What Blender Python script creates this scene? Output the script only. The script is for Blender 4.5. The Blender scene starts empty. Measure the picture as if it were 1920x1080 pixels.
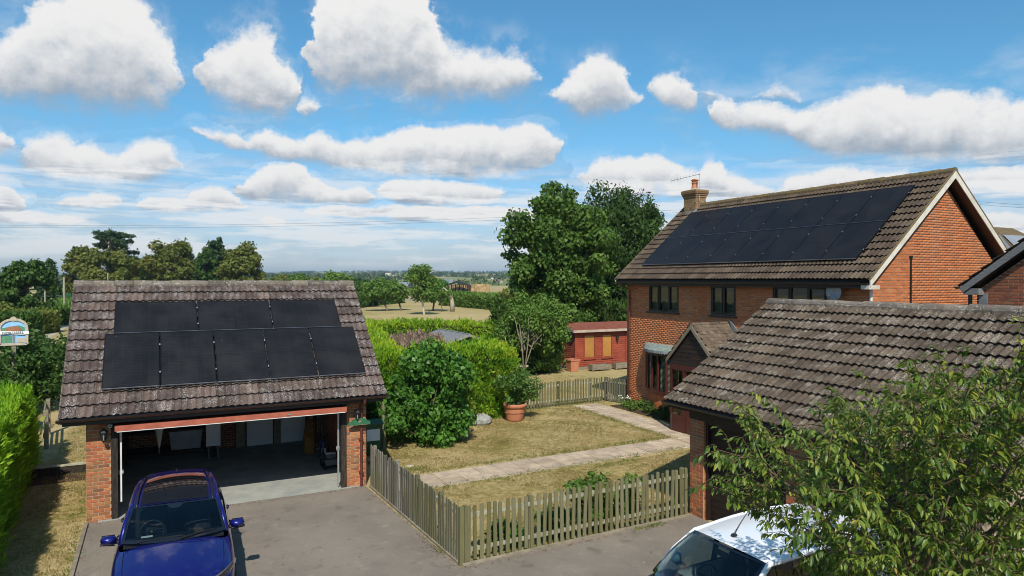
import bpy, math, random
import numpy as np
from mathutils import Vector, Matrix

random.seed(7)
RNG = np.random.default_rng(11)
SC = bpy.context.scene
COL = SC.collection
R = math.radians

# ------------------------------------------------------------------ camera
CAM_H = 5.3
YAW = R(27.09)
PITCH = math.atan(16 / 1300.0)
FPX = 1300.0
cam_d = bpy.data.cameras.new('camera')
cam_d.sensor_width = 36.0
cam_d.lens = FPX / 1920.0 * 36.0
cam_d.clip_start = 0.05
cam_d.clip_end = 30000
cam = bpy.data.objects.new('camera', cam_d)
COL.objects.link(cam)
cam.location = (0, 0, CAM_H)
cam.rotation_euler = (R(90) - PITCH, 0, -YAW)
SC.camera = cam
FW = np.array([math.sin(YAW) * math.cos(PITCH), math.cos(YAW) * math.cos(PITCH), -math.sin(PITCH)])
RT = np.array([math.cos(YAW), -math.sin(YAW), 0.0])
UPV = np.cross(RT, FW)
CPOS = np.array([0, 0, CAM_H])


def ray(x, y):
    return FW + RT * ((x - 960) / FPX) + UPV * ((540 - y) / FPX)


def project(p):
    v = np.asarray(p, float) - CPOS
    d = v @ FW
    return 960 + FPX * (v @ RT) / d, 540 - FPX * (v @ UPV) / d, d


# ------------------------------------------------------------------ sun
SUN_AZ = R(22)          # from behind the camera (-Y), turned towards -X
SUN_EL = R(46)
SUN = Vector((-math.sin(SUN_AZ) * math.cos(SUN_EL), -math.cos(SUN_AZ) * math.cos(SUN_EL), math.sin(SUN_EL)))
sun_d = bpy.data.lights.new('sun', 'SUN')
sun_d.energy = 5.0
sun_d.angle = R(0.53)
sun_d.color = (1.0, 0.94, 0.84)
sun_o = bpy.data.objects.new('sun', sun_d)
COL.objects.link(sun_o)
sun_o.rotation_euler = SUN.to_track_quat('Z', 'Y').to_euler()
sun_o.location = (-20, -40, 60)

# ------------------------------------------------------------------ colour management, sampling
SC.view_settings.view_transform = 'Standard'
SC.view_settings.look = 'None'
SC.view_settings.exposure = 0.13
SC.view_settings.gamma = 1.0
SC.view_settings.use_curve_mapping = False
SC.render.engine = 'CYCLES'
SC.cycles.use_denoising = True
SC.cycles.pixel_filter_type = 'BLACKMAN_HARRIS'
SC.cycles.filter_width = 0.95
SC.cycles.max_bounces = 7
SC.cycles.diffuse_bounces = 3
SC.cycles.glossy_bounces = 3
SC.cycles.transparent_max_bounces = 10
SC.cycles.transmission_bounces = 4
SC.cycles.volume_bounces = 0
SC.cycles.caustics_reflective = False
SC.cycles.caustics_refractive = False

# ------------------------------------------------------------------ world: Nishita sky with fair-weather cumulus
world = bpy.data.worlds.new('World')
SC.world = world
world.use_nodes = True
WT = world.node_tree
WT.nodes.clear()
world.cycles.sampling_method = 'MANUAL'
world.cycles.sample_map_resolution = 512


def wn(kind, **kw):
    n = WT.nodes.new(kind)
    for k, v in kw.items():
        setattr(n, k, v)
    return n


def wput(sock, v):
    if isinstance(v, bpy.types.NodeSocket):
        WT.links.new(v, sock)
    elif v is not None:
        sock.default_value = v


def wm(op, a, b=None, c=None, clamp=False):
    n = wn('ShaderNodeMath', operation=op, use_clamp=clamp)
    wput(n.inputs[0], a)
    wput(n.inputs[1], b)
    wput(n.inputs[2], c)
    return n.outputs[0]


def wv(op, a, b=None):
    n = wn('ShaderNodeVectorMath', operation=op)
    wput(n.inputs[0], a)
    wput(n.inputs[1], b)
    return n.outputs['Value'] if op in ('LENGTH', 'DOT_PRODUCT') else n.outputs['Vector']


def wstep(x, lo, hi):
    n = wn('ShaderNodeMapRange', interpolation_type='SMOOTHSTEP')
    wput(n.inputs['Value'], x)
    wput(n.inputs['From Min'], lo)
    wput(n.inputs['From Max'], hi)
    return n.outputs[0]


def wmix(f, a, b):
    n = wn('ShaderNodeMix', data_type='RGBA')
    wput(n.inputs['Factor'], f)
    wput(n.inputs['A'], a)
    wput(n.inputs['B'], b)
    return n.outputs['Result']


def wnoise(vec, scale, detail, rough, distort=0.0):
    n = wn('ShaderNodeTexNoise')
    wput(n.inputs['Vector'], vec)
    n.inputs['Scale'].default_value = scale
    n.inputs['Detail'].default_value = detail
    n.inputs['Roughness'].default_value = rough
    n.inputs['Distortion'].default_value = distort
    return n.outputs['Fac']


def wmixsh(f, a, b):
    n = wn('ShaderNodeMixShader')
    wput(n.inputs[0], f)
    WT.links.new(a, n.inputs[1])
    WT.links.new(b, n.inputs[2])
    return n.outputs[0]


def build_world():
    tc = wn('ShaderNodeTexCoord')
    sep = wn('ShaderNodeSeparateXYZ')
    WT.links.new(tc.outputs['Generated'], sep.inputs[0])
    dx, dy, dz = sep.outputs
    az = wm('SUBTRACT', wm('ARCTAN2', dx, dy), YAW)
    hl = wm('SQRT', wm('ADD', wm('MULTIPLY', dx, dx), wm('MULTIPLY', dy, dy)))
    el = wm('DIVIDE', dz, wm('MAXIMUM', hl, 0.05))
    comb = wn('ShaderNodeCombineXYZ')
    wput(comb.inputs[0], az)
    wput(comb.inputs[1], el)
    P = comb.outputs[0]

    sky = wn('ShaderNodeTexSky', sky_type='NISHITA')
    sky.sun_disc = False
    sky.sun_elevation = SUN_EL
    sky.sun_rotation = math.atan2(SUN.x, SUN.y)
    sky.altitude = 50
    sky.air_density = 1.0
    sky.dust_density = 0.6
    sky.ozone_density = 1.6
    tn = wn('ShaderNodeMix', data_type='RGBA', blend_type='MULTIPLY')
    tn.inputs['Factor'].default_value = 1.0
    WT.links.new(sky.outputs[0], tn.inputs['A'])
    WT.links.new(wmix(wstep(el, 0.0, 0.26), SKY_TINT_LOW, SKY_TINT), tn.inputs['B'])
    bg = wn('ShaderNodeBackground')
    WT.links.new(tn.outputs['Result'], bg.inputs['Color'])
    bg.inputs['Strength'].default_value = SKY_STRENGTH
    SKYSH = bg.outputs[0]

    # shared cloud noises
    nz = wnoise(P, 13.0, 9.0, 0.65, 0.0)
    nz2 = wnoise(wv('ADD', P, (-0.006, 0.016, 0.0)), 13.0, 5.0, 0.56, 0.0)
    nzc = wm('SUBTRACT', nz, 0.5)
    relief = wm('SUBTRACT', nz, nz2)          # billows: lit on the sun side
    wa = wnoise(wv('ADD', P, (3.7, 1.3, 2.0)), 16.0, 6.0, 0.64)
    wb = wnoise(wv('ADD', P, (7.1, 4.3, 5.0)), 16.0, 6.0, 0.64)

    def cloud_shader(alpha, h):
        # h: 0 at the flat base, 1 on the sunlit crown
        lit = wm('ADD', h, wm('ADD', wm('MULTIPLY', relief, 0.95), wm('MULTIPLY', nzc, 0.18)))
        f = wstep(lit, -0.02, 0.78)
        col = wmix(f, CLOUD_DARK, CLOUD_LIT)
        b = wn('ShaderNodeBackground')
        WT.links.new(col, b.inputs['Color'])
        b.inputs['Strength'].default_value = CLOUD_STRENGTH
        return wmixsh(alpha, SKYSH, b.outputs[0])

    # thin far decks low over the horizon, everywhere round the compass
    c3 = wn('ShaderNodeCombineXYZ')
    wput(c3.inputs[0], wm('MULTIPLY', az, 3.0))
    wput(c3.inputs[1], wm('MULTIPLY', el, 26.0))
    deck = wnoise(c3.outputs[0], 1.6, 6.0, 0.6)
    deck_a = wm('MULTIPLY', wstep(deck, 0.35, 0.60),
                wm('MULTIPLY', wstep(el, 0.004, 0.035), wm('SUBTRACT', 1.0, wstep(el, 0.10, 0.20))))
    deck_a = wm('MULTIPLY', deck_a, 0.8)

    # clouds of the sky in view, in rows one above the other: each row has a skyline and a base over the compass
    A0, A1, E1 = -0.80, 0.80, 0.5
    an = wm('DIVIDE', wm('SUBTRACT', wm('MULTIPLY_ADD', wm('SUBTRACT', wa, 0.5), 0.075, az), A0), A1 - A0)
    ew = wm('MULTIPLY_ADD', wm('SUBTRACT', wb, 0.5), wm('MULTIPLY_ADD', el, 0.12, 0.006), el)

    def curve(points):
        n = wn('ShaderNodeFloatCurve')
        cu = n.mapping.curves[0]
        pts = []
        for a, e in points:
            x = (a - A0) / (A1 - A0)
            if .001 < x < .999 and (not pts or x > pts[-1][0] + 1e-4):
                pts.append((x, min(1, max(0, e / E1))))
        pts = [(0, pts[0][1])] + pts + [(1, pts[-1][1])]
        while len(cu.points) < len(pts):
            cu.points.new(.5, .5)
        for p, q in zip(cu.points, pts):
            p.location = q
            p.handle_type = 'VECTOR'
        n.mapping.update()
        wput(n.inputs['Value'], an)
        return wm('MULTIPLY', n.outputs[0], E1)

    def ae(px, py):
        r = ray(px, py)
        return math.atan2(r[0], r[1]) - YAW, r[2] / math.hypot(r[0], r[1])

    D = Hh = None
    for kpx, row in CLOUD_ROWS:
        top = curve([ae(x, t) for x, t, b in row])
        bot = curve([ae(x, b) for x, t, b in row])
        k = kpx / FPX
        up = wm('SUBTRACT', top, ew)
        dn = wm('SUBTRACT', ew, bot)
        d = wm('MINIMUM', wm('DIVIDE', wm('MINIMUM', up, dn), k), 1.0)
        h = wm('DIVIDE', dn, wm('MAXIMUM', wm('SUBTRACT', top, bot), 0.012), clamp=True)
        if D is None:
            D, Hh = d, h
        else:
            f = wm('MULTIPLY_ADD', wm('SUBTRACT', d, D), 2.0, 0.5, clamp=True)
            mx = wn('ShaderNodeMix', data_type='FLOAT')
            wput(mx.inputs['Factor'], f)
            wput(mx.inputs['A'], Hh)
            wput(mx.inputs['B'], h)
            Hh = mx.outputs['Result']
            D = wm('MAXIMUM', D, d)
    dens = wm('ADD', wm('ADD', D, 0.50), wm('MULTIPLY', nzc, 3.6))
    soft = wm('MULTIPLY_ADD', wstep(Hh, 0.1, 0.5), -0.62, 1.78)   # soft base, crisper crown
    a = wstep(dens, 0.0, soft)
    # thin veils drifting between the clouds
    vn = wnoise(wv('MULTIPLY', wv('ADD', P, (1.9, 0.7, 4.0)), (1.0, 2.6, 1.0)), 5.5, 6.0, 0.62)
    veil = wm('MULTIPLY', wstep(vn, 0.46, 0.72), wm('MULTIPLY', wm('SUBTRACT', 1.0, wstep(el, 0.16, 0.36)), 0.55))
    near = wm('MULTIPLY', wstep(D, -2.2, 0.4), 0.34)
    a = wm('MAXIMUM', a, wm('MAXIMUM', deck_a, wm('MULTIPLY', wm('MAXIMUM', veil, wm('MULTIPLY', near, wstep(nz, 0.42, 0.62))), 1.0)))
    named = cloud_shader(a, wm('MAXIMUM', Hh, wm('MULTIPLY', wm('MAXIMUM', deck_a, veil), 1.1)))

    # the rest of the sky: no named clouds, unseen cover thinned to lower fill light
    g3 = wnoise(tc.outputs['Generated'], 2.6, 9.0, 0.56, 0.2)
    gel = wstep(el, 0.10, 0.3)
    ga = wm('MULTIPLY', wstep(g3, 0.55, 0.66), gel)
    ga = wm('MAXIMUM', ga, deck_a)
    other = cloud_shader(ga, wm('MULTIPLY_ADD', g3, -1.6, 1.6))

    inside = wm('MULTIPLY', wm('LESS_THAN', wm('ABSOLUTE', az), 0.79), wm('LESS_THAN', el, 0.46))
    fin = wmixsh(inside, other, named)
    out = wn('ShaderNodeOutputWorld')
    WT.links.new(fin, out.inputs['Surface'])


SKY_STRENGTH = 0.102
SKY_TINT = (0.56, 1.10, 1.26, 1)
SKY_TINT_LOW = (0.78, 0.86, 1.10, 1)
CLOUD_DARK = (0.37, 0.44, 0.53, 1)
CLOUD_LIT = (0.97, 0.96, 0.95, 1)
CLOUD_STRENGTH = 0.83
CLOUD_ROWS = [
    (34, [(-260, 150, 150), (-200, 130, 195), (-120, 100, 200), (-40, 85, 205), (0, 62, 205), (20, 55, 207), (40, 40, 208), (60, 10, 210), (90, -25, 212), (150, -45, 214), (220, -25, 214), (262, 0, 213), (285, 30, 212), (300, 55, 210), (318, 75, 205), (332, 110, 190), (338, 140, 160), (342, 150, 150),
          (372, 150, 150), (375, 140, 150), (380, 110, 170), (385, 80, 185), (400, 73, 200), (420, 76, 210), (437, 75, 214), (455, 62, 216), (480, 52, 218), (500, 50, 218), (515, 60, 218), (522, 85, 216), (535, 115, 212), (550, 140, 205), (556, 155, 185), (562, 165, 165),
          (576, 100, 100), (582, 60, 120), (588, 15, 165), (600, -15, 176), (640, -40, 182), (720, -60, 186), (790, -50, 190), (808, -20, 192), (818, 40, 193), (830, 62, 194), (850, 75, 195), (880, 88, 196), (905, 98, 195), (930, 94, 193), (960, 88, 190), (985, 98, 184), (1005, 115, 174), (1018, 136, 160), (1024, 150, 150),
          (1408, 190, 190), (1430, 172, 190), (1470, 165, 197), (1500, 180, 200), (1515, 195, 195), (1900, 195, 195)]),
    (19, [(-200, 300, 300), (-100, 270, 320), (-40, 240, 295), (0, 236, 290), (10, 258, 288), (18, 280, 282), (24, 285, 285), (30, 270, 305), (45, 262, 325), (60, 255, 335), (90, 246, 340), (115, 243, 345), (135, 258, 347), (150, 270, 348), (175, 260, 350), (200, 268, 351), (225, 280, 352), (245, 270, 350), (265, 260, 345), (290, 262, 338), (310, 268, 332), (340, 290, 328), (362, 312, 325), (370, 320, 320),
          (538, 205, 205), (548, 190, 215), (565, 185, 221), (580, 184, 221), (592, 196, 214), (600, 206, 206),
          (1018, 185, 185), (1030, 178, 187), (1050, 158, 200), (1070, 138, 208), (1085, 118, 212), (1110, 106, 214), (1140, 106, 214), (1165, 120, 213), (1180, 148, 210), (1195, 165, 206), (1206, 185, 195), (1210, 190, 190),
          (1214, 160, 168), (1220, 140, 192), (1240, 130, 207), (1258, 128, 217), (1275, 133, 218), (1290, 146, 212), (1302, 160, 197), (1306, 178, 180), (1310, 180, 180),
          (1322, 212, 212), (1335, 188, 232), (1360, 180, 245), (1380, 195, 250), (1410, 190, 252), (1450, 194, 255), (1475, 206, 260), (1490, 212, 272), (1520, 203, 287), (1560, 183, 294), (1600, 170, 300), (1650, 158, 304), (1675, 163, 306), (1690, 184, 308), (1740, 184, 310), (1765, 170, 312), (1800, 168, 312), (1830, 176, 312), (1860, 170, 310), (1900, 176, 308), (1960, 185, 305), (2100, 210, 290), (2150, 250, 250)]),
    (14, [(-250, 300, 300), (345, 245, 245), (352, 236, 250), (380, 240, 270), (420, 250, 285), (440, 245, 290), (470, 262, 292), (490, 250, 295), (510, 243, 300), (530, 255, 308), (555, 258, 310), (580, 246, 315), (600, 250, 318), (640, 262, 322), (690, 262, 326), (730, 252, 328), (745, 240, 330), (775, 231, 332), (800, 236, 335), (820, 243, 337), (850, 231, 340), (880, 229, 340), (905, 235, 340), (920, 230, 338), (950, 238, 335), (985, 232, 330), (1010, 234, 325), (1035, 243, 315), (1050, 255, 295), (1054, 265, 275), (1057, 270, 270),
          (1080, 335, 335), (1088, 326, 340), (1100, 316, 350), (1130, 298, 362), (1160, 290, 368), (1180, 297, 370), (1200, 286, 372), (1230, 288, 374), (1255, 297, 376), (1280, 315, 378), (1300, 320, 380), (1325, 300, 382), (1340, 303, 384), (1360, 324, 385), (1390, 331, 386), (1420, 344, 387), (1450, 348, 388), (1480, 330, 388), (1520, 324, 385), (1570, 310, 382), (1620, 314, 380), (1680, 318, 380), (1740, 322, 378), (1800, 316, 376), (1880, 312, 372), (1990, 315, 370), (2100, 330, 350)]),
    (9, [(-200, 345, 400), (-40, 345, 402), (0, 344, 402), (25, 347, 402), (45, 360, 402), (62, 380, 398), (70, 392, 392), (96, 380, 380), (110, 369, 388), (165, 364, 393), (215, 369, 391), (232, 380, 384), (240, 386, 386), (250, 388, 388), (270, 369, 398), (310, 365, 402), (335, 371, 404), (355, 357, 404), (385, 352, 404), (415, 352, 402), (440, 361, 400), (465, 378, 396), (474, 388, 388),
          (480, 414, 414), (495, 404, 425), (512, 401, 428), (530, 405, 427), (542, 416, 418), (546, 418, 418), (568, 397, 397), (590, 387, 408), (640, 385, 412), (700, 389, 414), (730, 387, 416), (780, 383, 420), (850, 381, 420), (920, 383, 418), (960, 387, 416), (1010, 391, 415), (1060, 395, 410), (1080, 402, 402), (1640, 402, 402), (1680, 385, 420), (1780, 380, 440), (1850, 392, 448), (1920, 402, 450), (2100, 405, 450)]),
    (9, [(-200, 395, 415), (-60, 393, 418), (60, 391, 425), (100, 395, 430), (140, 400, 425), (175, 412, 414), (180, 413, 413), (436, 352, 352), (455, 335, 372), (480, 319, 380), (510, 310, 385), (540, 308, 387), (570, 311, 387), (590, 325, 386), (605, 340, 385), (622, 355, 383), (640, 351, 384), (665, 347, 385), (690, 354, 383), (702, 368, 372), (706, 371, 371), (710, 362, 364), (720, 344, 378), (760, 335, 386), (800, 333, 391), (850, 339, 391), (900, 344, 387), (935, 352, 380), (945, 366, 368), (950, 367, 367), (2100, 367, 367)]),
]
build_world()

# ------------------------------------------------------------------ materials (all procedural)
class NT:
    def __init__(self, name):
        self.m = bpy.data.materials.new(name)
        self.m.use_nodes = True
        self.t = self.m.node_tree
        self.t.nodes.clear()
        self.out = self.t.nodes.new('ShaderNodeOutputMaterial')

    def n(self, kind, **kw):
        x = self.t.nodes.new(kind)
        for k, v in kw.items():
            setattr(x, k, v)
        return x

    def put(self, sock, v):
        if isinstance(v, bpy.types.NodeSocket):
            self.t.links.new(v, sock)
        elif v is not None:
            if hasattr(sock, 'default_value') and isinstance(v, tuple) and len(v) == 3 and len(sock.default_value) == 4:
                v = (*v, 1.0)
            sock.default_value = v

    def math(self, op, a, b=None, c=None, clamp=False):
        x = self.n('ShaderNodeMath', operation=op, use_clamp=clamp)
        self.put(x.inputs[0], a); self.put(x.inputs[1], b); self.put(x.inputs[2], c)
        return x.outputs[0]

    def pos(self, scale=(1, 1, 1)):
        g = self.n('ShaderNodeNewGeometry')
        if scale == (1, 1, 1):
            return g.outputs['Position']
        v = self.n('ShaderNodeVectorMath', operation='MULTIPLY')
        self.t.links.new(g.outputs['Position'], v.inputs[0])
        v.inputs[1].default_value = scale
        return v.outputs[0]

    def obco(self):
        return self.n('ShaderNodeTexCoord').outputs['Object']

    def noise(self, vec, scale, detail=4, rough=.55, distort=0):
        x = self.n('ShaderNodeTexNoise')
        self.put(x.inputs['Vector'], vec)
        x.inputs['Scale'].default_value = scale
        x.inputs['Detail'].default_value = detail
        x.inputs['Roughness'].default_value = rough
        x.inputs['Distortion'].default_value = distort
        return x.outputs['Fac']

    def voro(self, vec, scale, feature='F1', out='Distance'):
        x = self.n('ShaderNodeTexVoronoi', feature=feature)
        self.put(x.inputs['Vector'], vec)
        x.inputs['Scale'].default_value = scale
        return x.outputs[out]

    def rng(self, x, a, b, c=0.0, d=1.0, smooth=True):
        m = self.n('ShaderNodeMapRange', interpolation_type='SMOOTHSTEP' if smooth else 'LINEAR')
        self.put(m.inputs['Value'], x)
        for i, v in zip(('From Min', 'From Max', 'To Min', 'To Max'), (a, b, c, d)):
            self.put(m.inputs[i], v)
        return m.outputs[0]

    def mix(self, f, a, b, mode='MIX'):
        m = self.n('ShaderNodeMix', data_type='RGBA', blend_type=mode)
        self.put(m.inputs['Factor'], f); self.put(m.inputs['A'], a); self.put(m.inputs['B'], b)
        return m.outputs['Result']

    def ramp(self, f, stops):
        r = self.n('ShaderNodeValToRGB')
        self.put(r.inputs[0], f)
        e = r.color_ramp.elements
        while len(e) < len(stops):
            e.new(.5)
        for el, (p, c) in zip(e, stops):
            el.position = p
            el.color = (*c, 1)
        return r.outputs[0]

    def rand(self):
        g = self.n('ShaderNodeNewGeometry').outputs['Random Per Island']
        o = self.n('ShaderNodeObjectInfo').outputs['Random']
        return self.math('FRACT', self.math('ADD', g, o))

    def hsv(self, col, h=.5, s=1.0, v=1.0):
        x = self.n('ShaderNodeHueSaturation')
        self.put(x.inputs['Hue'], h); self.put(x.inputs['Saturation'], s); self.put(x.inputs['Value'], v)
        self.put(x.inputs['Color'], col)
        return x.outputs[0]

    def bump(self, h, strength=.3, dist=.02):
        b = self.n('ShaderNodeBump')
        b.inputs['Strength'].default_value = strength
        b.inputs['Distance'].default_value = dist
        self.put(b.inputs['Height'], h)
        return b.outputs[0]

    def bsdf(self, col, rough=.8, metal=0, spec=.3, normal=None, coat=0, coat_rough=.05, alpha=None, **kw):
        p = self.n('ShaderNodeBsdfPrincipled')
        self.put(p.inputs['Base Color'], col)
        self.put(p.inputs['Roughness'], rough)
        self.put(p.inputs['Metallic'], metal)
        self.put(p.inputs['Specular IOR Level'], spec)
        self.put(p.inputs['Coat Weight'], coat)
        self.put(p.inputs['Coat Roughness'], coat_rough)
        if normal is not None:
            self.put(p.inputs['Normal'], normal)
        return p.outputs[0]

    def done(self, sh):
        self.t.links.new(sh, self.out.inputs['Surface'])
        return self.m


MATS = {}


def plain(name, c1, c2=None, scale=6, rough=.7, spec=.3, metal=0, bump=.15, bdist=.01, bscale=40, rv=.18, coat=0, detail=5, stretch=(1, 1, 1)):
    """mottled two-tone surface with fine relief and some variation from piece to piece"""
    t = NT(name)
    c2 = c2 or tuple(x * .72 for x in c1)
    p = t.pos(stretch)
    f = t.noise(p, scale, detail, .6)
    col = t.mix(t.rng(f, .32, .68), c1, c2)
    if rv:
        col = t.hsv(col, .5, 1.0, t.rng(t.rand(), 0, 1, 1 - rv, 1 + rv, False))
    nm = t.bump(t.noise(p, bscale, 4, .6), bump, bdist) if bump else None
    MATS[name] = t.done(t.bsdf(col, rough, metal, spec, nm, coat))
    return MATS[name]


def leaf_mat(name, stops, trans=.35, rough=.5, clump=.55, spec=.35, vscale=.9):
    spec *= .45
    """leaf: colour from piece to piece, drifting from clump to clump, some light passing through"""
    t = NT(name)
    rnd = t.rand()
    f = t.math('ADD', t.math('MULTIPLY', rnd, 1 - clump), t.math('MULTIPLY', t.rng(t.noise(t.pos(), vscale, 3, .6), .3, .7), clump))
    col = t.ramp(f, stops)
    a = t.bsdf(col, rough, 0, spec)
    tr = t.n('ShaderNodeBsdfTranslucent')
    t.put(tr.inputs[0], t.mix(1.0, col, (1.0, 1.15, .45, 1), 'MULTIPLY'))
    ms = t.n('ShaderNodeMixShader')
    ms.inputs[0].default_value = trans
    t.t.links.new(a, ms.inputs[1]); t.t.links.new(tr.outputs[0], ms.inputs[2])
    MATS[name] = t.done(ms.outputs[0])
    return MATS[name]


def brick_mat(name, stops, sat=1.0):
    t = NT(name)
    r = t.rand()
    col = t.ramp(r, stops)
    n1 = t.noise(t.pos(), 18, 5, .65)
    col = t.hsv(col, .5, sat, t.rng(n1, .25, .75, .82, 1.15, False))
    n2 = t.noise(t.pos(), .8, 3, .5)
    col = t.mix(t.rng(n2, .5, .8, 0, .25), col, (.30, .22, .14))
    nm = t.bump(t.noise(t.pos(), 90, 3, .6), .4, .006)
    MATS[name] = t.done(t.bsdf(col, .9, 0, .2, nm))


def tile_mat(name, c1, c2, c3, lichen, lich_amt, moss=None, speck=(55, .30)):
    """weathered concrete roof tile: tone per tile, stain, lichen spots, moss"""
    t = NT(name)
    r = t.rand()
    n1 = t.noise(t.pos(), 5, 5, .65)
    col = t.mix(t.rng(n1, .3, .7), c1, c2)
    col = t.mix(t.rng(r, .55, 1, 0, .75), col, c3)
    col = t.hsv(col, .5, 1, t.rng(t.math('FRACT', t.math('MULTIPLY', r, 7.31)), 0, 1, .78, 1.2, False))
    # lichen in crusts: small voronoi spots, more of them in some places
    d = t.voro(t.pos(), speck[0])
    patch = t.noise(t.pos(), 3.2, 4, .6)
    thr = t.rng(patch, .30, .70, speck[1] * .2, speck[1])
    sp = t.rng(t.math('SUBTRACT', thr, d), 0, .05)
    crust = t.rng(t.noise(t.pos(), 17, 6, .72), lich_amt, lich_amt + .07)
    m = t.math('MAXIMUM', t.math('MULTIPLY', sp, .9), t.math('MULTIPLY', crust, t.rng(patch, .3, .6)))
    col = t.mix(t.math('MULTIPLY', m, .85), col, lichen)
    if moss:
        mm = t.rng(t.noise(t.pos(), 9, 5, .7), moss[1], moss[1] + .12)
        col = t.mix(mm, col, moss[0])
    h = t.math('ADD', t.noise(t.pos(), 60, 4, .7), t.math('MULTIPLY', m, .4))
    MATS[name] = t.done(t.bsdf(col, .93, 0, .15, t.bump(h, .5, .01)))


def glass_mat(name, tint=(.8, .88, .86), refl_rough=.02, see=.9, ior=1.5):
    """thin pane: mirror by Fresnel, else clear"""
    t = NT(name)
    g = t.n('ShaderNodeBsdfGlossy'); g.inputs['Roughness'].default_value = refl_rough
    g.inputs['Color'].default_value = (1, 1, 1, 1)
    tr = t.n('ShaderNodeBsdfTransparent'); tr.inputs[0].default_value = (*[c * see for c in tint], 1)
    fr = t.n('ShaderNodeFresnel')
    bf = t.n('ShaderNodeNewGeometry').outputs['Backfacing']      # a pane is the same from either side
    t.put(fr.inputs[0], t.math('MULTIPLY_ADD', bf, 1 / ior - ior, ior))
    ms = t.n('ShaderNodeMixShader')
    t.t.links.new(fr.outputs[0], ms.inputs[0])
    t.t.links.new(tr.outputs[0], ms.inputs[1]); t.t.links.new(g.outputs[0], ms.inputs[2])
    MATS[name] = t.done(ms.outputs[0])


def car_paint(name, col, metal, flake=.1):
    t = NT(name)
    n = t.noise(t.obco(), 900, 2, .5)
    c = t.hsv(col, .5, 1, t.rng(n, .3, .7, 1 - flake, 1 + flake))
    dust = t.rng(t.noise(t.obco(), 5, 6, .7), .45, .8, 0, .07)
    c = t.mix(dust, c, (.35, .33, .30))
    MATS[name] = t.done(t.bsdf(c, .30, metal, .5, None, .9, .03))


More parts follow.
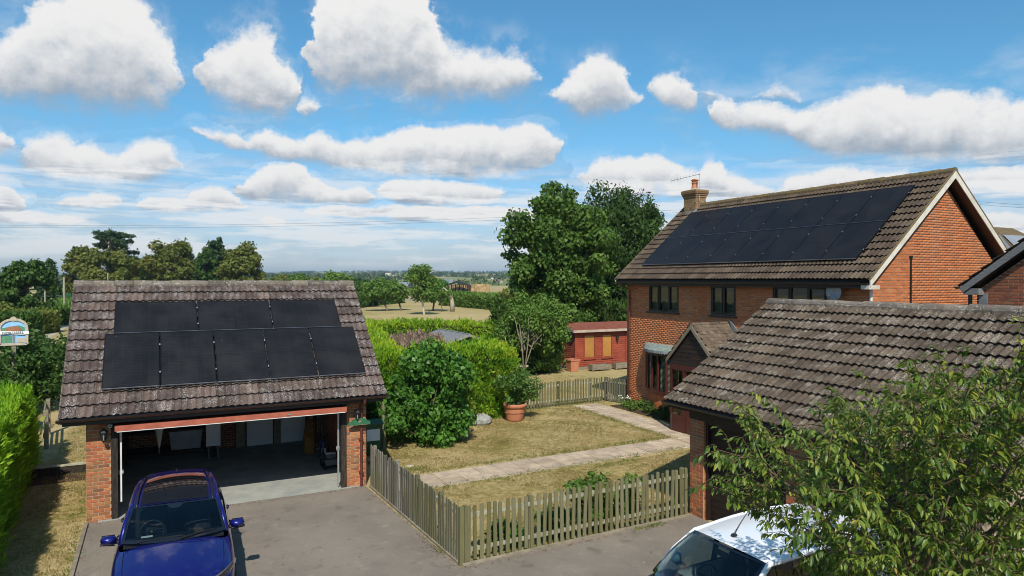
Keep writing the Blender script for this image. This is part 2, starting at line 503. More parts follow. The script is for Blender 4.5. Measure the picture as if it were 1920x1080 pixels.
def make_mats():
    # masonry
    red = [(0.0, (.34, .105, .045)), (.3, (.42, .135, .055)), (.55, (.30, .13, .055)), (.72, (.20, .085, .045)), (.86, (.46, .19, .075)), (1.0, (.25, .14, .055))]
    brick_mat('brick_orange', red)
    house = [(0.0, (.43, .135, .050)), (.25, (.50, .165, .060)), (.5, (.39, .12, .045)), (.75, (.52, .185, .070)), (.9, (.34, .11, .045)), (1.0, (.45, .165, .065))]
    brick_mat('brick_house', house)
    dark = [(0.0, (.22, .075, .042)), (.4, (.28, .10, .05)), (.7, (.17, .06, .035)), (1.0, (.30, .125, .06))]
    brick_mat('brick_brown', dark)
    stock = [(0.0, (.20, .125, .065)), (.4, (.27, .17, .085)), (.7, (.16, .095, .05)), (1.0, (.31, .21, .11))]
    brick_mat('brick_stock', stock)
    plain('kerb_stone', (.27, .23, .17), (.18, .155, .115), 4, .92, .15, bump=.35, rv=.15)
    plain('mortar', (.37, .285, .21), (.30, .235, .17), 14, .95, .1, bump=.3)
    plain('concrete', (.33, .33, .29), (.24, .25, .23), 1.6, .85, .2, bump=.15, rv=0, detail=8)
    plain('concrete_slab', (.47, .37, .27), (.33, .265, .195), 3, .92, .15, bump=.35, rv=.13, detail=8)
    plain('sill_stone', (.45, .40, .30), (.33, .30, .23), 4, .9)
    plain('lead', (.20, .22, .24), (.30, .32, .33), 4, .55, .4, .3)
    plain('copper_green', (.23, .28, .25), (.14, .18, .165), 5, .7, .3, 0, rv=.05)
    # roofs
    tile_mat('tile_plum', (.092, .066, .056), (.060, .044, .039), (.128, .090, .074), (.46, .43, .41), .585, None, (44, .46))
    tile_mat('tile_grey', (.086, .064, .047), (.056, .042, .032), (.115, .086, .062), (.38, .34, .29), .67, ((.085, .08, .04), .66), (58, .50))
    tile_mat('tile_brown', (.085, .062, .045), (.058, .043, .033), (.112, .083, .058), (.27, .24, .19), .66, None, (50, .28))
    tile_mat('ridge_moss', (.15, .115, .075), (.10, .08, .055), (.19, .14, .085), (.32, .28, .2), .66, ((.20, .13, .03), .50), (45, .25))
    tile_mat('ridge_grey', (.15, .125, .105), (.10, .085, .075), (.19, .155, .12), (.50, .48, .42), .56, ((.15, .14, .06), .58), (40, .34))
    tile_mat('shingle', (.135, .10, .072), (.095, .072, .052), (.17, .128, .09), (.42, .38, .30), .66, None, (60, .25))
    plain('felt_red', (.17, .055, .038), (.23, .085, .058), 4, .9, .1)
    plain('underlay', (.03, .026, .022), rough=.95, rv=0)
    # timber and plastics
    plain('fascia_dark', (.030, .020, .016), (.018, .012, .010), 8, .5, .4, rv=.05)
    plain('gutter_brown', (.040, .018, .013), (.028, .013, .010), 8, .35, .5, rv=.05, bump=.03)
    plain('gutter_black', (.012, .012, .013), (.02, .02, .02), 8, .35, .5, rv=.05, bump=.03)
    plain('pipe_red', (.12, .032, .022), (.09, .026, .02), 5, .45, .4, rv=.05, bump=.03)
    plain('white_upvc', (.72, .71, .67), (.60, .58, .52), 3, .45, .4, rv=.05, bump=.05)
    plain('barge_white', (.62, .59, .52), (.48, .44, .36), 2.5, .65, .3, rv=.05, bump=.2)
    plain('barge_grey', (.20, .20, .20), (.13, .13, .13), 6, .7, .3, rv=.05, bump=.3, stretch=(1, 1, 6))
    plain('timber_dark', (.055, .045, .036), (.025, .021, .018), 9, .9, .15, bump=.6, bdist=.02, stretch=(3, 3, .5))
    plain('frame_brown', (.030, .016, .012), (.018, .011, .009), 5, .4, .45, rv=.06, bump=.05)
    plain('frame_mahogany', (.085, .020, .018), (.055, .016, .014), 5, .35, .5, rv=.06, bump=.05)
    plain('door_red', (.40, .115, .068), (.30, .085, .05), 6, .55, .35, rv=0, bump=.1)
    plain('boards_dark', (.028, .017, .013), (.018, .011, .009), 7, .55, .35, rv=.2, bump=.2, stretch=(4, .5, 4))
    plain('shed_red', (.29, .058, .027), (.21, .043, .022), 4, .65, .3, rv=.14, bump=.25, stretch=(1, 4, 6))
    plain('shed_trim', (.42, .34, .27), (.32, .26, .2), 5, .7)
    plain('amber_blind', (.52, .24, .05), (.44, .19, .04), 1.5, .75, rv=.05, bump=.05)
    plain('blind', (.40, .36, .26), (.33, .29, .21), 3, .7, rv=.12, bump=0)
    plain('curtain', (.5, .48, .42), (.4, .38, .34), 3, .9, rv=.05)
    plain('room_dark', (.05, .045, .04), rough=.95, rv=0, bump=0)
    # picket timbers: sun-bleached green and grey
    t = NT('picket_green')
    r = t.rand()
    n = t.noise(t.pos((9, 9, 1.2)), 3, 6, .65)
    col = t.ramp(t.math('ADD', t.math('MULTIPLY', r, .55), t.math('MULTIPLY', n, .45)),
                 [(.15, (.085, .078, .036)), (.4, (.135, .125, .058)), (.6, (.185, .172, .098)), (.85, (.12, .115, .065))])
    MATS['picket_green'] = t.done(t.bsdf(col, .92, 0, .15, t.bump(n, .5, .01)))
    t = NT('picket_grey')
    r = t.rand()
    n = t.noise(t.pos((9, 9, 1.2)), 3, 6, .65)
    g = t.rng(t.noise(t.pos(), .55, 2, .5), .4, .6)
    col = t.ramp(t.math('ADD', t.math('MULTIPLY', r, .5), t.math('MULTIPLY', n, .5)),
                 [(.15, (.06, .052, .040)), (.4, (.115, .103, .080)), (.62, (.21, .195, .165)), (.85, (.14, .125, .10))])
    col = t.mix(t.math('MULTIPLY', g, .7), col, (.115, .11, .05))
    MATS['picket_grey'] = t.done(t.bsdf(col, .92, 0, .15, t.bump(n, .5, .01)))
    plain('rail_pale', (.36, .35, .27), (.24, .23, .16), 7, .9, .15, bump=.4)
    plain('old_wood', (.26, .22, .16), (.17, .14, .10), 6, .9, .15, bump=.5, stretch=(1, 1, 4))
    # solar glass: black cells behind glass with the faintest grid
    t = NT('solar_glass')
    oc = t.obco()
    sx = t.n('ShaderNodeSeparateXYZ'); t.t.links.new(oc, sx.inputs[0])
    def lines(v, pitch, wdt):
        fr = t.math('FRACT', t.math('DIVIDE', v, pitch))
        return t.math('LESS_THAN', fr, wdt)
    cell_l = t.math('MAXIMUM', lines(sx.outputs[0], .188, .016), lines(sx.outputs[1], .0945, .028))
    bus = lines(sx.outputs[0], .0188, .10)
    n = t.noise(t.pos(), 1.3, 5, .6)
    col = t.mix(t.math('MULTIPLY', bus, .35), (.0085, .0088, .0105), (.024, .025, .030))
    col = t.mix(t.math('MULTIPLY', cell_l, .8), col, (.032, .033, .038))
    dust = t.rng(n, .3, .8, .0, .03)
    col = t.mix(dust, col, (.30, .29, .27))
    drop = t.math('MULTIPLY', t.rng(t.voro(t.pos(), 2.1), .030, .022), t.rng(t.noise(t.pos(), .7, 2, .5), .5, .55))
    col = t.mix(drop, col, (.6, .6, .58))
    MATS['solar_glass'] = t.done(t.bsdf(col, t.rng(n, .3, .7, .34, .46), 0, .15))
    plain('solar_frame', (.010, .010, .011), (.015, .015, .016), 8, .35, .5, .5, rv=0, bump=0)
    plain('aluminium', (.55, .56, .58), (.45, .46, .48), 8, .35, .5, .9, rv=.1, bump=0)
    plain('steel', (.50, .50, .50), (.40, .40, .40), 8, .45, .5, .7, rv=.1, bump=0)
    # ground covers
    t = NT('tarmac')
    p = t.pos()
    n1 = t.noise(p, .55, 6, .6)
    n2 = t.noise(p, 160, 3, .7)
    n3 = t.noise(p, 2.6, 5, .6)
    col = t.mix(t.rng(n1, .3, .7), (.225, .192, .156), (.172, .148, .122))
    col = t.mix(t.rng(n3, .55, .75, 0, .5), col, (.30, .26, .215))
    col = t.hsv(col, .5, 1, t.rng(n2, .25, .75, .40, 1.60, False))
    agg = t.voro(p, 75)
    col = t.mix(t.rng(agg, .16, .05, 0, .35), col, (.42, .37, .31))
    stain = t.math('MULTIPLY', t.rng(t.noise(p, 1.7, 6, .7, .6), .54, .72), .62)
    col = t.mix(stain, col, (.085, .072, .06))
    scuff = t.math('MULTIPLY', t.rng(t.noise(p, 9, 5, .75), .63, .69), t.rng(t.noise(p, .9, 2, .5), .47, .6))
    col = t.mix(t.math('MULTIPLY', scuff, .75), col, (.42, .39, .34))
    crack = t.rng(t.math('ADD', t.voro(p, .45, 'DISTANCE_TO_EDGE'), t.math('MULTIPLY', t.noise(p, 3, 5, .7), .03)), .024, .012)
    col = t.mix(t.math('MULTIPLY', crack, .10), col, (.05, .045, .04))
    MATS['tarmac'] = t.done(t.bsdf(col, .95, 0, .2, t.bump(n2, .6, .008)))
    t = NT('dry_lawn')
    p = t.pos()
    n1 = t.noise(p, .42, 6, .62, .4)
    n2 = t.noise(p, 6, 6, .7)
    n3 = t.noise(p, 45, 4, .75)
    col = t.ramp(t.math('ADD', t.math('MULTIPLY', n1, .5), t.math('MULTIPLY', n2, .5)),
                 [(.34, (.095, .120, .026)), (.42, (.230, .190, .060)), (.50, (.37, .285, .125)), (.62, (.47, .365, .19))])
    soil = t.math('MULTIPLY', t.rng(t.noise(p, 1.1, 5, .65), .56, .70), .6)
    col = t.mix(soil, col, (.27, .175, .095))
    col = t.hsv(col, .5, 1, t.rng(n3, .25, .75, .50, 1.48, False))
    MATS['dry_lawn'] = t.done(t.bsdf(col, .97, 0, .1, t.bump(n3, .8, .03)))
    t = NT('pasture')
    p = t.pos()
    n1 = t.noise(p, .035, 6, .62, .5)
    n2 = t.noise(p, .5, 6, .7)
    col = t.ramp(t.math('ADD', t.math('MULTIPLY', n1, .6), t.math('MULTIPLY', n2, .4)),
                 [(.30, (.17, .165, .05)), (.42, (.28, .23, .095)), (.55, (.37, .29, .14)), (.70, (.41, .325, .165))])
    col = t.hsv(col, .5, 1, t.rng(t.noise(p, 9, 4, .7), .25, .75, .8, 1.2, False))
    MATS['pasture'] = t.done(t.bsdf(col, .97, 0, .1, t.bump(n2, .5, .1)))
    t = NT('far_fields')
    p = t.pos((1, 1, 0))
    q = t.n('ShaderNodeVectorMath', operation='MULTIPLY'); t.t.links.new(p, q.inputs[0]); q.inputs[1].default_value = (.0042, .0026, 0)
    cv = t.n('ShaderNodeTexVoronoi'); t.t.links.new(q.outputs[0], cv.inputs['Vector']); cv.inputs['Scale'].default_value = 1.0
    sc = t.n('ShaderNodeSeparateColor'); t.t.links.new(cv.outputs['Color'], sc.inputs[0])
    col = t.ramp(sc.outputs[0], [(0, (.12, .15, .045)), (.25, (.17, .19, .06)), (.45, (.42, .33, .18)), (.62, (.10, .13, .04)), (.8, (.48, .38, .21)), (1, (.22, .20, .09))])
    col = t.mix(t.rng(t.noise(p, .02, 5, .6), .4, .7, 0, .5), col, (.13, .15, .05))
    MATS['far_fields'] = t.done(t.bsdf(col, .97, 0, .1))
    plain('soil', (.085, .055, .032), (.05, .034, .022), 7, .97, .1, bump=.9, bdist=.04, bscale=14, rv=0)
    plain('gravel_road', (.42, .36, .26), (.33, .29, .22), 1.2, .95, .1, rv=0)
    plain('rock', (.40, .40, .37), (.24, .24, .22), 6, .9, .2, bump=.8, bdist=.03, bscale=14)
    # plants
    leaf_mat('leaf_cherry', [(0, (.030, .065, .012)), (.30, (.070, .130, .020)), (.60, (.150, .215, .030)), (.85, (.27, .285, .042)), (1, (.40, .31, .06))], .38, .40, .4, .8, 3.0)
    leaf_mat('leaf_maple', [(0, (.034, .074, .012)), (.4, (.062, .125, .021)), (.75, (.115, .19, .036)), (1, (.21, .26, .07))], .30, .5, .5)
    leaf_mat('leaf_ash', [(0, (.020, .045, .010)), (.5, (.038, .078, .016)), (1, (.065, .115, .026))], .25, .5, .5)
    leaf_mat('leaf_shrub', [(0, (.032, .095, .014)), (.5, (.062, .165, .022)), (.85, (.11, .24, .036)), (1, (.17, .29, .05))], .3, .42, .4, .5, 2.0)
    leaf_mat('leaf_yellow', [(0, (.09, .14, .02)), (.5, (.19, .24, .03)), (1, (.33, .32, .06))], .35, .5, .4)
    leaf_mat('leaf_potted', [(0, (.045, .10, .02)), (.5, (.085, .17, .032)), (1, (.15, .24, .06))], .3, .45, .4)
    leaf_mat('leaf_olive', [(0, (.085, .12, .022)), (.5, (.15, .185, .036)), (1, (.24, .25, .07))], .3, .5, .5)
    leaf_mat('leaf_dark', [(0, (.026, .060, .013)), (.5, (.052, .105, .021)), (1, (.10, .16, .036))], .25, .5, .5)
    leaf_mat('leaf_chestnut', [(0, (.070, .090, .018)), (.5, (.130, .150, .032)), (.8, (.175, .185, .042)), (1, (.21, .155, .042))], .25, .55, .55, .3, .25)
    leaf_mat('leaf_conifer_dark', [(0, (.024, .052, .020)), (.6, (.045, .085, .032)), (1, (.075, .12, .045))], .15, .6, .5)
    leaf_mat('leaf_green', [(0, (.065, .13, .022)), (.5, (.115, .20, .036)), (1, (.18, .27, .06))], .3, .5, .5)
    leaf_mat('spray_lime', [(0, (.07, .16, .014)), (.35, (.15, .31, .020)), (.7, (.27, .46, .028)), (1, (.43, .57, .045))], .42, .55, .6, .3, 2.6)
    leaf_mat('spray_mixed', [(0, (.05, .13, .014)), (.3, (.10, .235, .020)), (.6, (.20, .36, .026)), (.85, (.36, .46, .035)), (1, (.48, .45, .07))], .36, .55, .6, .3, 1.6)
    leaf_mat('spray_yellow_lit', [(0, (.10, .21, .015)), (.35, (.19, .34, .022)), (.7, (.34, .45, .032)), (1, (.52, .50, .06))], .36, .55, .5, .3, .7)  # hedge tops: own yellow tint, plus sunlit lightness put into the colour
    leaf_mat('twig_brown', [(0, (.13, .085, .06)), (.5, (.23, .16, .12)), (1, (.33, .24, .19))], .1, .9, .4)
    leaf_mat('grass_dry', [(0, (.12, .13, .03)), (.4, (.24, .19, .07)), (1, (.38, .29, .14))], .3, .8, .7, .2, .5)
    leaf_mat('grass_green', [(0, (.06, .10, .015)), (.5, (.11, .16, .026)), (1, (.2, .22, .06))], .3, .7, .5, .2, .8)
    leaf_mat('far_wood', [(0, (.030, .050, .016)), (.5, (.055, .085, .026)), (1, (.10, .125, .04))], .1, .8, .6, .1, .012)
    plain('bark', (.16, .12, .085), (.09, .07, .05), 6, .95, .1, bump=.8, bdist=.02, bscale=18, rv=.1, stretch=(1, 1, .3))
    plain('bark_pale', (.42, .37, .28), (.28, .24, .18), 5, .95, .1, bump=.6, bdist=.02, bscale=18, rv=.1, stretch=(1, 1, .3))
    plain('twig', (.115, .085, .04), (.075, .052, .027), 9, .8, .2, bump=.3)
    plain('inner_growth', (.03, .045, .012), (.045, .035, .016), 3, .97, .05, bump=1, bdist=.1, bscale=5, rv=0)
    plain('petal_white', (.8, .78, .76), (.7, .66, .66), 9, .7)
    # things
    plain('terracotta', (.50, .20, .105), (.42, .165, .09), 4, .85, .2, rv=.05, bump=.15)
    plain('bin_green', (.018, .085, .038), (.014, .065, .03), 4, .45, .4, rv=0, bump=.05)
    plain('sign_green', (.03, .14, .065), (.022, .10, .05), 6, .55, .4, rv=0)
    plain('cast_black', (.012, .012, .013), (.02, .02, .02), 8, .4, .5, rv=0, bump=.1)
    glass_mat('lantern_glass', (.85, .86, .82), .08, .8)
    glass_mat('window_glass', (.80, .84, .82), .01, .92, 1.52)
    glass_mat('car_glass', (.46, .56, .56), .01, .9, 1.55)
    glass_mat('clear_glass', (.96, .97, .96), .02, 1.0, 1.4)
    glass_mat('lens_glass', (.9, .92, .95), .02, .95, 1.45)
    car_paint('paint_blue', (.0065, .008, .150), .5, .15)
    car_paint('paint_white', (.74, .76, .78), 0, .02)
    plain('glass_black', (.006, .006, .008), (.008, .008, .010), 3, .04, .5, rv=0, bump=0, coat=1)
    plain('car_black', (.010, .010, .011), (.014, .014, .015), 9, .4, .4, rv=0, bump=.05)
    plain('rubber', (.014, .014, .014), (.02, .02, .02), 9, .85, .2, rv=0)
    plain('seat_cloth', (.045, .048, .055), (.035, .037, .04), 9, .9, .1, rv=0)
    plain('chrome', (.75, .76, .78), (.7, .7, .72), 9, .12, .5, 1.0, rv=0, bump=0)
    plain('white_board', (.66, .68, .70), (.60, .62, .64), 2, .6, rv=0, bump=.05)
    plain('plastic_clear', (.30, .33, .35), (.24, .26, .28), 5, .35, .4, rv=0, bump=.05)
    plain('plastic_grey', (.09, .10, .11), (.07, .075, .08), 5, .5, .4, rv=0, bump=.05)
    plain('cardboard', (.34, .22, .11), (.28, .18, .09), 5, .9, rv=.1)
    plain('bag_ochre', (.30, .15, .04), (.22, .11, .03), 7, .8, rv=0)
    plain('blue_plastic', (.03, .05, .16), (.02, .04, .12), 7, .4, .4, rv=0, bump=.05)
    plain('render_white', (.62, .60, .55), (.5, .48, .44), 1, .9, rv=0)
    plain('barn_grey', (.16, .18, .21), (.22, .24, .27), .4, .7, rv=.1)
    plain('barn_black', (.018, .018, .02), (.03, .03, .03), .8, .8, rv=.1)
    plain('straw', (.36, .25, .12), (.27, .18, .09), .8, .95, rv=.25, bump=.6, bdist=.1, bscale=4)
    plain('sign_sky', (.20, .42, .70), (.30, .52, .76), 6, .6, rv=0)
    plain('sign_white', (.78, .78, .75), (.7, .7, .66), 6, .6, rv=0)
    plain('sign_hill', (.07, .20, .09), (.10, .28, .16), 7, .6, rv=0)
    plain('sign_brick', (.36, .15, .08), (.28, .11, .06), 12, .6, rv=0)
    plain('sign_stone', (.48, .42, .32), (.40, .34, .25), 9, .7, rv=0)
    plain('sign_ink', (.02, .025, .04), rough=.6, rv=0, bump=0)
    plain('lightpaint', (.62, .64, .60), (.52, .54, .50), 6, .5, rv=0)


make_mats()


# ------------------------------------------------------------------ mesh building
class MB:
    def __init__(self):
        self.v = []
        self.f = []

    def add(self, vs, fs):
        k = len(self.v)
        self.v.extend([tuple(p) for p in vs])
        self.f.extend([tuple(i + k for i in f) for f in fs])
        return self

    def box(self, lo, hi):
        x0, y0, z0 = lo
        x1, y1, z1 = hi
        return self.add([(x0, y0, z0), (x1, y0, z0), (x1, y1, z0), (x0, y1, z0), (x0, y0, z1), (x1, y0, z1), (x1, y1, z1), (x0, y1, z1)],
                        [(0, 3, 2, 1), (4, 5, 6, 7), (0, 1, 5, 4), (1, 2, 6, 5), (2, 3, 7, 6), (3, 0, 4, 7)])

    def obox(self, c, u, v, w):
        """box round c with half-axes u, v, w (right-handed)"""
        c, u, v, w = map(Vector, (c, u, v, w))
        p = [c + a * u + b * v + d * w for d in (-1, 1) for a, b in ((-1, -1), (1, -1), (1, 1), (-1, 1))]
        return self.add(p, [(0, 3, 2, 1), (4, 5, 6, 7), (0, 1, 5, 4), (1, 2, 6, 5), (2, 3, 7, 6), (3, 0, 4, 7)])

    def bar(self, a, b, w, h=None, up=(0, 0, 1)):
        a, b = Vector(a), Vector(b)
        h = h or w
        d = (b - a).normalized()
        upv = Vector(up)
        if abs(d.dot(upv)) > .98:
            upv = Vector((0, 1, 0))
        s = d.cross(upv).normalized()
        n = s.cross(d)
        return self.obox((a + b) / 2, s * w / 2, d * (b - a).length / 2, n * h / 2)

    def tube(self, pts, rad, seg=8, caps=True):
        pts = [Vector(p) for p in pts]
        if not isinstance(rad, (list, tuple)):
            rad = [rad] * len(pts)
        vs, fs = [], []
        prev = None
        for i, p in enumerate(pts):
            d = (pts[min(i + 1, len(pts) - 1)] - pts[max(i - 1, 0)]).normalized()
            ref = prev if prev is not None else (Vector((0, 0, 1)) if abs(d.z) < .9 else Vector((0, 1, 0)))
            s = (ref - d * ref.dot(d))
            if s.length < 1e-5:
                s = d.orthogonal()
            s.normalize()
            prev = s
            n = d.cross(s)
            for k in range(seg):
                a = 2 * math.pi * k / seg
                vs.append(p + (s * math.cos(a) + n * math.sin(a)) * rad[i])
        for i in range(len(pts) - 1):
            for k in range(seg):
                a, b = i * seg + k, i * seg + (k + 1) % seg
                fs.append((a, b, b + seg, a + seg))
        if caps:
            fs.append(tuple(range(seg - 1, -1, -1)))
            fs.append(tuple((len(pts) - 1) * seg + k for k in range(seg)))
        return self.add(vs, fs)

    def lathe(self, c, prof, seg=20, axis='z'):
        cx, cy, cz = c
        vs, fs = [], []
        for r, h in prof:
            for k in range(seg):
                a = 2 * math.pi * k / seg
                x, y = r * math.cos(a), r * math.sin(a)
                vs.append({'z': (cx + x, cy + y, cz + h), 'y': (cx + x, cy + h, cz + y), 'x': (cx + h, cy + x, cz + y)}[axis])
        for i in range(len(prof) - 1):
            for k in range(seg):
                a, b = i * seg + k, i * seg + (k + 1) % seg
                fs.append((a, b, b + seg, a + seg) if axis != 'y' else (b, a, a + seg, b + seg))
        return self.add(vs, fs)

    def prism(self, poly, ax, t0, t1):
        """2-D outline (counter-clockwise) drawn along axis ax: 'x' -> (y,z), 'y' -> (x,z), 'z' -> (x,y)"""
        def P(p, t):
            return {'x': (t, p[0], p[1]), 'y': (p[0], t, p[1]), 'z': (p[0], p[1], t)}[ax]
        n = len(poly)
        vs = [P(p, t0) for p in poly] + [P(p, t1) for p in poly]
        fs = [tuple(range(n - 1, -1, -1)), tuple(range(n, 2 * n))]
        for i in range(n):
            j = (i + 1) % n
            fs.append((i, j, j + n, i + n))
        return self.add(vs, fs)

    def grid(self, fn, nu, nv, closed_u=False):
        vs = [fn(i / (nu - (0 if closed_u else 1)), j / (nv - 1)) for j in range(nv) for i in range(nu)]
        fs = []
        for j in range(nv - 1):
            for i in range(nu if closed_u else nu - 1):
                a, b = j * nu + i, j * nu + (i + 1) % nu
                fs.append((a, b, b + nu, a + nu))
        return self.add(vs, fs)

    def mesh(self, name, mat=None, smooth=False):
        me = bpy.data.meshes.new(name)
        me.from_pydata([tuple(p) for p in self.v], [], self.f)
        if mat:
            me.materials.append(MATS[mat])
        if smooth:
            me.polygons.foreach_set('use_smooth', [True] * len(me.polygons))
        me.update()
        return me

    def build(self, name, mat, parent=None, smooth=False):
        return link(name, self.mesh(name, mat, smooth), parent)


LOC = {}


def link(name, me, parent=None, M=None):
    o = bpy.data.objects.new(name, me)
    COL.objects.link(o)
    if M is not None:
        o.matrix_basis = M
    if parent is not None:
        o.parent = parent
        if parent.name in LOC:
            o.matrix_parent_inverse = Matrix.Translation(-LOC[parent.name])
    return o


def thing(name, label, cat, loc=(0, 0, 0), group=None, M=None):
    """an Empty at a thing's base; the meshes below it are given in world coordinates (or in its own when M is set)"""
    o = bpy.data.objects.new(name, None)
    o.empty_display_size = .2
    COL.objects.link(o)
    if M is not None:
        o.matrix_basis = M
    else:
        o.location = loc
        LOC[o.name] = Vector(loc)
    return tag(o, label, cat, group)


def tag(o, label, cat, group=None):
    o['label'] = label
    o['category'] = cat
    if group:
        o['group'] = group
    return o


def struct(o):
    o['kind'] = 'structure'
    return o


def stuff(o):
    o['kind'] = 'stuff'
    return o


def quads_mesh(name, V, mat, smooth=False):
    """V: (n,k,3) polygons of k corners each -> one mesh, every polygon its own island"""
    n, k, _ = V.shape
    me = bpy.data.meshes.new(name)
    me.vertices.add(n * k)
    me.vertices.foreach_set('co', V.reshape(-1).astype(np.float32))
    me.loops.add(n * k)
    me.loops.foreach_set('vertex_index', np.arange(n * k, dtype=np.int32))
    me.polygons.add(n)
    me.polygons.foreach_set('loop_start', np.arange(0, n * k, k, dtype=np.int32))
    me.polygons.foreach_set('loop_total', np.full(n, k, dtype=np.int32))
    me.materials.append(MATS[mat])
    me.update(calc_edges=True)
    return me


def patches_mesh(name, V, faces, mat, smooth=False):
    """V: (n,k,3) copies of one small patch with the faces given -> one mesh"""
    n, k, _ = V.shape
    fl = [len(f) for f in faces]
    base = np.concatenate([np.array(f, dtype=np.int64) for f in faces])
    idx = (base[None, :] + (np.arange(n) * k)[:, None]).reshape(-1)
    tot = np.tile(np.array(fl, dtype=np.int32), n)
    me = bpy.data.meshes.new(name)
    me.vertices.add(n * k)
    me.vertices.foreach_set('co', V.reshape(-1).astype(np.float32))
    me.loops.add(len(idx))
    me.loops.foreach_set('vertex_index', idx.astype(np.int32))
    me.polygons.add(len(tot))
    me.polygons.foreach_set('loop_start', np.concatenate([[0], np.cumsum(tot)[:-1]]).astype(np.int32))
    me.polygons.foreach_set('loop_total', tot)
    me.materials.append(MATS[mat])
    if smooth:
        me.polygons.foreach_set('use_smooth', np.ones(len(tot), dtype=bool))
    me.update(calc_edges=True)
    return me


def unit(a):
    return a / np.maximum(np.linalg.norm(a, axis=-1, keepdims=True), 1e-9)


def leaf_quads(P, D, N, L, W, fold=.25):
    """diamond leaves with a fold: base P, axis D, normal N, length L, width W"""
    D = unit(D)
    S = unit(np.cross(D, N))
    N = np.cross(S, D)
    L = L[:, None]; W = W[:, None]
    return np.stack([P, P + D * L * .48 + S * W * .5 + N * W * fold, P + D * L, P + D * L * .48 - S * W * .5 + N * W * fold], axis=1)


def rand_dirs(n, rng=RNG):
    return unit(rng.normal(size=(n, 3)))

# ------------------------------------------------------------------ brickwork and tiling
UNIT_BRICK = {}


def unit_brick(mat):
    if mat not in UNIT_BRICK:
        m = MB()
        e = .03
        m.add([(-.5, -.5, -.5), (.5, -.5, -.5), (.5, -.5, .5), (-.5, -.5, .5),
               (-.5 + e, .5, -.5 + e * 2.2), (.5 - e, .5, -.5 + e * 2.2), (.5 - e, .5, .5 - e * 2.2), (-.5 + e, .5, .5 - e * 2.2)],
              [(7, 6, 5, 4), (0, 4, 5, 1), (1, 5, 6, 2), (2, 6, 7, 3), (3, 7, 4, 0)])
        UNIT_BRICK[mat] = m.mesh('brick', mat)
    return UNIT_BRICK[mat]


def bricks(parent, mat, o, u, n, width, z0, z1, holes=(), clip=None, seen=None, limit=300, phase=0, thick=.016):
    """a face of stretcher-bond brickwork; the ones the picture shows become parts, the others one mass"""
    o = Vector(o); u = Vector(u); n = Vector(n)
    rng = random.Random(int(o.x * 97 + o.y * 31 + z0 * 13) + phase)
    lst = []
    k = 0
    z = z0
    while z + .065 <= z1 + .012:
        h = .065
        s = -.225 * (.5 if (k + phase) % 2 else 0)
        segs = []
        while s < width:
            segs.append((max(s, 0), min(s + .215, width)))
            s += .225
        a, b = (0, width) if clip is None else clip(z + .035)
        for s0, s1 in segs:
            s0, s1 = max(s0, a), min(s1, b)
            parts = [(s0, s1)]
            for h0, h1, hz0, hz1 in holes:
                if z + .05 > hz0 and z + .015 < hz1:
                    nx = []
                    for p0, p1 in parts:
                        if p1 <= h0 or p0 >= h1:
                            nx.append((p0, p1))
                        else:
                            if p0 < h0: nx.append((p0, h0))
                            if p1 > h1: nx.append((h1, p1))
                    parts = nx
            for p0, p1 in parts:
                if p1 - p0 > .03:
                    j = rng.uniform(-.0015, .0025)
                    lst.append((o + u * ((p0 + p1) / 2) + Vector((0, 0, z + h / 2)) + n * (j), p1 - p0, h))
        z += .075
        k += 1
    vis = []
    if seen:
        for i, (c, l, h) in enumerate(lst):
            x, y, d = project(c)
            if d > 0 and seen(x, y):
                vis.append((d, i))
        vis.sort()
        vis = {i for d, i in vis[:limit]}
    else:
        vis = set()
    me = unit_brick(mat)
    rest = []
    shape = np.array([v.co[:] for v in me.vertices])
    zz = Vector((0, 0, 1))
    uu = n.cross(zz)       # right-handed frame (uu, n, z)
    rows = Matrix((uu, n, zz)).transposed().to_4x4()
    for i, (c, l, h) in enumerate(lst):
        if i in vis:
            link('brick', me, parent, Matrix.Translation(c) @ rows @ Matrix.Diagonal((l, thick, h, 1)))
        else:
            A = np.array(rows)[:3, :3] @ np.diag((l, thick, h))
            rest.append(shape @ A.T + np.array(c))
    if rest:
        stuff(link('brickwork', patches_mesh('brickwork', np.array(rest), [tuple(p.vertices) for p in me.polygons], mat), parent))
    return len(vis)


TILE_ME = {}


def tile_mesh(mat, w, g):
    key = (mat, round(w, 3), round(g, 3))
    if key in TILE_ME:
        return TILE_ME[key]
    m = MB()
    nx = 13
    L = g + .05
    ww = w - .004
    def prof(x):
        a = math.cos(2 * math.pi * x * 2)
        return .021 * (1 + a) ** 1.1 * .5 * 1.7
    xs = [i / (nx - 1) for i in range(nx)]
    top0 = [(x * ww, 0, .064 + prof(x)) for x in xs]
    mid = [(x * ww, L * .5, .036 + prof(x)) for x in xs]
    top1 = [(x * ww, L, .008 + prof(x)) for x in xs]
    bot0 = [(x * ww, .008, .040 + prof(x)) for x in xs]
    vs = bot0 + top0 + mid + top1
    fs = []
    for r in range(3):
        for i in range(nx - 1):
            a = r * nx + i
            fs.append((a, a + 1, a + 1 + nx, a + nx))
    # side edges
    fs.append((0, nx, 2 * nx, 3 * nx))
    fs.append((nx - 1, 4 * nx - 1, 3 * nx - 1, 2 * nx - 1))
    m.add(vs, fs)
    me = m.mesh('roof_tile', mat)
    TILE_ME[key] = me
    return me


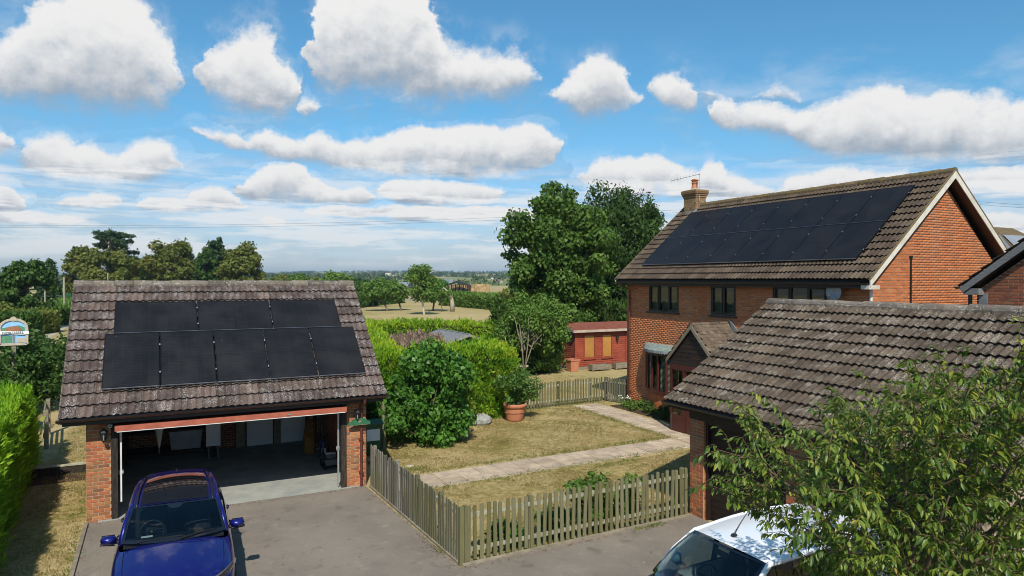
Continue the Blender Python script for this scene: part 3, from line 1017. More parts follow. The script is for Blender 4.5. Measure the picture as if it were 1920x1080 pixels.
def tile_slope(roof, mat, e, u, s, n, ncol, nrow, w, g, hidden=None, limit=300, seed=1):
    """tiles on a slope: e eave corner, u along the eave, s up the slope, n outward"""
    rng = random.Random(seed)
    e, u, s, n = Vector(e), Vector(u).normalized(), Vector(s).normalized(), Vector(n).normalized()
    rot = Matrix((u, s, n)).transposed().to_4x4()
    me = tile_mesh(mat, w, g)
    lst = []
    for r in range(nrow):
        for c in range(ncol):
            j = Matrix.Rotation(R(rng.uniform(-.5, .5)), 4, 'Z') @ Matrix.Rotation(R(rng.uniform(-.5, .5)), 4, 'X')
            M = Matrix.Translation(e + u * (c * w + rng.uniform(-.002, .002)) + s * (r * g + rng.uniform(-.006, .006)) + n * rng.uniform(-.002, .003)) @ rot @ j
            hid = bool(hidden and hidden(c, r))
            x, y, d = project(M @ Vector((w / 2, g / 2, 0)))
            off = d < 0 or x < -25 or x > 1945 or y > 1105
            lst.append(((hid or off), d, M))
    show = sorted([(d, i) for i, (h, d, M) in enumerate(lst) if not h])[:limit]
    show = {i for d, i in show}
    rest = []
    base = np.array([v.co[:] for v in me.vertices])
    for i, (h, d, M) in enumerate(lst):
        if i in show:
            link('roof_tile', me, roof, M)
        else:
            A = np.array(M)
            rest.append(base @ A[:3, :3].T + A[:3, 3])
    if rest:
        faces = [tuple(p.vertices) for p in me.polygons]
        stuff(link('tiling', patches_mesh('tiling', np.array(rest), faces, mat), roof))
    return len(show)


def ridge_tiles(roof, mat, a, b, rad=.13, piece=.45, sag=0):
    a, b = Vector(a), Vector(b)
    d = (b - a)
    n = max(1, round(d.length / piece))
    t = d.normalized()
    side = t.cross(Vector((0, 0, 1)))
    m = MB()
    L = d.length / n
    ns = 9
    for row, (x, rr) in enumerate(((0, rad + .008), (L * .985, rad - .004))):
        for k in range(ns):
            an = math.pi * (k / (ns - 1)) * 1.16 - .08 * math.pi
            m.v.append((x, math.cos(an) * rr, math.sin(an) * rr))
    for k in range(ns - 1):
        m.f.append((k, k + 1, k + 1 + ns, k + ns))
    m.f.append(tuple(range(ns - 1, -1, -1)))
    m.f.append(tuple(range(ns, 2 * ns)))
    me = m.mesh('ridge_tile', mat)
    rot = Matrix((t, -side, Vector((0, 0, 1)))).transposed().to_4x4()
    for i in range(n):
        f = (i + .5) / n
        p = a + t * (L * i) + Vector((0, 0, random.uniform(-.008, .008) - sag * math.sin(math.pi * f)))
        link('ridge_tile', me, roof, Matrix.Translation(p) @ rot @ Matrix.Rotation(R(random.uniform(-.6, .6)), 4, 'Y'))


def gutter(parent, mat, a, b, rad=.06):
    a, b = Vector(a), Vector(b)
    t = (b - a).normalized()
    s = t.cross(Vector((0, 0, 1)))
    m = MB()
    ns = 8
    def ring(p, r):
        return [p + s * math.cos(math.pi + math.pi * k / ns) * r + Vector((0, 0, math.sin(math.pi + math.pi * k / ns) * r)) for k in range(ns + 1)]
    vs = ring(a, rad) + ring(b, rad) + ring(a, rad - .006) + ring(b, rad - .006)
    fs = []
    n = ns + 1
    for k in range(ns):
        fs.append((k, k + 1, n + k + 1, n + k))
        fs.append((2 * n + k, 3 * n + k, 3 * n + k + 1, 2 * n + k + 1))
    fs += [(0, n, 3 * n, 2 * n), (ns, 2 * n + ns, 3 * n + ns, n + ns)]
    fs += [tuple(range(n)), tuple(range(2 * n - 1, n - 1, -1))]
    m.add(vs, fs)
    return m.build('gutter', mat, parent)


# ------------------------------------------------------------------ ground, drive, paths
def sheet(name, mat, poly, z, thick=.0, seg=None):
    m = MB()
    if thick:
        m.prism(poly, 'z', z - thick, z)
    else:
        m.add([(x, y, z) for x, y in poly], [tuple(range(len(poly)))])
    return struct(m.build(name, mat))


# one sheet to the horizon; it rolls up into low hills far away
def terrain():
    ys = [-60, -20, 0, 20, 45, 80, 130, 200, 300, 420, 600, 800, 1100, 1500, 2000, 2600, 3300, 4200]
    m = MB()
    nx = 81
    for y in ys:
        half = 90 + abs(y) * 1.6
        for i in range(nx):
            q = (i / (nx - 1) - .5) * 2
            lx = q * half
            # lay the fan round the camera's forward direction
            wx = lx * math.cos(YAW) + y * math.sin(YAW)
            wy = -lx * math.sin(YAW) + y * math.cos(YAW)
            far = max(0.0, (y - 600) / 3600)
            z = 50 * far ** 1.25 * (1 + .22 * math.sin(lx / 800 + 1) + .13 * math.sin(lx / 330 + y / 800)) if y > 600 else 0
            m.v.append((wx, wy, z - .012))
    for j in range(len(ys) - 1):
        for i in range(nx - 1):
            a = j * nx + i
            m.f.append((a, a + 1, a + 1 + nx, a + nx))
    me = m.mesh('ground', 'pasture', True)
    me.materials.append(MATS['far_fields'])
    for p in me.polygons:
        c = p.center
        if Vector((c.x, c.y)).length > 420:
            p.material_index = 1
    return struct(link('ground', me))


terrain()

# garden lawn and the strip beside the garage
sheet('lawn', 'dry_lawn', [(4.95, 11.9), (10.7, 11.95), (17.6, 11.95), (17.6, 40), (30, 40), (30, 52), (5.2, 52), (4.95, 24)], -.004)
sheet('grass_strip', 'dry_lawn', [(-9, 6), (-1.32, 6), (-1.42, 17.5), (-1.42, 60), (-9, 60)], -.004)
# the drive in tarmac
sheet('driveway', 'tarmac', [(-1.32, -14), (16, -14), (16, 6), (10.72, 6), (10.72, 11.98), (4.93, 11.72), (4.72, 17.62), (-1.40, 17.62), (-1.38, 12)], .004)
sheet('garage_floor', 'concrete', [(-1.18, 17.50), (4.55, 17.50), (4.55, 23.38), (-1.18, 23.38)], .02, .03)
# concrete edging of the drive: along the grass strip and along both picket fences
for a, b, nn in (((-1.38, 8.0), (-1.40, 17.5), 10), ((4.83, 17.4), (4.99, 11.80), 6), ((4.99, 11.78), (10.66, 11.98), 6)):
    va, vb = Vector((*a, 0)), Vector((*b, 0))
    kerb = None
    m = MB()
    m.bar(va + Vector((0, 0, -.03)), vb + Vector((0, 0, -.03)), .05, .06)
    kerb = struct(m.build('kerb', 'kerb_stone'))
    for i in range(nn):
        p, q = va.lerp(vb, (i + .006) / nn), va.lerp(vb, (i + .994) / nn)
        mm = MB()
        mm.bar(p + Vector((0, 0, .012)), q + Vector((0, 0, .012)), .075, .055)
        mm.build('edging_stone', 'kerb_stone', kerb)

# flagged path: across the lawn, then along the front of the house
pm = MB()
pm.box((6.0, 16.62, -.03), (15.4, 17.90, -.006))
pm.box((15.1, 16.5, -.03), (16.75, 25.0, -.006))
path = struct(pm.build('path', 'soil'))
slab = {}


def flag(x, y, sx, sy, rz=0):
    key = (round(sx, 2), round(sy, 2))
    if key not in slab:
        mm = MB()
        b = .012
        hx, hy = sx / 2 - .006, sy / 2 - .006
        mm.add([(-hx, -hy, -.03), (hx, -hy, -.03), (hx, hy, -.03), (-hx, hy, -.03), (-hx, -hy, .008), (hx, -hy, .008), (hx, hy, .008), (-hx, hy, .008),
                (-hx + b, -hy + b, .014), (hx - b, -hy + b, .014), (hx - b, hy - b, .014), (-hx + b, hy - b, .014)],
               [(0, 1, 5, 4), (1, 2, 6, 5), (2, 3, 7, 6), (3, 0, 4, 7), (4, 5, 9, 8), (5, 6, 10, 9), (6, 7, 11, 10), (7, 4, 8, 11), (8, 9, 10, 11)])
        slab[key] = mm.mesh('paving_slab', 'concrete_slab')
    M = Matrix.Translation((x, y, random.uniform(-.006, .006))) @ Matrix.Rotation(rz + R(random.uniform(-.7, .7)), 4, 'Z') @ Matrix.Rotation(R(random.uniform(-.5, .5)), 4, 'X')
    link('paving_slab', slab[key], path, M)


for i in range(15):
    for j in range(2):
        flag(6.32 + i * .615, 16.86 + j * .63 + (i * .022) + random.uniform(-.012, .012), .61, .62, R(2))
for j in range(13):
    for i in range(2):
        flag(15.62 + i * .63 + j * .012, 17.0 + j * .615 + random.uniform(-.012, .012), .62, .61)
for i in range(2):
    flag(16.9 + i * .6, 17.55, .6, .61)
    flag(16.9 + i * .6, 18.18, .6, .61)
# flower bed below the front windows
bm_ = MB()
bm_.grid(lambda a, b: (16.86 + a * .84, 19.7 + b * 4.3, -.01 + .07 * math.sin(a * math.pi) * math.sin(b * math.pi) + random.uniform(0, .03)), 8, 30)
struct(bm_.build('flower_bed', 'soil'))
# lane seen past the garage on the far left
sheet('lane', 'gravel_road', [(-15.5, 70), (-8.5, 66), (-9.2, 110), (-14, 175), (-18, 175), (-16, 110)], .004)

# ------------------------------------------------------------------ solar panels
PANEL_ME = {}


def panel_meshes(w, h, landscape):
    key = (round(w, 3), round(h, 3), landscape)
    if key in PANEL_ME:
        return PANEL_ME[key]
    t = .035
    f = MB()
    b = .022
    for lo, hi in (((0, 0, 0), (w, b, t)), ((0, h - b, 0), (w, h, t)), ((0, b, 0), (b, h - b, t)), ((w - b, b, 0), (w, h - b, t))):
        f.box(lo, hi)
    f.add([(b, b, .004), (b, h - b, .004), (w - b, h - b, .004), (w - b, b, .004)], [(0, 1, 2, 3)])
    fr = f.mesh('frame', 'solar_frame')
    g = MB().box((b, b, t - .010), (w - b, h - b, t - .004))
    gl = g.mesh('glass', 'solar_glass')
    st = None
    m2 = MB()
    if landscape:
        m2.box((w / 2 - .006, b, t - .0038), (w / 2 + .006, h - b, t - .0032))
    else:
        m2.box((b, h / 2 - .006, t - .0038), (w - b, h / 2 + .006, t - .0032))
    st = m2.mesh('centre_strip', 'solar_frame')
    ed = MB().box((0.002, -.004, t - .026), (w - .002, .004, t + .0015)).mesh('edge_trim', 'aluminium')
    PANEL_ME[key] = (fr, gl, st, ed)
    return PANEL_ME[key]


CLAMP = MB().box((-.012, -.022, 0), (.012, .022, .008)).mesh('clamp', 'steel')


def solar_panel(label, group, M, w, h, landscape, clamps):
    p = thing('solar_panel', label, 'solar panel', group=group, M=M)
    fr, gl, st, ed = panel_meshes(w, h, landscape)
    link('frame', fr, p)
    link('glass', gl, p)
    link('centre_strip', st, p)
    link('edge_trim', ed, p)
    for cx, cy in clamps:
        link('clamp', CLAMP, p, Matrix.Translation((cx, cy, .034)))
    return p


def frame_matrix(o, u, s, n):
    u, s, n = Vector(u).normalized(), Vector(s).normalized(), Vector(n).normalized()
    return Matrix.Translation(Vector(o)) @ Matrix((u, s, n)).transposed().to_4x4()


ORD = ['first', 'second', 'third', 'fourth', 'fifth', 'sixth', 'seventh', 'eighth']


# ------------------------------------------------------------------ lanterns and small wall things
def lantern(label, c, face):
    """coach lantern on a bracket; c on the wall, face the outward direction"""
    c = Vector(c); f = Vector(face)
    t = thing('wall_lantern', label, 'lantern', tuple(c), 'coach lanterns on the garage piers' if abs(f.y) > .5 and c.y < 20 else None)
    q = c + f * .16
    m = MB()
    m.obox(c + f * .012, f.cross(Vector((0, 0, 1))) * .045, f * .012, Vector((0, 0, .08)))
    m.tube([c + f * .02 + Vector((0, 0, .03)), c + f * .09 + Vector((0, 0, .10)), q + Vector((0, 0, .13)), q + Vector((0, 0, .10))], .012, 6)
    m.build('bracket', 'cast_black', t)
    m = MB()
    m.lathe(tuple(q), [(.002, .155), (.015, .13), (.035, .105), (.085, .055), (.088, .045), (.06, .045)], 6)
    m.build('cap', 'cast_black', t)
    m = MB()
    m.lathe(tuple(q), [(.062, .045), (.075, .03), (.042, -.115)], 6)
    m.build('glass', 'lantern_glass', t)
    m = MB()
    for k in range(6):
        a = 2 * math.pi * k / 6
        m.bar(q + Vector((.077 * math.cos(a), .077 * math.sin(a), .045)), q + Vector((.044 * math.cos(a), .044 * math.sin(a), -.12)), .011)
    m.lathe(tuple(q), [(.046, -.115), (.05, -.125), (.03, -.15), (.012, -.165), (.012, -.185), (.002, -.195)], 6)
    m.build('cage', 'cast_black', t)
    m = MB()
    m.lathe(tuple(q), [(.002, .02), (.018, .0), (.02, -.04), (.01, -.09), (.012, -.11)], 8)
    m.build('bulb', 'sign_white', t)
    return t


# ------------------------------------------------------------------ the double garage on the left
GX0, GX1, GY0, GY1 = -1.40, 4.77, 17.57, 23.62
g1 = thing('double_garage', 'open double garage of orange brick with a plum tiled roof and solar panels', 'garage', ((GX0 + GX1) / 2, GY0, 0))
m = MB()
T = .21
m.box((GX0, GY0 + .012, -.05), (-.93, GY0 + T, 2.22))
m.box((4.26, GY0 + .012, -.05), (GX1, GY0 + T, 2.22))
m.box((GX0 + .012, GY0 + T, -.05), (GX0 + T, GY1, 2.30))
m.box((GX1 - T, GY0 + T, -.05), (GX1 - .012, GY1, 2.30))
m.box((GX0 + T, GY1 - T, -.05), (GX1 - T, GY1, 2.30))
# gables
for x0, x1 in ((GX0 + .012, GX0 + T), (GX1 - T, GX1 - .012)):
    m.prism([(GY0 + .05, 2.30), (GY1 - .02, 2.30), (20.57, 4.95)], 'x', x0, x1)
wall = m.build('wall', 'mortar', g1)
bricks(wall, 'brick_orange', (GX0, GY0 + .012, 0), (1, 0, 0), (0, -1, 0), .47, -.02, 2.22, seen=lambda x, y: y > 780)
bricks(wall, 'brick_orange', (4.26, GY0 + .012, 0), (1, 0, 0), (0, -1, 0), .51, -.02, 2.22, seen=lambda x, y: True, phase=1)
bricks(wall, 'brick_brown', (GX1 - T, GY0 + .9, 0), (0, 1, 0), (-1, 0, 0), 4.9, 0, 2.25, seen=lambda x, y: y > 770 and x > 570, limit=120)  # inside faces in darker brick, deepening the interior's shade by colour
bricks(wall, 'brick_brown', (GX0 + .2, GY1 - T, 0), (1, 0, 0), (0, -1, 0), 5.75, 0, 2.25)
bricks(wall, 'brick_orange', (GX1 - .012, GY0 + .01, 0), (0, 1, 0), (1, 0, 0), 6.0, 0, 4.6,
       clip=lambda z: (0, 6.0) if z < 2.25 else (((z - 2.3) / 2.65) * 3.0, 6.0 - ((z - 2.3) / 2.65) * 3.0))
bricks(wall, 'brick_orange', (GX0 + .012, GY0 + .01, 0), (0, 1, 0), (-1, 0, 0), 6.0, 0, 4.6,
       clip=lambda z: (0, 6.0) if z < 2.25 else (((z - 2.3) / 2.65) * 3.0, 6.0 - ((z - 2.3) / 2.65) * 3.0))
# timber door posts, lintel and fascia
for x0, x1 in ((-.925, -.80), (4.13, 4.255)):
    m = MB(); m.box((x0, GY0 - .02, 0), (x1, GY0 + .12, 2.14)); m.build('door_post', 'timber_dark', g1)
m = MB(); m.box((-1.36, GY0 - .06, 2.145), (4.74, GY0 + .10, 2.30)); m.build('lintel', 'fascia_dark', g1)
m = MB(); m.box((-1.80, 17.22, 2.20), (5.12, 17.25, 2.40)); m.box((-1.80, 17.25, 2.205), (5.12, GY0, 2.225)); m.build('fascia', 'fascia_dark', g1)
# roof
EA = Vector((-1.86, 17.17, 2.335)); RG = Vector((-1.86, 20.57, 5.17))
sl = (RG - EA); SLEN = sl.length
sdir = sl.normalized(); ndir = Vector((1, 0, 0)).cross(sdir)
m = MB()
RX0, RX1 = -1.86, 5.19
k = .03
m.prism([(17.2, 2.33 - k), (20.57, 5.16 - k), (20.57, 5.08 - k), (17.24, 2.28 - k)], 'x', RX0 + .02, RX1 - .02)
m.prism([(20.57, 5.16 - k), (23.98, 2.33 - k), (23.93, 2.28 - k), (20.57, 5.08 - k)][::-1], 'x', RX0 + .02, RX1 - .02)
roof = m.build('roof', 'underlay', g1)
NCOL, NROW = 23, 13
TW = (RX1 - RX0) / NCOL
TG = (SLEN - .05) / NROW


def g1_hidden(c, r):
    x = RX0 + (c + .5) * TW
    yl = (r + .5) * TG
    return (-.8 < x < 4.5 and .95 < yl < 3.3) and not (yl > 2.5 and (x < -.5 or x > 4.1))


tile_slope(roof, 'tile_plum', EA, (1, 0, 0), sdir, ndir, NCOL, NROW, TW, TG, g1_hidden, 299, 3)
# far slope: same tiles, out of sight
sb = Vector((0, -sdir.y, sdir.z))
tile_slope(roof, 'tile_plum', (RX1, 23.97, 2.335), (-1, 0, 0), sb, Vector((-1, 0, 0)).cross(sb), NCOL, NROW, TW, TG, lambda c, r: True, 0, 4)
ridge_tiles(roof, 'ridge_grey', (RX0 - .01, 20.57, 5.15), (RX1 + .01, 20.57, 5.15), .12)
for x in (RX0 - .012, RX1 - .018):
    m = MB()
    m.prism([(17.2, 2.26), (17.2, 2.38), (20.57, 5.20), (20.57, 5.06)][::-1], 'x', x, x + .03)
    m.prism([(20.57, 5.06), (20.57, 5.20), (23.94, 2.38), (23.94, 2.26)][::-1], 'x', x, x + .03)
    m.build('verge', 'ridge_grey', roof)
gutter(g1, 'gutter_brown', (-1.90, 17.13, 2.355), (5.22, 17.13, 2.355))
m = MB()
m.tube([(4.62, 17.13, 2.30), (4.62, 17.14, 2.22), (4.62, 17.50, 2.10), (4.62, 17.50, .02)], .034, 10)
for z in (.35, 1.2, 1.95):
    m.box((4.57, 17.46, z), (4.67, 17.56, z + .035))
m.build('downpipe', 'pipe_red', g1)
# up-and-over door, raised: red panel under the ceiling, its lower edge standing out
dm = MB()
dm.obox((1.67, 18.35, 2.10), (2.48, 0, 0), (0, 1.06, .02), (0, -.0005, .018))
door = dm.build('garage_door', 'door_red', g1)
m = MB(); m.box((-.84, 17.22, 2.005), (4.19, 17.29, 2.125)); m.build('door_edge', 'door_red', door)
m = MB(); m.box((-.80, 17.215, 1.988), (4.15, 17.285, 2.003)); m.build('weather_strip', 'lightpaint', door)
m = MB(); m.box((2.75, 17.208, 2.05), (2.87, 17.219, 2.075)); m.build('handle', 'aluminium', door)
for x, sx in ((-.745, 1), (4.075, -1)):
    m = MB()
    m.box((x - .02, 17.66, .35 if sx > 0 else .05), (x + .02, 17.70, 2.06))
    m.bar((x, 17.69, 1.0), (x + sx * .03, 17.66, 1.0), .05)
    m.box((x - .045, 17.70, .95), (x + .045, 17.715, 1.05))
    m.build('guide_rail', 'white_upvc' if sx > 0 else 'steel', g1)
m = MB()
for i in range(9):
    x = -.9 + i * .66
    m.box((x, 17.8, 2.24), (x + .045, 23.4, 2.36))
m.build('ceiling_joist', 'timber_dark', g1)

# panels on the garage roof
gp = 'solar panels on the garage roof'
NP = ndir


def on_g1(x, dist, lift=.115):
    return Vector((x, EA.y, EA.z)) + sdir * dist + NP * lift


xs = [-1.11, .055, 1.25, 2.44, 3.60, 4.80]
for i in range(5):
    w = xs[i + 1] - xs[i] - .022
    h = 1.735
    cl = [(w + .011, .42), (w + .011, 1.32)] if i < 4 else [(w + .008, .42), (w + .008, 1.32)]
    if i == 0:
        cl += [(-.008, .42), (-.008, 1.32)]
    solar_panel('%s from the left in the lower row of upright panels on the garage roof' % ORD[i], gp,
                frame_matrix(on_g1(xs[i], .70), (1, 0, 0), sdir, NP), w, h, False, cl)
xs2 = [-.93, .92, 2.71, 4.49]
for i in range(3):
    w = xs2[i + 1] - xs2[i] - .024
    cl = [(w + .012, .25), (w + .012, .85)] if i < 2 else []
    solar_panel('%s sideways panel in the upper row on the garage roof' % ['left', 'middle', 'right'][i], gp,
                frame_matrix(on_g1(xs2[i], 2.462), (1, 0, 0), sdir, NP), w, 1.10, True, cl)
rm = MB()
for d in (1.12, 2.02, 2.75, 3.28):
    a, b = on_g1(-1.05 if d < 2.4 else -.88, d, .085), on_g1(4.74 if d < 2.4 else 4.44, d, .085)
    rm.bar(a, b, .04, .04, NP)
rm.build('mounting_rail', 'solar_frame', roof)

# lanterns, camera and name board
lantern('black coach lantern on the pier beside the blue car', (-1.06, GY0 - .004, 1.93), (0, -1, 0))
lantern('black coach lantern above the green name board', (4.50, GY0 - .004, 1.88), (0, -1, 0))
sc = thing('security_camera', 'small white security camera under the garage eave', 'camera', (-.90, 17.5, 2.10))
m = MB(); m.lathe((-.93, 17.50, 2.145), [(.045, .055), (.045, 0), (.02, -.02)], 10); m.build('mount', 'fascia_dark', sc)
m = MB(); m.lathe((-.93, 17.30, 2.12), [(.001, 0), (.034, .004), (.04, .03), (.04, .14), (.02, .17)], 12, 'y'); m.build('housing', 'white_upvc', sc, True)
m = MB(); m.lathe((-.93, 17.294, 2.12), [(.001, -.002), (.02, -.001), (.022, .004)], 12, 'y'); m.build('lens', 'glass_black', sc)
nb = thing('name_board', 'green arched name board on the brick garage pier', 'sign', (4.55, 17.4, 1.6))
m = MB()
pr = [(4.27, 1.60), (4.83, 1.60), (4.83, 1.68)] + [(4.55 + .20 * math.cos(a), 1.70 + .08 * math.sin(a)) for a in [math.pi * i / 8 for i in range(9)]] + [(4.27, 1.68)]
m.prism(pr[::-1], 'y', 17.40, 17.425)
m.build('board', 'sign_green', nb)
m = MB(); m.box((4.46, 17.425, 1.63), (4.50, GY0, 1.66)); m.box((4.72, 17.425, 1.63), (4.76, GY0, 1.66)); m.build('fixing', 'cast_black', nb)
m = MB()
for i, (x, z) in enumerate(((4.52, 1.70), (4.55, 1.725), (4.58, 1.70), (4.55, 1.68))):
    m.obox((x, 17.397, z), (.012, 0, .006), (0, .002, 0), (-.006, 0, .012))
m.build('emblem', 'straw', nb)
m = MB(); m.box((4.30, 17.397, 1.607), (4.80, 17.3995, 1.613)); m.build('border', 'straw', nb)

# ------------------------------------------------------------------ inside the garage
wb1 = None
for i, (x0, x1, lab) in enumerate(((2.50, 3.27, 'white board standing against the back wall, nearer the stacked boxes'), (3.52, 4.29, 'white board against the back wall beside the golf bag'))):
    t = MB(); t.box((x0, 23.26, .03), (x1, 23.33, 1.95))
    wb = thing('white_board', lab, 'board', (x0, 23.3, .02))
    t.build('panel', 'white_board', wb)
    m = MB(); m.box((x0 - .03, 23.28, .03), (x0 - .003, 23.35, 1.97)); m.build('edge', 'plastic_grey', wb)
m = MB(); m.box((2.16, 23.20, .03), (2.42, 23.38, 2.1)); tag(m.build('timber_post', 'old_wood'), 'grey upright timber beside the white boards in the garage', 'post')
m = MB(); m.box((3.30, 23.22, .03), (3.49, 23.38, 2.1)); tag(m.build('timber_post', 'old_wood'), 'grey upright timber between the two white boards', 'post')
# golf bag, vacuum and garden tools
gb = thing('golf_bag', 'ochre golf bag leaning in the garage corner', 'bag', (4.1, 21.6, .02))
m = MB(); m.tube([(4.05, 21.35, .03), (4.08, 21.5, .45), (4.18, 21.8, .95)], [.17, .19, .15], 12); m.build('body', 'bag_ochre', gb, True)
m = MB(); m.obox((4.0, 21.22, .42), (.10, 0, 0), (0, .05, .02), (0, -.05, .18)); m.build('pocket', 'bag_ochre', gb)
for i in range(4):
    m = MB(); m.tube([(4.12 + .03 * i, 21.75, .9), (4.16 + .045 * i, 21.9, 1.28)], .009, 6); m.obox((4.17 + .045 * i, 21.9, 1.30), (.03, 0, 0), (0, .02, 0), (0, 0, .035)); m.build('club', 'steel', gb)
vc = thing('vacuum_cleaner', 'upright vacuum cleaner with a blue bin beside the golf bag', 'vacuum', (4.35, 20.9, .02))
m = MB(); m.box((4.22, 20.62, .02), (4.50, 20.85, .12)); m.build('head', 'plastic_grey', vc)
m = MB(); m.lathe((4.36, 20.86, .12), [(.08, 0), (.085, .05), (.085, .34), (.07, .38), (.02, .40)], 12); m.build('bin', 'blue_plastic', vc, True)
m = MB(); m.box((4.30, 20.78, .16), (4.42, 20.80, .30)); m.build('badge', 'white_board', vc)
m = MB(); m.tube([(4.36, 20.95, .3), (4.36, 21.02, 1.05), (4.36, 20.92, 1.12)], .018, 8); m.build('handle', 'plastic_grey', vc)
mw = thing('lawn_mower', 'dark push mower parked by the garage wall', 'mower', (4.3, 19.6, .02))
m = MB(); m.box((4.10, 19.35, .14), (4.48, 19.85, .30)); m.box((4.17, 19.45, .30), (4.41, 19.75, .42)); m.build('deck', 'plastic_grey', mw)
m = MB(); m.box((4.16, 19.50, .42), (4.42, 19.62, .45)); m.build('cover', 'lightpaint', mw)
for x in (4.10, 4.48):
    for y in (19.42, 19.8):
        m = MB(); m.lathe((x - .02, y, .13), [(.02, 0), (.11, 0), (.11, .04), (.02, .04)], 14, 'x'); m.build('wheel', 'rubber', mw)
m = MB(); m.tube([(4.14, 19.8, .3), (4.14, 20.2, .85), (4.44, 20.2, .85), (4.44, 19.8, .3)], .013, 6); m.build('handle', 'cast_black', mw)
for i, (x, y, l) in enumerate(((4.50, 22.3, 'long steel-handled rake in the garage corner'), (4.48, 21.9, 'long steel-handled hoe near the garage corner'))):
    rk = thing('garden_tool', l, 'tool', (x, y, .02))
    m = MB(); m.tube([(x, y, .05), (x + .02, y + .05, 1.45)], .014, 6); m.build('shaft', 'aluminium', rk)
    m = MB(); m.box((x - .12, y - .02, .02), (x + .04, y + .02, .06)); m.build('head', 'steel', rk)
# shelves of boxes on the left
for lab, x0, x1, y0, y1, z0, z1, mat in (
        ('dark grey storage box on the upper shelf', .30, 1.00, 22.5, 23.0, .96, 1.52, 'plastic_grey'),
        ('clear storage crate on the garage floor below the dark box', .28, 1.16, 22.4, 23.0, .32, .86, 'plastic_clear')):
    t = thing('storage_box', lab, 'box', ((x0 + x1) / 2, (y0 + y1) / 2, z0), 'boxes in the garage')
    m = MB(); m.add([(x0 + .05, y0 + .05, z0), (x1 - .05, y0 + .05, z0), (x1 - .05, y1 - .05, z0), (x0 + .05, y1 - .05, z0), (x0, y0, z1), (x1, y0, z1), (x1, y1, z1), (x0, y1, z1)],
                    [(0, 3, 2, 1), (0, 1, 5, 4), (1, 2, 6, 5), (2, 3, 7, 6), (3, 0, 4, 7)])
    m.build('tub', mat, t)
    m = MB(); m.box((x0 - .02, y0 - .02, z1 - .02), (x1 + .02, y1 + .02, z1 + .02)); m.build('lid', 'plastic_clear' if mat == 'plastic_clear' else 'plastic_grey', t)
    if mat == 'plastic_grey':
        m = MB(); m.lathe(((x0 + x1) / 2, y0 - .0, (z0 + z1) / 2 + .04), [(.001, -.01), (.075, -.008), (.08, .03)], 14, 'y'); m.build('badge', 'lightpaint', t)
t = thing('workbench', 'timber bench along the back of the garage', 'bench', (.6, 22.8, .02))
m = MB(); m.box((-.9, 22.3, .88), (1.55, 23.36, .93)); m.build('top', 'timber_dark', t)
for x in (-.85, 1.45):
    for y in (22.35, 23.28):
        m = MB(); m.box((x, y, .02), (x + .07, y + .07, .88)); m.build('leg', 'timber_dark', t)
m = MB(); m.box((-.8, 22.35, .26), (1.45, 23.3, .30)); m.build('shelf', 'timber_dark', t)
for i, (x0, y0, z0, dx, dy, dz, lab) in enumerate(((1.12, 22.5, .95, .36, .4, .24, 'brown carton on the bench, lower of two'), (1.15, 22.52, 1.20, .28, .33, .22, 'brown carton on top of the other carton'))):
    t = thing('carton', lab, 'box', (x0, y0, z0), 'boxes in the garage')
    m = MB(); m.box((x0, y0, z0), (x0 + dx, y0 + dy, z0 + dz)); m.build('body', 'cardboard', t)
    m = MB(); m.box((x0 + dx * .4, y0 - .003, z0), (x0 + dx * .6, y0 - .001, z0 + dz)); m.build('tape', 'straw', t)
t = thing('heater', 'white oil radiator beside the crate in the garage', 'heater', (1.45, 22.1, .3))
m = MB()
m.box((1.24, 22.02, .42), (1.62, 22.18, 1.10))
m.build('panel', 'white_board', t)
m = MB(); m.box((1.60, 22.0, .42), (1.63, 22.2, 1.12)); m.build('edge', 'lightpaint', t)
for x in (1.28, 1.54):
    m = MB(); m.box((x, 22.0, .02), (x + .05, 22.2, .42)); m.build('foot', 'plastic_grey', t)
t = thing('folded_parasol', 'grey folded parasol hanging point down in the garage', 'parasol', (.0, 21.2, .7))
m = MB()
m.lathe((.02, 21.2, .62), [(.002, 0), (.05, .25), (.10, .55), (.17, .95), (.19, 1.05), (.03, 1.1)], 9)
m.build('canopy', 'white_upvc', t)
m = MB(); m.tube([(.02, 21.2, .55), (.02, 21.2, 2.2)], .02, 8); m.build('pole', 'old_wood', t)
t = thing('dust_sheet', 'white dust sheet bundled under the garage ceiling', 'sheet', (-.45, 21.4, 1.6))
m = MB()
m.grid(lambda a, b: (-.45 + .38 * math.cos(2 * math.pi * a) * math.sin(math.pi * b) * (1 + .12 * math.sin(7 * a * 6.28)), 21.4 + .3 * math.sin(2 * math.pi * a) * math.sin(math.pi * b), 1.80 - .17 * math.cos(math.pi * b) * (1 + .1 * math.sin(5 * a * 6.28))), 18, 9, True)
m.build('cloth', 'white_upvc', t, True)

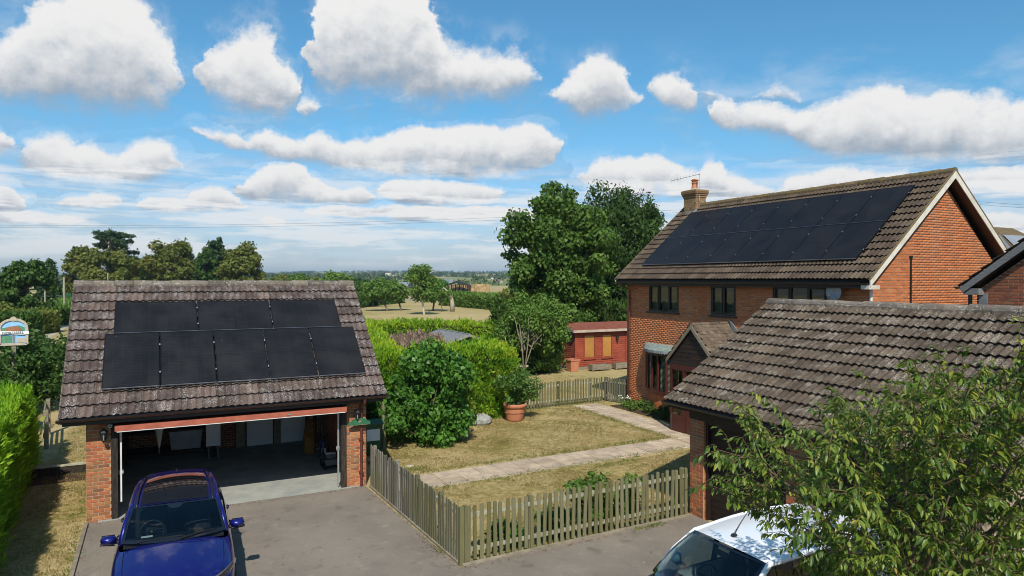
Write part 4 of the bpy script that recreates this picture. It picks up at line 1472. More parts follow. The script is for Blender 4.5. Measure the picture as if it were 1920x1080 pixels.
# ------------------------------------------------------------------ windows
def window_x(parent, X, y0, y1, z0, z1, lights, fmat='frame_brown', blind=True, depth=.09):
    """window in a wall whose outer face lies at x = X and looks towards -x; y0 > y1 (y0 the far side)"""
    a, b = min(y0, y1), max(y0, y1)
    fx = X + .03
    fw = .06
    m = MB()
    m.box((fx, a, z0), (fx + .07, b, z0 + fw)); m.box((fx, a, z1 - fw), (fx + .07, b, z1))
    m.box((fx, a, z0 + fw), (fx + .07, a + fw, z1 - fw)); m.box((fx, b - fw, z0 + fw), (fx + .07, b, z1 - fw))
    w = (b - a - fw) / lights
    for i in range(1, lights):
        y = a + fw / 2 + i * w
        m.box((fx, y - fw / 2, z0 + fw), (fx + .07, y + fw / 2, z1 - fw))
    win = m.build('window', fmat, parent)
    m = MB(); m.box((X - .06, a - .07, z0 - .06), (X + .09, b + .07, z0 - .002)); m.build('sill', fmat, win)
    for i in range(lights):
        p0 = a + fw / 2 + i * w + fw / 2
        p1 = p0 + w - fw
        if i % 2 == 0 or lights == 2:
            m = MB()
            s = .045
            for q0, q1, r0, r1 in ((p0, p1, z0 + fw, z0 + fw + s), (p0, p1, z1 - fw - s, z1 - fw), (p0, p0 + s, z0 + fw + s, z1 - fw - s), (p1 - s, p1, z0 + fw + s, z1 - fw - s)):
                m.box((fx - .015, q0 + .003, r0 + .003), (fx + .03, q1 - .003, r1 - .003))
            m.build('casement', fmat, win)
        m = MB(); m.box((fx + .034, p0, z0 + fw), (fx + .040, p1, z1 - fw)); m.build('pane', 'window_glass', win)
        if blind:
            m = MB()
            z = z0 + .08
            while z < z1 - .1:
                m.add([(fx + .10, p0 + .02, z), (fx + .10, p1 - .02, z), (fx + .135, p1 - .02, z + .022), (fx + .135, p0 + .02, z + .022)], [(0, 1, 2, 3)])
                z += .036
            m.build('blind', 'blind', win)
    m = MB(); m.box((fx + .16, a - .3, z0 - .4), (fx + .9, b + .3, z1 + .1))
    m.f = [f[::-1] for f in m.f if f != (3, 0, 4, 7)]
    m.build('room', 'room_dark', win)
    return win


def verge_bricks_clip(h0, y_a, y_b, apex_y, apex_z):
    def clip(z):
        if z < h0:
            return (0, y_b - y_a)
        t = (z - h0) / (apex_z - h0)
        return ((apex_y - y_a) * t, (y_b - y_a) - (y_b - apex_y) * t)
    return clip


# ------------------------------------------------------------------ the garage on the right (front looks towards -x)
QX0, QX1, QY0, QY1 = 10.70, 16.6, 5.85, 12.10
g2 = thing('brick_garage', 'low brick garage with a lichened grey tiled roof behind the cherry tree', 'garage', (QX0, 9, 0))
m = MB()
T = .21
m.box((QX0 + .012, 11.66, -.05), (QX0 + T, QY1 - .012, 2.32))
m.box((QX0 + .012, 8.98, -.05), (QX0 + T, 9.40, 2.32))
m.box((QX0 + .012, QY0, -.05), (QX0 + T, 6.3, 2.32))
m.box((QX0 + T, QY1 - T, -.05), (QX1, QY1 - .012, 2.40))
m.box((QX0 + T, QY0, -.05), (QX1, QY0 + T, 2.40))
m.box((QX1 - T, QY0 + T, -.05), (QX1, QY1 - T, 2.40))
for y0, y1 in ((QY1 - T, QY1 - .012), (QY0, QY0 + T)):
    m.prism([(QX0 + .05, 2.40), (QX1 - .02, 2.40), (13.65, 4.55)], 'y', y0, y1)
w2 = m.build('wall', 'mortar', g2)
bricks(w2, 'brick_orange', (QX0 + .012, 11.66, 0), (0, 1, 0), (-1, 0, 0), .43, -.02, 2.34, seen=lambda x, y: y > 740)
bricks(w2, 'brick_orange', (QX0 + .012, 8.98, 0), (0, 1, 0), (-1, 0, 0), .42, -.02, 2.34, seen=lambda x, y: x < 1500, limit=60)
bricks(w2, 'brick_orange', (QX0 + .22, 11.66, 0), (-1, 0, 0), (0, -1, 0), .20, -.02, 2.34, seen=lambda x, y: True, limit=60)
bricks(w2, 'brick_orange', (QX0, QY1 - .012, 0), (1, 0, 0), (0, 1, 0), 5.9, -.02, 4.4, clip=verge_bricks_clip(2.4, 0, 5.9, 2.95, 4.5))
for y0, y1 in ((9.42, 11.64), (6.32, 8.96)):
    m = MB(); m.box((QX0 + .16, y0 + .07, .02), (QX0 + .19, y1 - .07, 2.10))
    dr = m.build('garage_door', 'boards_dark', g2)
    n = 14
    for i in range(n):
        z = .03 + i * .148
        m = MB(); m.box((QX0 + .138, y0 + .075, z), (QX0 + .158, y1 - .075, z + .14)); m.build('board', 'boards_dark', dr)
    m = MB()
    m.box((QX0 + .06, y0, 0), (QX0 + .15, y0 + .07, 2.17)); m.box((QX0 + .06, y1 - .07, 0), (QX0 + .15, y1, 2.17)); m.box((QX0 + .06, y0 + .07, 2.10), (QX0 + .15, y1 - .07, 2.17))
    m.build('door_frame', 'frame_brown', dr)
    m = MB(); m.tube([(QX0 + .10, (y0 + y1) / 2, .95), (QX0 + .09, (y0 + y1) / 2, 1.08)], .014, 6); m.build('handle', 'cast_black', dr)
m = MB(); m.box((QX0 - .02, QY0, 2.17), (QX0 + .20, QY1 - .02, 2.36)); m.build('lintel', 'fascia_dark', g2)
m = MB(); m.box((10.37, 5.55, 2.40), (10.40, 12.44, 2.58)); m.box((10.40, 5.55, 2.402), (QX0, 12.44, 2.42)); m.build('fascia', 'fascia_dark', g2)
E2 = Vector((10.33, 12.50, 2.53)); R2 = Vector((13.65, 12.50, 4.72))
s2 = (R2 - E2); L2 = s2.length; s2 = s2.normalized()
n2 = Vector((0, -1, 0)).cross(s2)
m = MB()
k = .03
m.prism([(10.36, 2.53 - k), (13.65, 4.71 - k), (13.65, 4.63 - k), (10.42, 2.48 - k)][::-1], 'y', 5.52, 12.48)
m.prism([(13.65, 4.71 - k), (16.95, 2.53 - k), (16.9, 2.48 - k), (13.65, 4.63 - k)], 'y', 5.52, 12.48)
roof2 = m.build('roof', 'underlay', g2)
NC2, NR2 = 23, 12
tile_slope(roof2, 'tile_grey', E2, (0, -1, 0), s2, n2, NC2, NR2, 7.0 / NC2, (L2 - .05) / NR2, None, 299, 8)
sb = Vector((-s2.x, 0, s2.z))
tile_slope(roof2, 'tile_grey', (16.97, 5.5, 2.53), (0, 1, 0), sb, Vector((0, 1, 0)).cross(sb), NC2, NR2, 7.0 / NC2, (L2 - .05) / NR2, lambda c, r: True, 0, 9)
ridge_tiles(roof2, 'ridge_grey', (13.65, 12.52, 4.70), (13.65, 5.5, 4.70), .125)
for y in (12.49, 5.50):
    m = MB()
    m.prism([(10.36, 2.47), (13.65, 4.63), (13.65, 4.75), (10.36, 2.58)][::-1], 'y', y - .015, y + .015)
    m.prism([(13.65, 4.63), (16.95, 2.47), (16.95, 2.58), (13.65, 4.75)][::-1], 'y', y - .015, y + .015)
    m.build('verge', 'ridge_grey', roof2)
gutter(g2, 'gutter_black', (10.28, 12.52, 2.535), (10.28, 5.5, 2.535))

# ------------------------------------------------------------------ the house
HX0, HX1, HY0, HY1 = 17.67, 24.40, 12.64, 23.86
hs = thing('brick_house', 'two-storey red brick house with a brown tiled roof carrying solar panels', 'house', (HX0, 18, 0))
HEV = 5.10
m = MB()
T = .22
holes_f = [(20.62, 22.43, 4.02, 5.10), (17.69, 18.91, 4.03, 5.10), (14.05, 16.09, 4.03, 5.10), (19.95, 22.52, .92, 2.45), (17.35, 18.75, 0, 2.2), (14.1, 16.0, .9, 2.3)]


def wall_with_holes_x(m, X0, X1, ya, yb, za, zb, holes):
    ys = sorted({ya, yb, *[h[0] for h in holes], *[h[1] for h in holes]})
    for q0, q1 in zip(ys, ys[1:]):
        hs_ = sorted([(h[2], h[3]) for h in holes if h[0] <= q0 + 1e-6 and h[1] >= q1 - 1e-6])
        z = za
        for h0, h1 in hs_:
            if h0 > z:
                m.box((X0, q0, z), (X1, q1, h0))
            z = h1
        if z < zb:
            m.box((X0, q0, z), (X1, q1, zb))


wall_with_holes_x(m, HX0 + .012, HX0 + T, HY0 + .012, HY1, -.05, HEV + .06, holes_f)
m.box((HX0 + T, HY0 + .012, -.05), (HX1, HY0 + T, HEV + .06))
m.box((HX0 + T, HY1 - T, -.05), (HX1, HY1, HEV + .06))
m.box((HX1 - T, HY0 + T, -.05), (HX1, HY1 - T, HEV + .06))
for y0, y1 in ((HY0 + .012, HY0 + T), (HY1 - T, HY1)):
    m.prism([(HX0 + .05, HEV + .06), (HX1 - .02, HEV + .06), (21.04, 8.20)], 'y', y0, y1)
hw = m.build('wall', 'mortar', hs)
nfr = bricks(hw, 'brick_house', (HX0 + .012, HY0 + .01, 0), (0, 1, 0), (-1, 0, 0), HY1 - HY0 - .01, .02, HEV + .05,
             holes=[(h[0] - HY0 - .01, h[1] - HY0 - .01, h[2], h[3]) for h in holes_f],
             seen=lambda x, y: y < 560 and 1400 < x < 1632 or (1180 < x < 1350 and y < 770 and x < 1500 - (y - 530)), limit=150)
bricks(hw, 'brick_house', (HX0, HY0 + .012, 0), (1, 0, 0), (0, -1, 0), HX1 - HX0, .02, 8.1,
       clip=verge_bricks_clip(HEV + .05, HX0, HX1, 21.04, 8.22), seen=lambda x, y: y < 566 and x < 1832, limit=150)
# the far gable, the back
bricks(hw, 'brick_house', (HX0, HY1, 0), (1, 0, 0), (0, 1, 0), HX1 - HX0, .02, 8.1, clip=verge_bricks_clip(HEV + .05, HX0, HX1, 21.04, 8.22))
window_x(hs, HX0, 22.43, 20.62, 4.02, 5.10, 3)
window_x(hs, HX0, 18.91, 17.69, 4.03, 5.10, 2)
window_x(hs, HX0, 16.09, 14.05, 4.03, 5.10, 3)
window_x(hs, HX0, 16.0, 14.1, .9, 2.3, 3)

# roof
E3 = Vector((17.24, 12.36, 5.275)); R3 = Vector((21.04, 12.36, 8.50))
s3 = (R3 - E3); L3 = s3.length; s3 = s3.normalized()
# column direction must give an outward normal: u = -y
HRY0, HRY1 = 12.33, 24.08
n3 = Vector((0, -1, 0)).cross(s3)
m = MB()
k = .03
m.prism([(17.27, 5.275 - k), (21.04, 8.49 - k), (21.04, 8.40 - k), (17.34, 5.22 - k)][::-1], 'y', HRY0 + .04, HRY1 - .02)
m.prism([(21.04, 8.49 - k), (24.82, 5.275 - k), (24.76, 5.22 - k), (21.04, 8.40 - k)], 'y', HRY0 + .04, HRY1 - .02)
roof3 = m.build('roof', 'underlay', hs)
NC3, NR3 = 39, 15
W3 = (HRY1 - HRY0) / NC3
G3 = (L3 - .05) / NR3


def h_hidden(c, r):
    y = HRY1 - (c + .5) * W3
    d = (r + .5) * G3
    return 13.25 < y < 22.8 and 1.0 < d < 4.1


tile_slope(roof3, 'tile_brown', (E3.x, HRY1, E3.z), (0, -1, 0), s3, n3, NC3, NR3, W3, G3, h_hidden, 299, 14)
sb = Vector((-s3.x, 0, s3.z))
tile_slope(roof3, 'tile_brown', (24.84, HRY0, E3.z), (0, 1, 0), sb, Vector((0, 1, 0)).cross(sb), NC3, NR3, W3, G3, lambda c, r: True, 0, 15)
ridge_tiles(roof3, 'ridge_moss', (21.04, HRY0 - .01, 8.49), (21.04, HRY1 + .01, 8.49), .135)
# white bargeboards on the near gable
for yb in (HRY0 - .02, HRY1 - .01):
    for sx, xe in ((1, 17.22), (-1, 24.86)):
        m = MB()
        pts = [(xe, 5.10), (xe, 5.29), (21.04, 8.53), (21.04, 8.30)]
        m.prism(pts if sx < 0 else pts[::-1], 'y', yb, yb + .03)
        m.build('bargeboard', 'barge_white', roof3)
        m = MB()
        pts = [(xe, 5.292), (xe, 5.33), (21.04, 8.575), (21.04, 8.532)]
        m.prism(pts if sx < 0 else pts[::-1], 'y', yb - .012, yb + .09)
        m.build('verge', 'ridge_moss', roof3)
for sx, xe, xi in ((1, 17.24, HX0 + .35), (-1, 24.84, HX1 - .35)):
    # soffit under the gable overhang
    m = MB()
    z = lambda x: 5.12 + (x - 17.24) * (8.29 - 5.12) / 3.8 if sx > 0 else 5.12 + (24.84 - x) * (8.29 - 5.12) / 3.8
    m.add([(xe, HRY0 + .008, z(xe)), (21.04, HRY0 + .008, z(21.04)), (21.04, HY0, z(21.04)), (xe, HY0, z(xe))], [(0, 1, 2, 3)])
    m.build('soffit', 'frame_brown', roof3)
# box end, fascia, gutter
m = MB(); m.box((17.20, HRY0 + .012, 5.03), (17.66, HRY0 + .26, 5.14)); m.build('box_end', 'barge_white', roof3)
m = MB(); m.box((17.28, HY0 + .02, 5.06), (17.31, HRY1 - .03, 5.26)); m.box((17.31, HY0 + .02, 5.065), (HX0, HRY1 - .03, 5.085)); m.build('fascia', 'fascia_dark', hs)
gutter(hs, 'gutter_black', (17.20, HRY1, 5.20), (17.20, HRY0 + .05, 5.20), .06)
m = MB(); m.tube([(17.62, 12.58, 5.06), (17.62, 12.58, .05)], .04, 10); m.build('downpipe', 'white_upvc', hs)
m = MB(); m.tube([(17.20, 23.6, 5.15), (17.22, 23.6, 5.05), (17.60, 23.6, 4.85), (17.60, 23.6, .02)], .036, 10)
for z in (.6, 1.9, 3.2, 4.5):
    m.box((17.55, 23.55, z), (17.66, 23.65, z + .04))
m.build('downpipe', 'pipe_red', hs)
# cable down the gable
m = MB(); m.tube([(19.42, 12.60, 5.92), (19.42, 12.60, 4.2)], .022, 6); m.box((19.39, 12.57, 5.9), (19.45, 12.64, 5.98)); m.build('cable_conduit', 'cast_black', hs)
# satellite dish
sd = thing('satellite_dish', 'grey satellite dish on the house wall below the gutter', 'dish', (17.6, 13.56, 4.9))
m = MB(); m.lathe((17.35, 13.56, 4.93), [(.001, .05), (.10, .042), (.20, .015), (.26, -.015), (.262, -.02), (.20, .008), (.001, .044)], 20, 'x'); m.build('reflector', 'lead', sd, True)
m = MB(); m.tube([(17.40, 13.56, 4.93), (17.68, 13.56, 4.78)], .02, 6); m.build('mast', 'steel', sd)
m = MB(); m.tube([(17.36, 13.56, 4.70), (17.10, 13.56, 4.86)], .012, 6); m.box((17.06, 13.53, 4.83), (17.12, 13.59, 4.9)); m.build('receiver_arm', 'plastic_grey', sd)

# house panels
hp = 'solar panels on the house roof'


def on_h(y, dist, lift=.115):
    return Vector((E3.x, y, E3.z)) + s3 * dist + n3 * lift


yL, yR = 23.02, 13.14
pw = (yL - yR) / 8
for row, d0 in ((0, .80), (1, 2.565)):
    for i in range(8):
        ya = yL - pw * i
        w = pw - .008
        cl = [(w + .004, .40), (w + .004, 1.33)]
        solar_panel('%s panel from the chimney end in the %s row on the house roof' % (ORD[i], ('lower', 'upper')[row]), hp,
                    frame_matrix(on_h(ya, d0), (0, -1, 0), s3, n3), w, 1.735, False, cl)
rm = MB()
for d in (1.2, 2.13, 2.97, 3.9):
    rm.bar(on_h(22.98, d, .085), on_h(13.12, d, .085), .04, .04, n3)
rm.build('mounting_rail', 'solar_frame', roof3)

# chimney
ch = thing('chimney_stack', 'brick chimney stack with a red pot at the end of the house ridge', 'chimney', (20.95, 23.4, 8.1))
m = MB(); m.box((20.67, 23.02, 7.9), (21.23, 23.78, 9.0)); core = m.build('stack', 'mortar', ch)
for o, u, n, w in (((20.67, 23.02, 0), (0, 1, 0), (-1, 0, 0), .76), ((20.67, 23.02, 0), (1, 0, 0), (0, -1, 0), .56), ((20.67, 23.78, 0), (1, 0, 0), (0, 1, 0), .56)):
    bricks(core, 'brick_stock', o, u, n, w, 8.2, 9.0, seen=lambda x, y: True)
for i, (g, z) in enumerate(((.03, 8.86), (.06, 8.94), (.09, 9.02), (.09, 9.10))):
    m = MB(); m.box((20.67 - g, 23.02 - g, z), (21.23 + g, 23.78 + g, z + .072)); m.build('corbel_course', 'brick_stock', ch)
m = MB(); m.box((20.64, 23.0, 9.175), (21.26, 23.8, 9.20)); m.lathe((20.95, 23.4, 9.2), [(.28, 0), (.16, .07)], 10); m.build('flaunching', 'sill_stone', ch)
m = MB(); m.lathe((20.95, 23.4, 9.24), [(.15, 0), (.135, .16), (.125, .26), (.15, .27), (.15, .30), (.12, .31), (.12, .36), (.165, .37), (.165, .40), (.10, .45), (.02, .47)], 14); m.build('chimney_pot', 'terracotta', ch, True)
m = MB(); m.box((20.645, 22.99, 7.95), (21.255, 23.81, 8.28)); m.prism([(20.2, 7.86), (20.64, 8.24), (20.64, 8.33), (20.17, 7.93)][::-1], 'y', 22.9, 23.0); m.build('lead_flashing', 'lead', ch)
ae = thing('television_aerial', 'thin television aerial clamped to the chimney stack', 'aerial', (20.95, 23.0, 9.0))
m = MB(); m.tube([(20.82, 22.98, 8.7), (20.82, 22.98, 9.86)], .016, 6); m.build('mast', 'steel', ae)
m = MB(); m.tube([(20.82, 22.9, 9.84), (20.55, 24.55, 9.72)], .012, 6); m.build('boom', 'steel', ae)
for i in range(10):
    q = Vector((20.82, 22.9, 9.84)).lerp(Vector((20.55, 24.55, 9.72)), .05 + i * .1)
    m = MB(); m.tube([q + Vector((0, -.01, -.10)), q + Vector((0, .01, .10))], .005, 5); m.build('element', 'steel', ae)

# bow window with its lead-green canopy
bw = MB()
BC = 21.24
N = 6


def bow(f, r=1.0):
    """f 0..1 along the bow from the far end to the near end"""
    y = 22.50 - f * 2.55
    x = HX0 - .46 * (1 - (2 * f - 1) ** 2) * r - .03
    return x, y


m = MB()
pts = [bow(i / 24) for i in range(25)]
m.add([(x, y, .86) for x, y in pts] + [(x, y, .93) for x, y in pts] + [(HX0 + .02, 22.50, .86), (HX0 + .02, 19.95, .86), (HX0 + .02, 22.50, .93), (HX0 + .02, 19.95, .93)],
      [(i, i + 1, i + 26, i + 25) for i in range(24)] + [tuple(range(24, -1, -1)) + (50, 51), tuple(range(25, 50)) + (53, 52)])
win = m.build('bow_window', 'frame_mahogany', hs)
for i in range(N + 1):
    x, y = bow(i / N)
    m = MB(); m.box((x - .03, y - .035, .93), (x + .045, y + .035, 2.42)); m.build('mullion', 'frame_mahogany', win)
for i in range(N):
    (x0, y0), (x1, y1) = bow(i / N), bow((i + 1) / N)
    m = MB()
    for z0, z1 in ((.93, 1.0), (2.34, 2.42)):
        m.bar((x0 + .01, y0, (z0 + z1) / 2), (x1 + .01, y1, (z0 + z1) / 2), .05, z1 - z0)
    m.build('rail', 'frame_mahogany', win)
    m = MB(); m.add([(x0 + .015, y0, 1.0), (x1 + .015, y1, 1.0), (x1 + .015, y1, 2.34), (x0 + .015, y0, 2.34)], [(0, 1, 2, 3)]); m.build('pane', 'window_glass', win)
    m = MB()
    z = 1.02
    while z < 2.3:
        m.add([(x0 + .12, y0, z), (x1 + .12, y1, z), (x1 + .16, y1, z + .024), (x0 + .16, y0, z + .024)], [(0, 1, 2, 3)])
        z += .045
    if i >= 3:
        m.build('blind', 'blind', win)
    else:
        m = MB()
        m.grid(lambda a, b: (x0 + (x1 - x0) * a + .16 + .025 * math.sin(a * 30), y0 + (y1 - y0) * a, 1.0 + b * 1.32), 14, 2)
        if i == 0:
            m.build('curtain', 'curtain', win)
m = MB(); m.box((HX0 + .25, 20.0, .7), (HX0 + 1.4, 22.45, 2.5)); m.f = [f[::-1] for f in m.f if f != (3, 0, 4, 7)]; m.build('room', 'room_dark', win)
# brick apron under the bow
m = MB()
pts2 = [bow(i / 24, .86) for i in range(25)]
m.add([(x + .06, y, 0) for x, y in pts2] + [(x + .06, y, .86) for x, y in pts2], [(i, i + 1, i + 26, i + 25) for i in range(24)])
ap = m.build('bow_apron', 'mortar', hs)
rest = MB()
for kz in range(11):
    for i in range(12):
        f0, f1 = (i + (.5 if kz % 2 else 0)) / 12, (i + .95 + (.5 if kz % 2 else 0)) / 12
        if f1 > 1: continue
        (x0, y0), (x1, y1) = bow(f0, .86), bow(f1, .86)
        mm = MB(); mm.bar((x0 + .055, y0, .04 + kz * .075), (x1 + .055, y1, .04 + kz * .075), .03, .064); mm.build('brick', 'brick_house', ap)
# canopy
m = MB()
def can(a, b):
    x, y = bow(a, 1.28)
    y = BC + (y - BC) * 1.08
    xo = x - .06
    return (HX0 + .02 + (xo - HX0 - .02) * b, y, 2.76 - .20 * b ** 1.3)
m.grid(can, 25, 6)
cp = m.build('canopy', 'copper_green', hs, True)
m = MB()
for i in range(24):
    p, q = can(i / 24, 1), can((i + 1) / 24, 1)
    m.add([(p[0] - .004, p[1], p[2] + .01), (q[0] - .004, q[1], q[2] + .01), (q[0], q[1], q[2] - .07), ((p[0] + q[0]) / 2, (p[1] + q[1]) / 2, q[2] - .115), (p[0], p[1], p[2] - .07)], [(0, 1, 2, 3, 4)])
m.build('scalloped_edge', 'lead', cp)
m = MB(); m.add([can(i / 24, 1) for i in range(25)] + [(HX0, 22.6, 2.5), (HX0, 19.9, 2.5)], [tuple(range(25)) + (26, 25)]); m.build('canopy_soffit', 'frame_brown', cp)

# porch with its own little gable
PX = 16.02; PYC = 18.05; PW = 1.16
m = MB()
ez, az_ = 2.56, 3.78
roofp = None
for sgn in (-1, 1):
    m.prism([(PYC, az_ - .05), (PYC + sgn * (PW + .06), ez - .05), (PYC + sgn * (PW + .06), ez - .10), (PYC, az_ - .11)][::sgn], 'x', PX + .02, HX0)
roofp = m.build('porch', 'underlay', hs)
sl_p = Vector((0, 1, (az_ - ez) / (PW + .04))).normalized()
# plain tiles on the near slope (looking towards -y), each a piece
st = MB()
st.add([(0, 0, .018), (.16, 0, .018), (.16, .22, .004), (0, .22, .004), (0, .002, .004), (.16, .002, .004)], [(0, 1, 2, 3), (4, 5, 1, 0), (0, 3, 4), (1, 5, 2)])
stm = st.mesh('porch_tile', 'shingle')
for sgn in (-1, 1):
    sd_ = Vector((0, sl_p.y * -sgn, sl_p.z)) if sgn > 0 else sl_p
    u_ = Vector((1, 0, 0)) if sgn < 0 else Vector((-1, 0, 0))
    nn = u_.cross(sd_)
    e_ = Vector((PX - .02 if sgn < 0 else HX0, PYC + sgn * (PW + .08), ez - .02))
    rot = Matrix((u_, sd_, nn)).transposed().to_4x4()
    for r in range(12):
        for c in range(11):
            off = .08 if r % 2 else 0
            if c * .165 + off > 1.58:
                continue
            link('porch_tile', stm, roofp, Matrix.Translation(e_ + u_ * (c * .165 + off - .08 * (0 if off else -1) * 0) + sd_ * (r * .142) + nn * random.uniform(0, .006)) @ rot)
for i in range(4):
    m = MB(); m.tube([(PX - .03 + i * .42, PYC, az_ - .01), (PX + .37 + i * .42, PYC, az_ - .012)], [.075, .07], 10); m.build('ridge_tile', 'shingle', roofp)
m = MB(); m.prism([(PYC - PW * .2, az_ - .15), (PYC - PW * 1.12, ez - .06), (PYC - PW * 1.12, ez + .2), (PYC - .1, az_ + .16)], 'x', HX0 - .05, HX0 - .008); m.build('lead_flashing', 'lead', roofp)
# bargeboards and boarded gable
for sgn in (-1, 1):
    m = MB()
    pts = [(PYC, az_ - .16), (PYC, az_ + .01), (PYC + sgn * (PW + .10), ez - .04), (PYC + sgn * (PW + .10), ez - .19)]
    m.prism(pts[::sgn], 'x', PX - .04, PX - .01)
    m.build('bargeboard', 'old_wood', roofp)
for i in range(8):
    z0 = 2.34 + i * .15
    hw_ = (az_ - .12 - z0 - .14) / (az_ - ez) * PW
    hw0 = min(PW - .06, (az_ - .12 - z0) / (az_ - ez) * PW)
    if hw0 < .08: break
    m = MB(); m.prism([(PYC - hw0, z0), (PYC + hw0, z0), (PYC + max(hw_, .01), z0 + .14), (PYC - max(hw_, .01), z0 + .14)], 'x', PX + .06 + .004 * (i % 2), PX + .085); m.build('gable_board', 'boards_dark', roofp)
m = MB(); m.box((PX + .03, PYC - PW + .02, 2.16), (PX + .12, PYC + PW - .02, 2.34)); m.build('porch_beam', 'frame_mahogany', roofp)
for y in (PYC - PW + .08, PYC + PW - .08, PYC - .42, PYC + .42):
    m = MB(); m.box((PX + .03, y - .05, .0 if abs(y - PYC) < .5 else .62), (PX + .12, y + .05, 2.16)); m.build('post', 'frame_mahogany', roofp)
for sgn in (-1, 1):
    y0, y1 = sorted((PYC + sgn * (PW - .12), PYC + sgn * .47))
    m = MB(); m.box((PX + .07, y0, .62), (PX + .08, y1, 2.16)); m.build('pane', 'window_glass', roofp)
    m = MB(); m.box((PX + .04, y0, .0), (PX + .11, y1, .60)); m.build('panel', 'frame_mahogany', roofp)
    ys = PYC + sgn * (PW - .08)
    m = MB(); m.box((PX + .13, ys - .012, .62), (HX0 - .02, ys + .002, 2.2)); m.build('pane', 'window_glass', roofp)
    m = MB(); m.box((PX + .1, ys - .10, 0), (HX0, ys + .08, .60)); lw = m.build('dwarf_wall', 'mortar', roofp)
    bricks(lw, 'brick_house', (PX + .08, ys + sgn * .085, 0), (1, 0, 0), (0, sgn, 0), HX0 - PX - .1, .0, .6, seen=None)
m = MB(); m.box((PX + .06, PYC - .37, .03), (PX + .10, PYC + .37, 1.0)); m.box((PX + .06, PYC - .37, 1.0), (PX + .10, PYC - .28, 2.14)); m.box((PX + .06, PYC + .28, 1.0), (PX + .10, PYC + .37, 2.14))
pd = m.build('door', 'frame_mahogany', roofp)
m = MB(); m.box((PX + .075, PYC - .28, 1.0), (PX + .085, PYC + .28, 2.14)); m.build('pane', 'window_glass', pd)
m = MB(); m.tube([(PX + .04, PYC + .31, 1.02), (PX + .03, PYC + .22, 1.02)], .012, 6); m.build('handle', 'aluminium', pd)
m = MB(); m.box((PX + .3, PYC - PW + .2, .02), (HX0 + .5, PYC + PW - .2, 2.3)); m.f = [f[::-1] for f in m.f if f != (3, 0, 4, 7)]; m.build('hall', 'room_dark', roofp)
# pier in front of the house beside the bow: brick jamb with a red panel, seen under the garage eave
pj = thing('entrance_screen', 'sunlit brick pier with a mahogany glazed panel under the garage eave', 'screen', (16.7, 19.5, 0))
m = MB(); m.box((16.72, 19.28, 0), (17.3, 19.52, .80)); jw = m.build('pier', 'mortar', pj)
bricks(jw, 'brick_house', (16.72, 19.28, 0), (1, 0, 0), (0, -1, 0), .58, 0, .80, seen=lambda x, y: True)
bricks(jw, 'brick_house', (16.72, 19.28, 0), (0, 1, 0), (-1, 0, 0), .24, 0, .80, seen=lambda x, y: True, phase=1)
m = MB(); m.box((16.70, 19.26, .81), (17.3, 19.54, .86)); m.build('coping', 'sill_stone', pj)

# ------------------------------------------------------------------ neighbour's gable on the right edge
nbh = thing('neighbour_house', 'shaded brick gable end with a grey bargeboard at the right edge', 'house', (18.3, 8, 0))
NX = 18.30; NYF = 10.16; NAP = 6.6; NEV = 4.95
sl_n = (6.26 - 5.22) / (10.34 - 8.97)
apz = 5.22 + sl_n * (10.34 - NAP)
m = MB()
m.prism([(NAP - 3.56, -.05), (NYF, -.05), (NYF, 5.02), (NAP, apz - .38), (NAP - 3.56, 5.02)], 'x', NX + .012, NX + 6)
nw = m.build('wall', 'mortar', nbh)
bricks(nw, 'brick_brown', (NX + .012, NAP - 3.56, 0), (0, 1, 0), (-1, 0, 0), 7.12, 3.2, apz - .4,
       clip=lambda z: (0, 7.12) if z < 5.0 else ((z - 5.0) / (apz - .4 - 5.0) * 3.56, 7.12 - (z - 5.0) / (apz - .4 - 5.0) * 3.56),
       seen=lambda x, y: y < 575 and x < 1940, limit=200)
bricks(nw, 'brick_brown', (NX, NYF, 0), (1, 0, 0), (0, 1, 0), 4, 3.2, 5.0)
m = MB()
z_at = lambda y: 5.22 + sl_n * (10.34 - y)
m.prism([(10.42, z_at(10.42) - .04), (NAP, apz - .04), (NAP - 3.9, z_at(10.5) - .04), (NAP - 3.9, z_at(10.5) - .14), (NAP, apz - .14), (10.42, z_at(10.42) - .14)], 'x', NX - .24, NX + 6.2)
nr = m.build('roof', 'underlay', nbh)
sN = Vector((0, -1, sl_n)).normalized()
uN = Vector((-1, 0, 0))
nN = uN.cross(sN)
tile_slope(nr, 'tile_brown', (NX + 2.81, 10.46, z_at(10.46) - .05), (-1, 0, 0), sN, nN, 10, 12, .306, .345, lambda c, r: c < 8, 60, 21)
for sgn in (1, -1):
    m = MB()
    if sgn > 0:
        pts = [(10.36, z_at(10.36) - .24), (10.44, z_at(10.44) - .06), (NAP, apz - .05), (NAP, apz - .27)]
        m.prism(pts, 'x', NX - .285, NX - .25)
    else:
        pts = [(NAP - 3.9, z_at(10.36) - .24), (NAP - 3.9, z_at(10.44) - .06), (NAP, apz - .05), (NAP, apz - .27)]
        m.prism(pts[::-1], 'x', NX - .285, NX - .25)
    m.build('bargeboard', 'barge_grey', nr)
m = MB(); m.add([(NX - .25, 10.36, z_at(10.36) - .20), (NX - .25, NAP, apz - .22), (NX + .02, NAP, apz - .22), (NX + .02, 10.36, z_at(10.36) - .20)], [(0, 1, 2, 3)]); m.build('soffit', 'fascia_dark', nr)
m = MB(); m.box((NX - .24, 10.0, 4.92), (NX + .2, 10.36, 5.08)); m.build('box_end', 'barge_grey', nr)
gutter(nbh, 'gutter_black', (NX - .3, 10.5, 5.12), (NX + 6, 10.5, 5.12))
m = MB(); m.tube([(NX - .05, 10.3, 5.0), (NX - .05, 10.3, 0)], .05, 8); m.build('downpipe', 'gutter_black', nbh)
